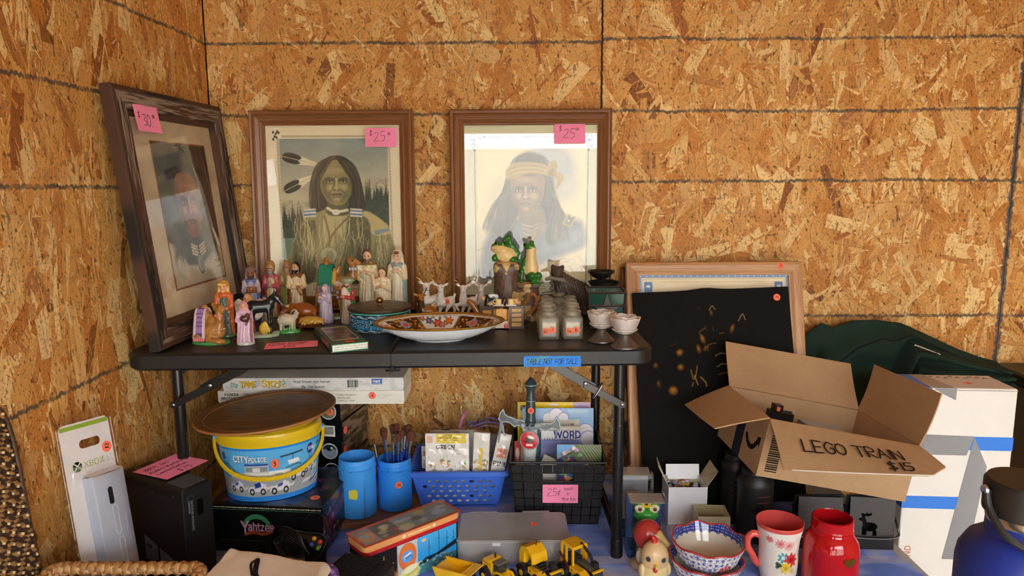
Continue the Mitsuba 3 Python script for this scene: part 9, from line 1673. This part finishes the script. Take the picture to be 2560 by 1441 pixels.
m.add('torn_edge', tube(ff(np.linspace(.05, .85, 20), np.full(20, 1.0)), .0016, 6), '#cdc3b4', 'matte', 30)
[m.add('barcode', bx(.016, .044, -.0005, .0002, .014 + i * .0052, .0165 + i * .0052 + (.001 if i % 3 else 0)), '#241d18', 'matte', False) for i in range(17)]
LMt = np.array([[0, 0, -1, -.0004], [-1, 0, 0, d], [0, 1, 0, 0], [0, 0, 0, 1.0]])
m.add('dark_tape', mv(ext(shapely.box(.110, 0, .158, h), .0004), LMt), '#1d2836', 'satin', False); sm = LineString(curve([(.176, .066), (.196, .050), (.222, .050), (.244, .072)], 20)).buffer(.006).union(Polygon([(.236, .080), (.256, .084), (.254, .060)])); m.add('printed_arrow', mv(ext(sm, .0005), LMt), '#1b1614', 'matte', False); m.add('printed_arrow', mv(ext(LineString(curve([(.07, .10), (.09, .08), (.106, .075)], 10)).buffer(.005), .0005), LMt), '#1b1614', 'matte', False)
m.add('tape_print', mv(ext(shapely.box(.122, .085, .150, .118).difference(shapely.box(.125, .088, .147, .115)), .0007), LMt), '#c9ced4', 'matte', False)
place(m, 'cardboard_box', 'open tilted cardboard box lettered LEGO TRAIN $15', 'box', CBM)
def inbox(p): return CBM @ TR(*p)
m = Model(); m.add('car_body', [bx(0, .060, 0, .03, .008, .034, .002), bx(.008, .03, .004, .026, .034, .050, .001)], '#17171a', 'gloss', False); m.add('stud_plate', [mv(lathe([(0, 0), (.004, 0), (.004, .003), (0, .003)], 10), .038 + .009 * i, .015, .034) for i in range(3)], '#26262a', 'gloss', 40); m.add('lamp', bx(.012, .020, -.002, .004, .036, .046), '#c9673a', 'gloss', False); [m.add('train_wheel', mv(lathe([(0, -.003), (.008, -.003), (.008, .003), (0, .003)], 14), x, y, .008, rx=90), '#101012', 'gloss') for x in (.012, .048) for y in (0, .03)]
place(m, 'toy_train', 'small black toy train car lying in the cardboard box', 'toy', inbox((.060, .130, .092)))
m = Model(); m.add('body', bx(0, .10, 0, .07, 0, .022, .002), '#7f8c99', 'gloss', False); place(m, 'grey_toy_block', 'grey blue toy tray lying in the cardboard box', 'toy', inbox((.150, .10, .088)))
# white taped box
m = Model(); w, d, h = .252, .125, 1.117
m.add('carton', bx(0, w, 0, d, 0, h, .002), lambda v: hexc('#dcdad4') * (.95 + .08 * vfbm(v * [3, 3, 160], 2, 3))[:, None], 'satin', False); m.add('top_label', bx(.03, w - .004, .004, d - .004, h, h + .0004), '#c4b8ac', 'matte', False); m.add('lid_seam', bx(.0, w + .0008, -.0008, .0004, h - .0055, h - .0040), '#8a857c', 'matte', False)
for nm, b, c in (('blue_tape', (-.0004, .050, -.0006, 0, h - .052, h), '#2d78d8'), ('blue_tape', (.130, w + .0006, -.0007, 0, h - .158, h - .123), '#2d78d8'), ('blue_tape', (-.0008, .150, -.0006, 0, h - .315, h - .282), '#2d78d8'), ('blue_tape', (-.0008, -.0, 0, d, h - .315, h - .282), '#2d78d8'), ('blue_tape', (.02, .05, -.0006, 0, h - .182, h - .158), '#2d78d8'), ('blue_tape', (0, .05, 0, d, h + .0003, h + .0008), '#3a6fc0')): m.add(nm, bx(*b), c, 'satin', False)
SV = lambda v: hexc('#858689') * (.7 + .6 * vfbm(v * [260, 30, 40], 2, 4))[:, None]
m.add('silver_tape', quadsheet((.0, -.0010, h - .172), (.145, -.0010, h - .172), (.160, -.0010, h - .122), (0, -.0010, h - .118)), SV, 'gloss', False); m.add('silver_tape', quadsheet((.108, -.0011, h - .45), (.168, -.0011, h - .45), (.196, -.0011, h - .200), (.160, -.0011, h - .125)), SV, 'gloss', False); m.add('silver_tape', quadsheet((.055, .003, h + .001), (.105, .003, h + .001), (.085, d, h + .001), (.05, d, h + .001)), SV, 'gloss', False); m.add('silver_tape', quadsheet((.068, -.0012, h - .010), (.108, -.0012, h - .030), (.108, -.0012, h + .001), (.055, -.0012, h + .001)), SV, 'gloss', False)
g = typ('GRAND', .015, R('z', 90)); g.apply_transform(upright((.030, -.0008, .628))); m.add('red_lettering', g, '#c0685c', 'matte', False)
for i in range(9): x, y = .09 + .016 * i, .100 - .006 * (i % 3); m.add('pen_mark', tube([(x, y, h + .001), (x + .006, y + .010, h + .001), (x + .010, y + .002, h + .001)], .0006, 5), '#2a2624', 'matte', 30)
sticker(m, '2', TR(.160, .050, h + .0006), .009); place(m, 'taped_box', 'tall white box bound with blue and silver tape beside the cardboard box', 'box', TR(.974, 1.706, .001, -4))
# dark green canvas bag slumped behind the boxes
top = np.array([(.770, 1.155), (.812, 1.200), (.850, 1.228), (.880, 1.214), (.935, 1.234), (1.000, 1.236), (1.070, 1.226), (1.150, 1.190), (1.235, 1.150), (1.300, 1.126), (1.352, 1.112)])
def bagf(u, v):
    x = 1.052 * np.interp(u, np.linspace(0, 1, 11), top[:, 0]) + .010; zt = 1.629 - 1.052 * (1.629 - np.interp(u, np.linspace(0, 1, 11), top[:, 1])); zb = np.interp(u, [0, .55, .62, .95, 1], [.75, .75, 1.06, 1.035, 1.04]); z = zt - (zt - zb) * v; y = 2.075 - .075 * np.sin(np.clip(v * 1.5, 0, 1) * PI * .5) - .016 * np.sin(v * 16 + u * 9 + 3 * vfbm(np.stack([u * 5, v * 5, u * 0], 1), 3, 4)) * np.clip(v * 4, 0, 1) - .03 * np.exp(-((v - .12 - .35 * np.abs(u - .5)) / .05) ** 2) * .35; return np.stack([x, y, z], 1)
m = Model(); m.add('bag_cloth', solidify(grid(110, 70, bagf), -.003), lambda v: hexc('#1b2f26') * (.75 + .5 * vfbm(v * 22, 3, 4))[:, None], 'matte', True); e = np.linspace(0, 1, 90); m.add('piping', tube(bagf(e, e * 0 + .004), .0032, 7), '#121d1a', 'matte', 30); m.add('piping', tube(bagf(np.linspace(.28, .97, 60), .10 + .55 * np.abs(np.linspace(.28, .97, 60) - .52) ** 1.1) - [0, .004, 0], .0026, 7), '#121d1a', 'matte', 30); m.add('piping', tube(bagf(np.linspace(.62, .99, 40), .42 - .30 * np.linspace(0, 1, 40)) - [0, .004, 0], .0030, 7), '#101a17', 'matte', 30)
m.add('white_label', tube(bagf(np.linspace(.62, .70, 16), .33 + .03 * np.linspace(0, 1, 16)) - [0, .006, 0], .0028, 7), '#cfd0cc', 'satin', 30); place(m, 'canvas_bag', 'dark green canvas bag slumped against the wall behind the white box', 'bag')
# near right: a dark tub on the floor, and the blue flask on a small stand
m = Model(); m.add('tub_body', bx(1.445, 1.80, 1.78, 2.10, 0, 1.045, .01), '#22231f', 'satin', False); m.add('tub_lid', bx(1.437, 1.81, 1.77, 2.11, 1.045, 1.075, .006), '#1a1b18', 'satin', False); place(m, 'dark_tub', 'dark tall tub at the right edge beside the wall', 'tub')
m = Model(); m.add('stand_top', bx(.42, .74, .58, .86, .988, 1.008, .002), '#8a6a45', 'satin', False); [m.add('stand_leg', bx(x, x + .03, y, y + .03, 0, .988), '#7a5c3a', 'satin', False) for x in (.43, .70) for y in (.59, .82)]; place(m, 'small_stand', 'small wooden stand under the blue flask', 'stand')
m = Model(); r = .0605; m.add('flask_body', lathe([(0, 0), (r - .004, 0), (r, .004), (r, .190), (r * .97, .202), (r * .84, .217), (r * .64, .2265), (r * .58, .230), (r * .57, .243), (0, .243)], 72), lambda v: hexc('#1c2f84') * (.93 + .14 * vfbm(v * 400, 2, 3))[:, None], 'satin', 35); m.add('steel_neck', lathe([(0, .243), (r * .57, .243), (r * .585, .247), (r * .57, .251), (r * .585, .255), (0, .255)], 48), '#b9babd', 'metal'); m.add('cap', lathe([(0, .254), (r * .64, .254), (r * .65, .257), (r * .65, .287), (r * .60, .292), (0, .2925)], 56), '#201d1c', 'satin')
m.add('strap', tube(curve([(-.0425, 0, .281), (-.044, -.010, .262), (-.036, -.034, .240), (0, -.0505, .2285), (.036, -.034, .240), (.044, -.010, .262), (.0425, 0, .281)], 48), .0042, 10), '#242322', 'satin', 30)
for s in (-1, 1): m.add('strap_pin', mv(lathe([(0, 0), (.0055, 0), (.005, .003), (0, .0035)], 16), s * .0435, 0, .281, ry=90 * s), '#c9c9cc', 'metal')
hd = unary_union([LineString([(-.0065, -.016), (-.002, -.004), (.004, .000)]).buffer(.0030), Point(.001, .000).buffer(.0052)] + [LineString([(.001 + .003 * math.sin(a), .002), (.001 + .0155 * math.sin(a), .000 + .0150 * math.cos(a))]).buffer(.00125) for a in (-.62, -.32, -.02, .30, .62)] + [LineString([(.004, -.001), (.013, -.002)]).buffer(.0018)]).difference(affinity.rotate(affinity.scale(Point(.0015, .0005).buffer(.0042), 1.2, .5), -40)); e = fine(hd, .0003, .004); v = np.array(e.vertices); an = v[:, 0] / r - .50; e.vertices = np.stack([(r + .0002 + v[:, 2]) * np.sin(an), -(r + .0002 + v[:, 2]) * np.cos(an), .176 + v[:, 1]], 1); m.add('hand_emblem', e, '#c9d2da', 'satin', False)
place(m, 'steel_flask', 'blue steel flask with black cap and strap at the lower right', 'flask', TR(.5600, .7450, 1.0085, 0))
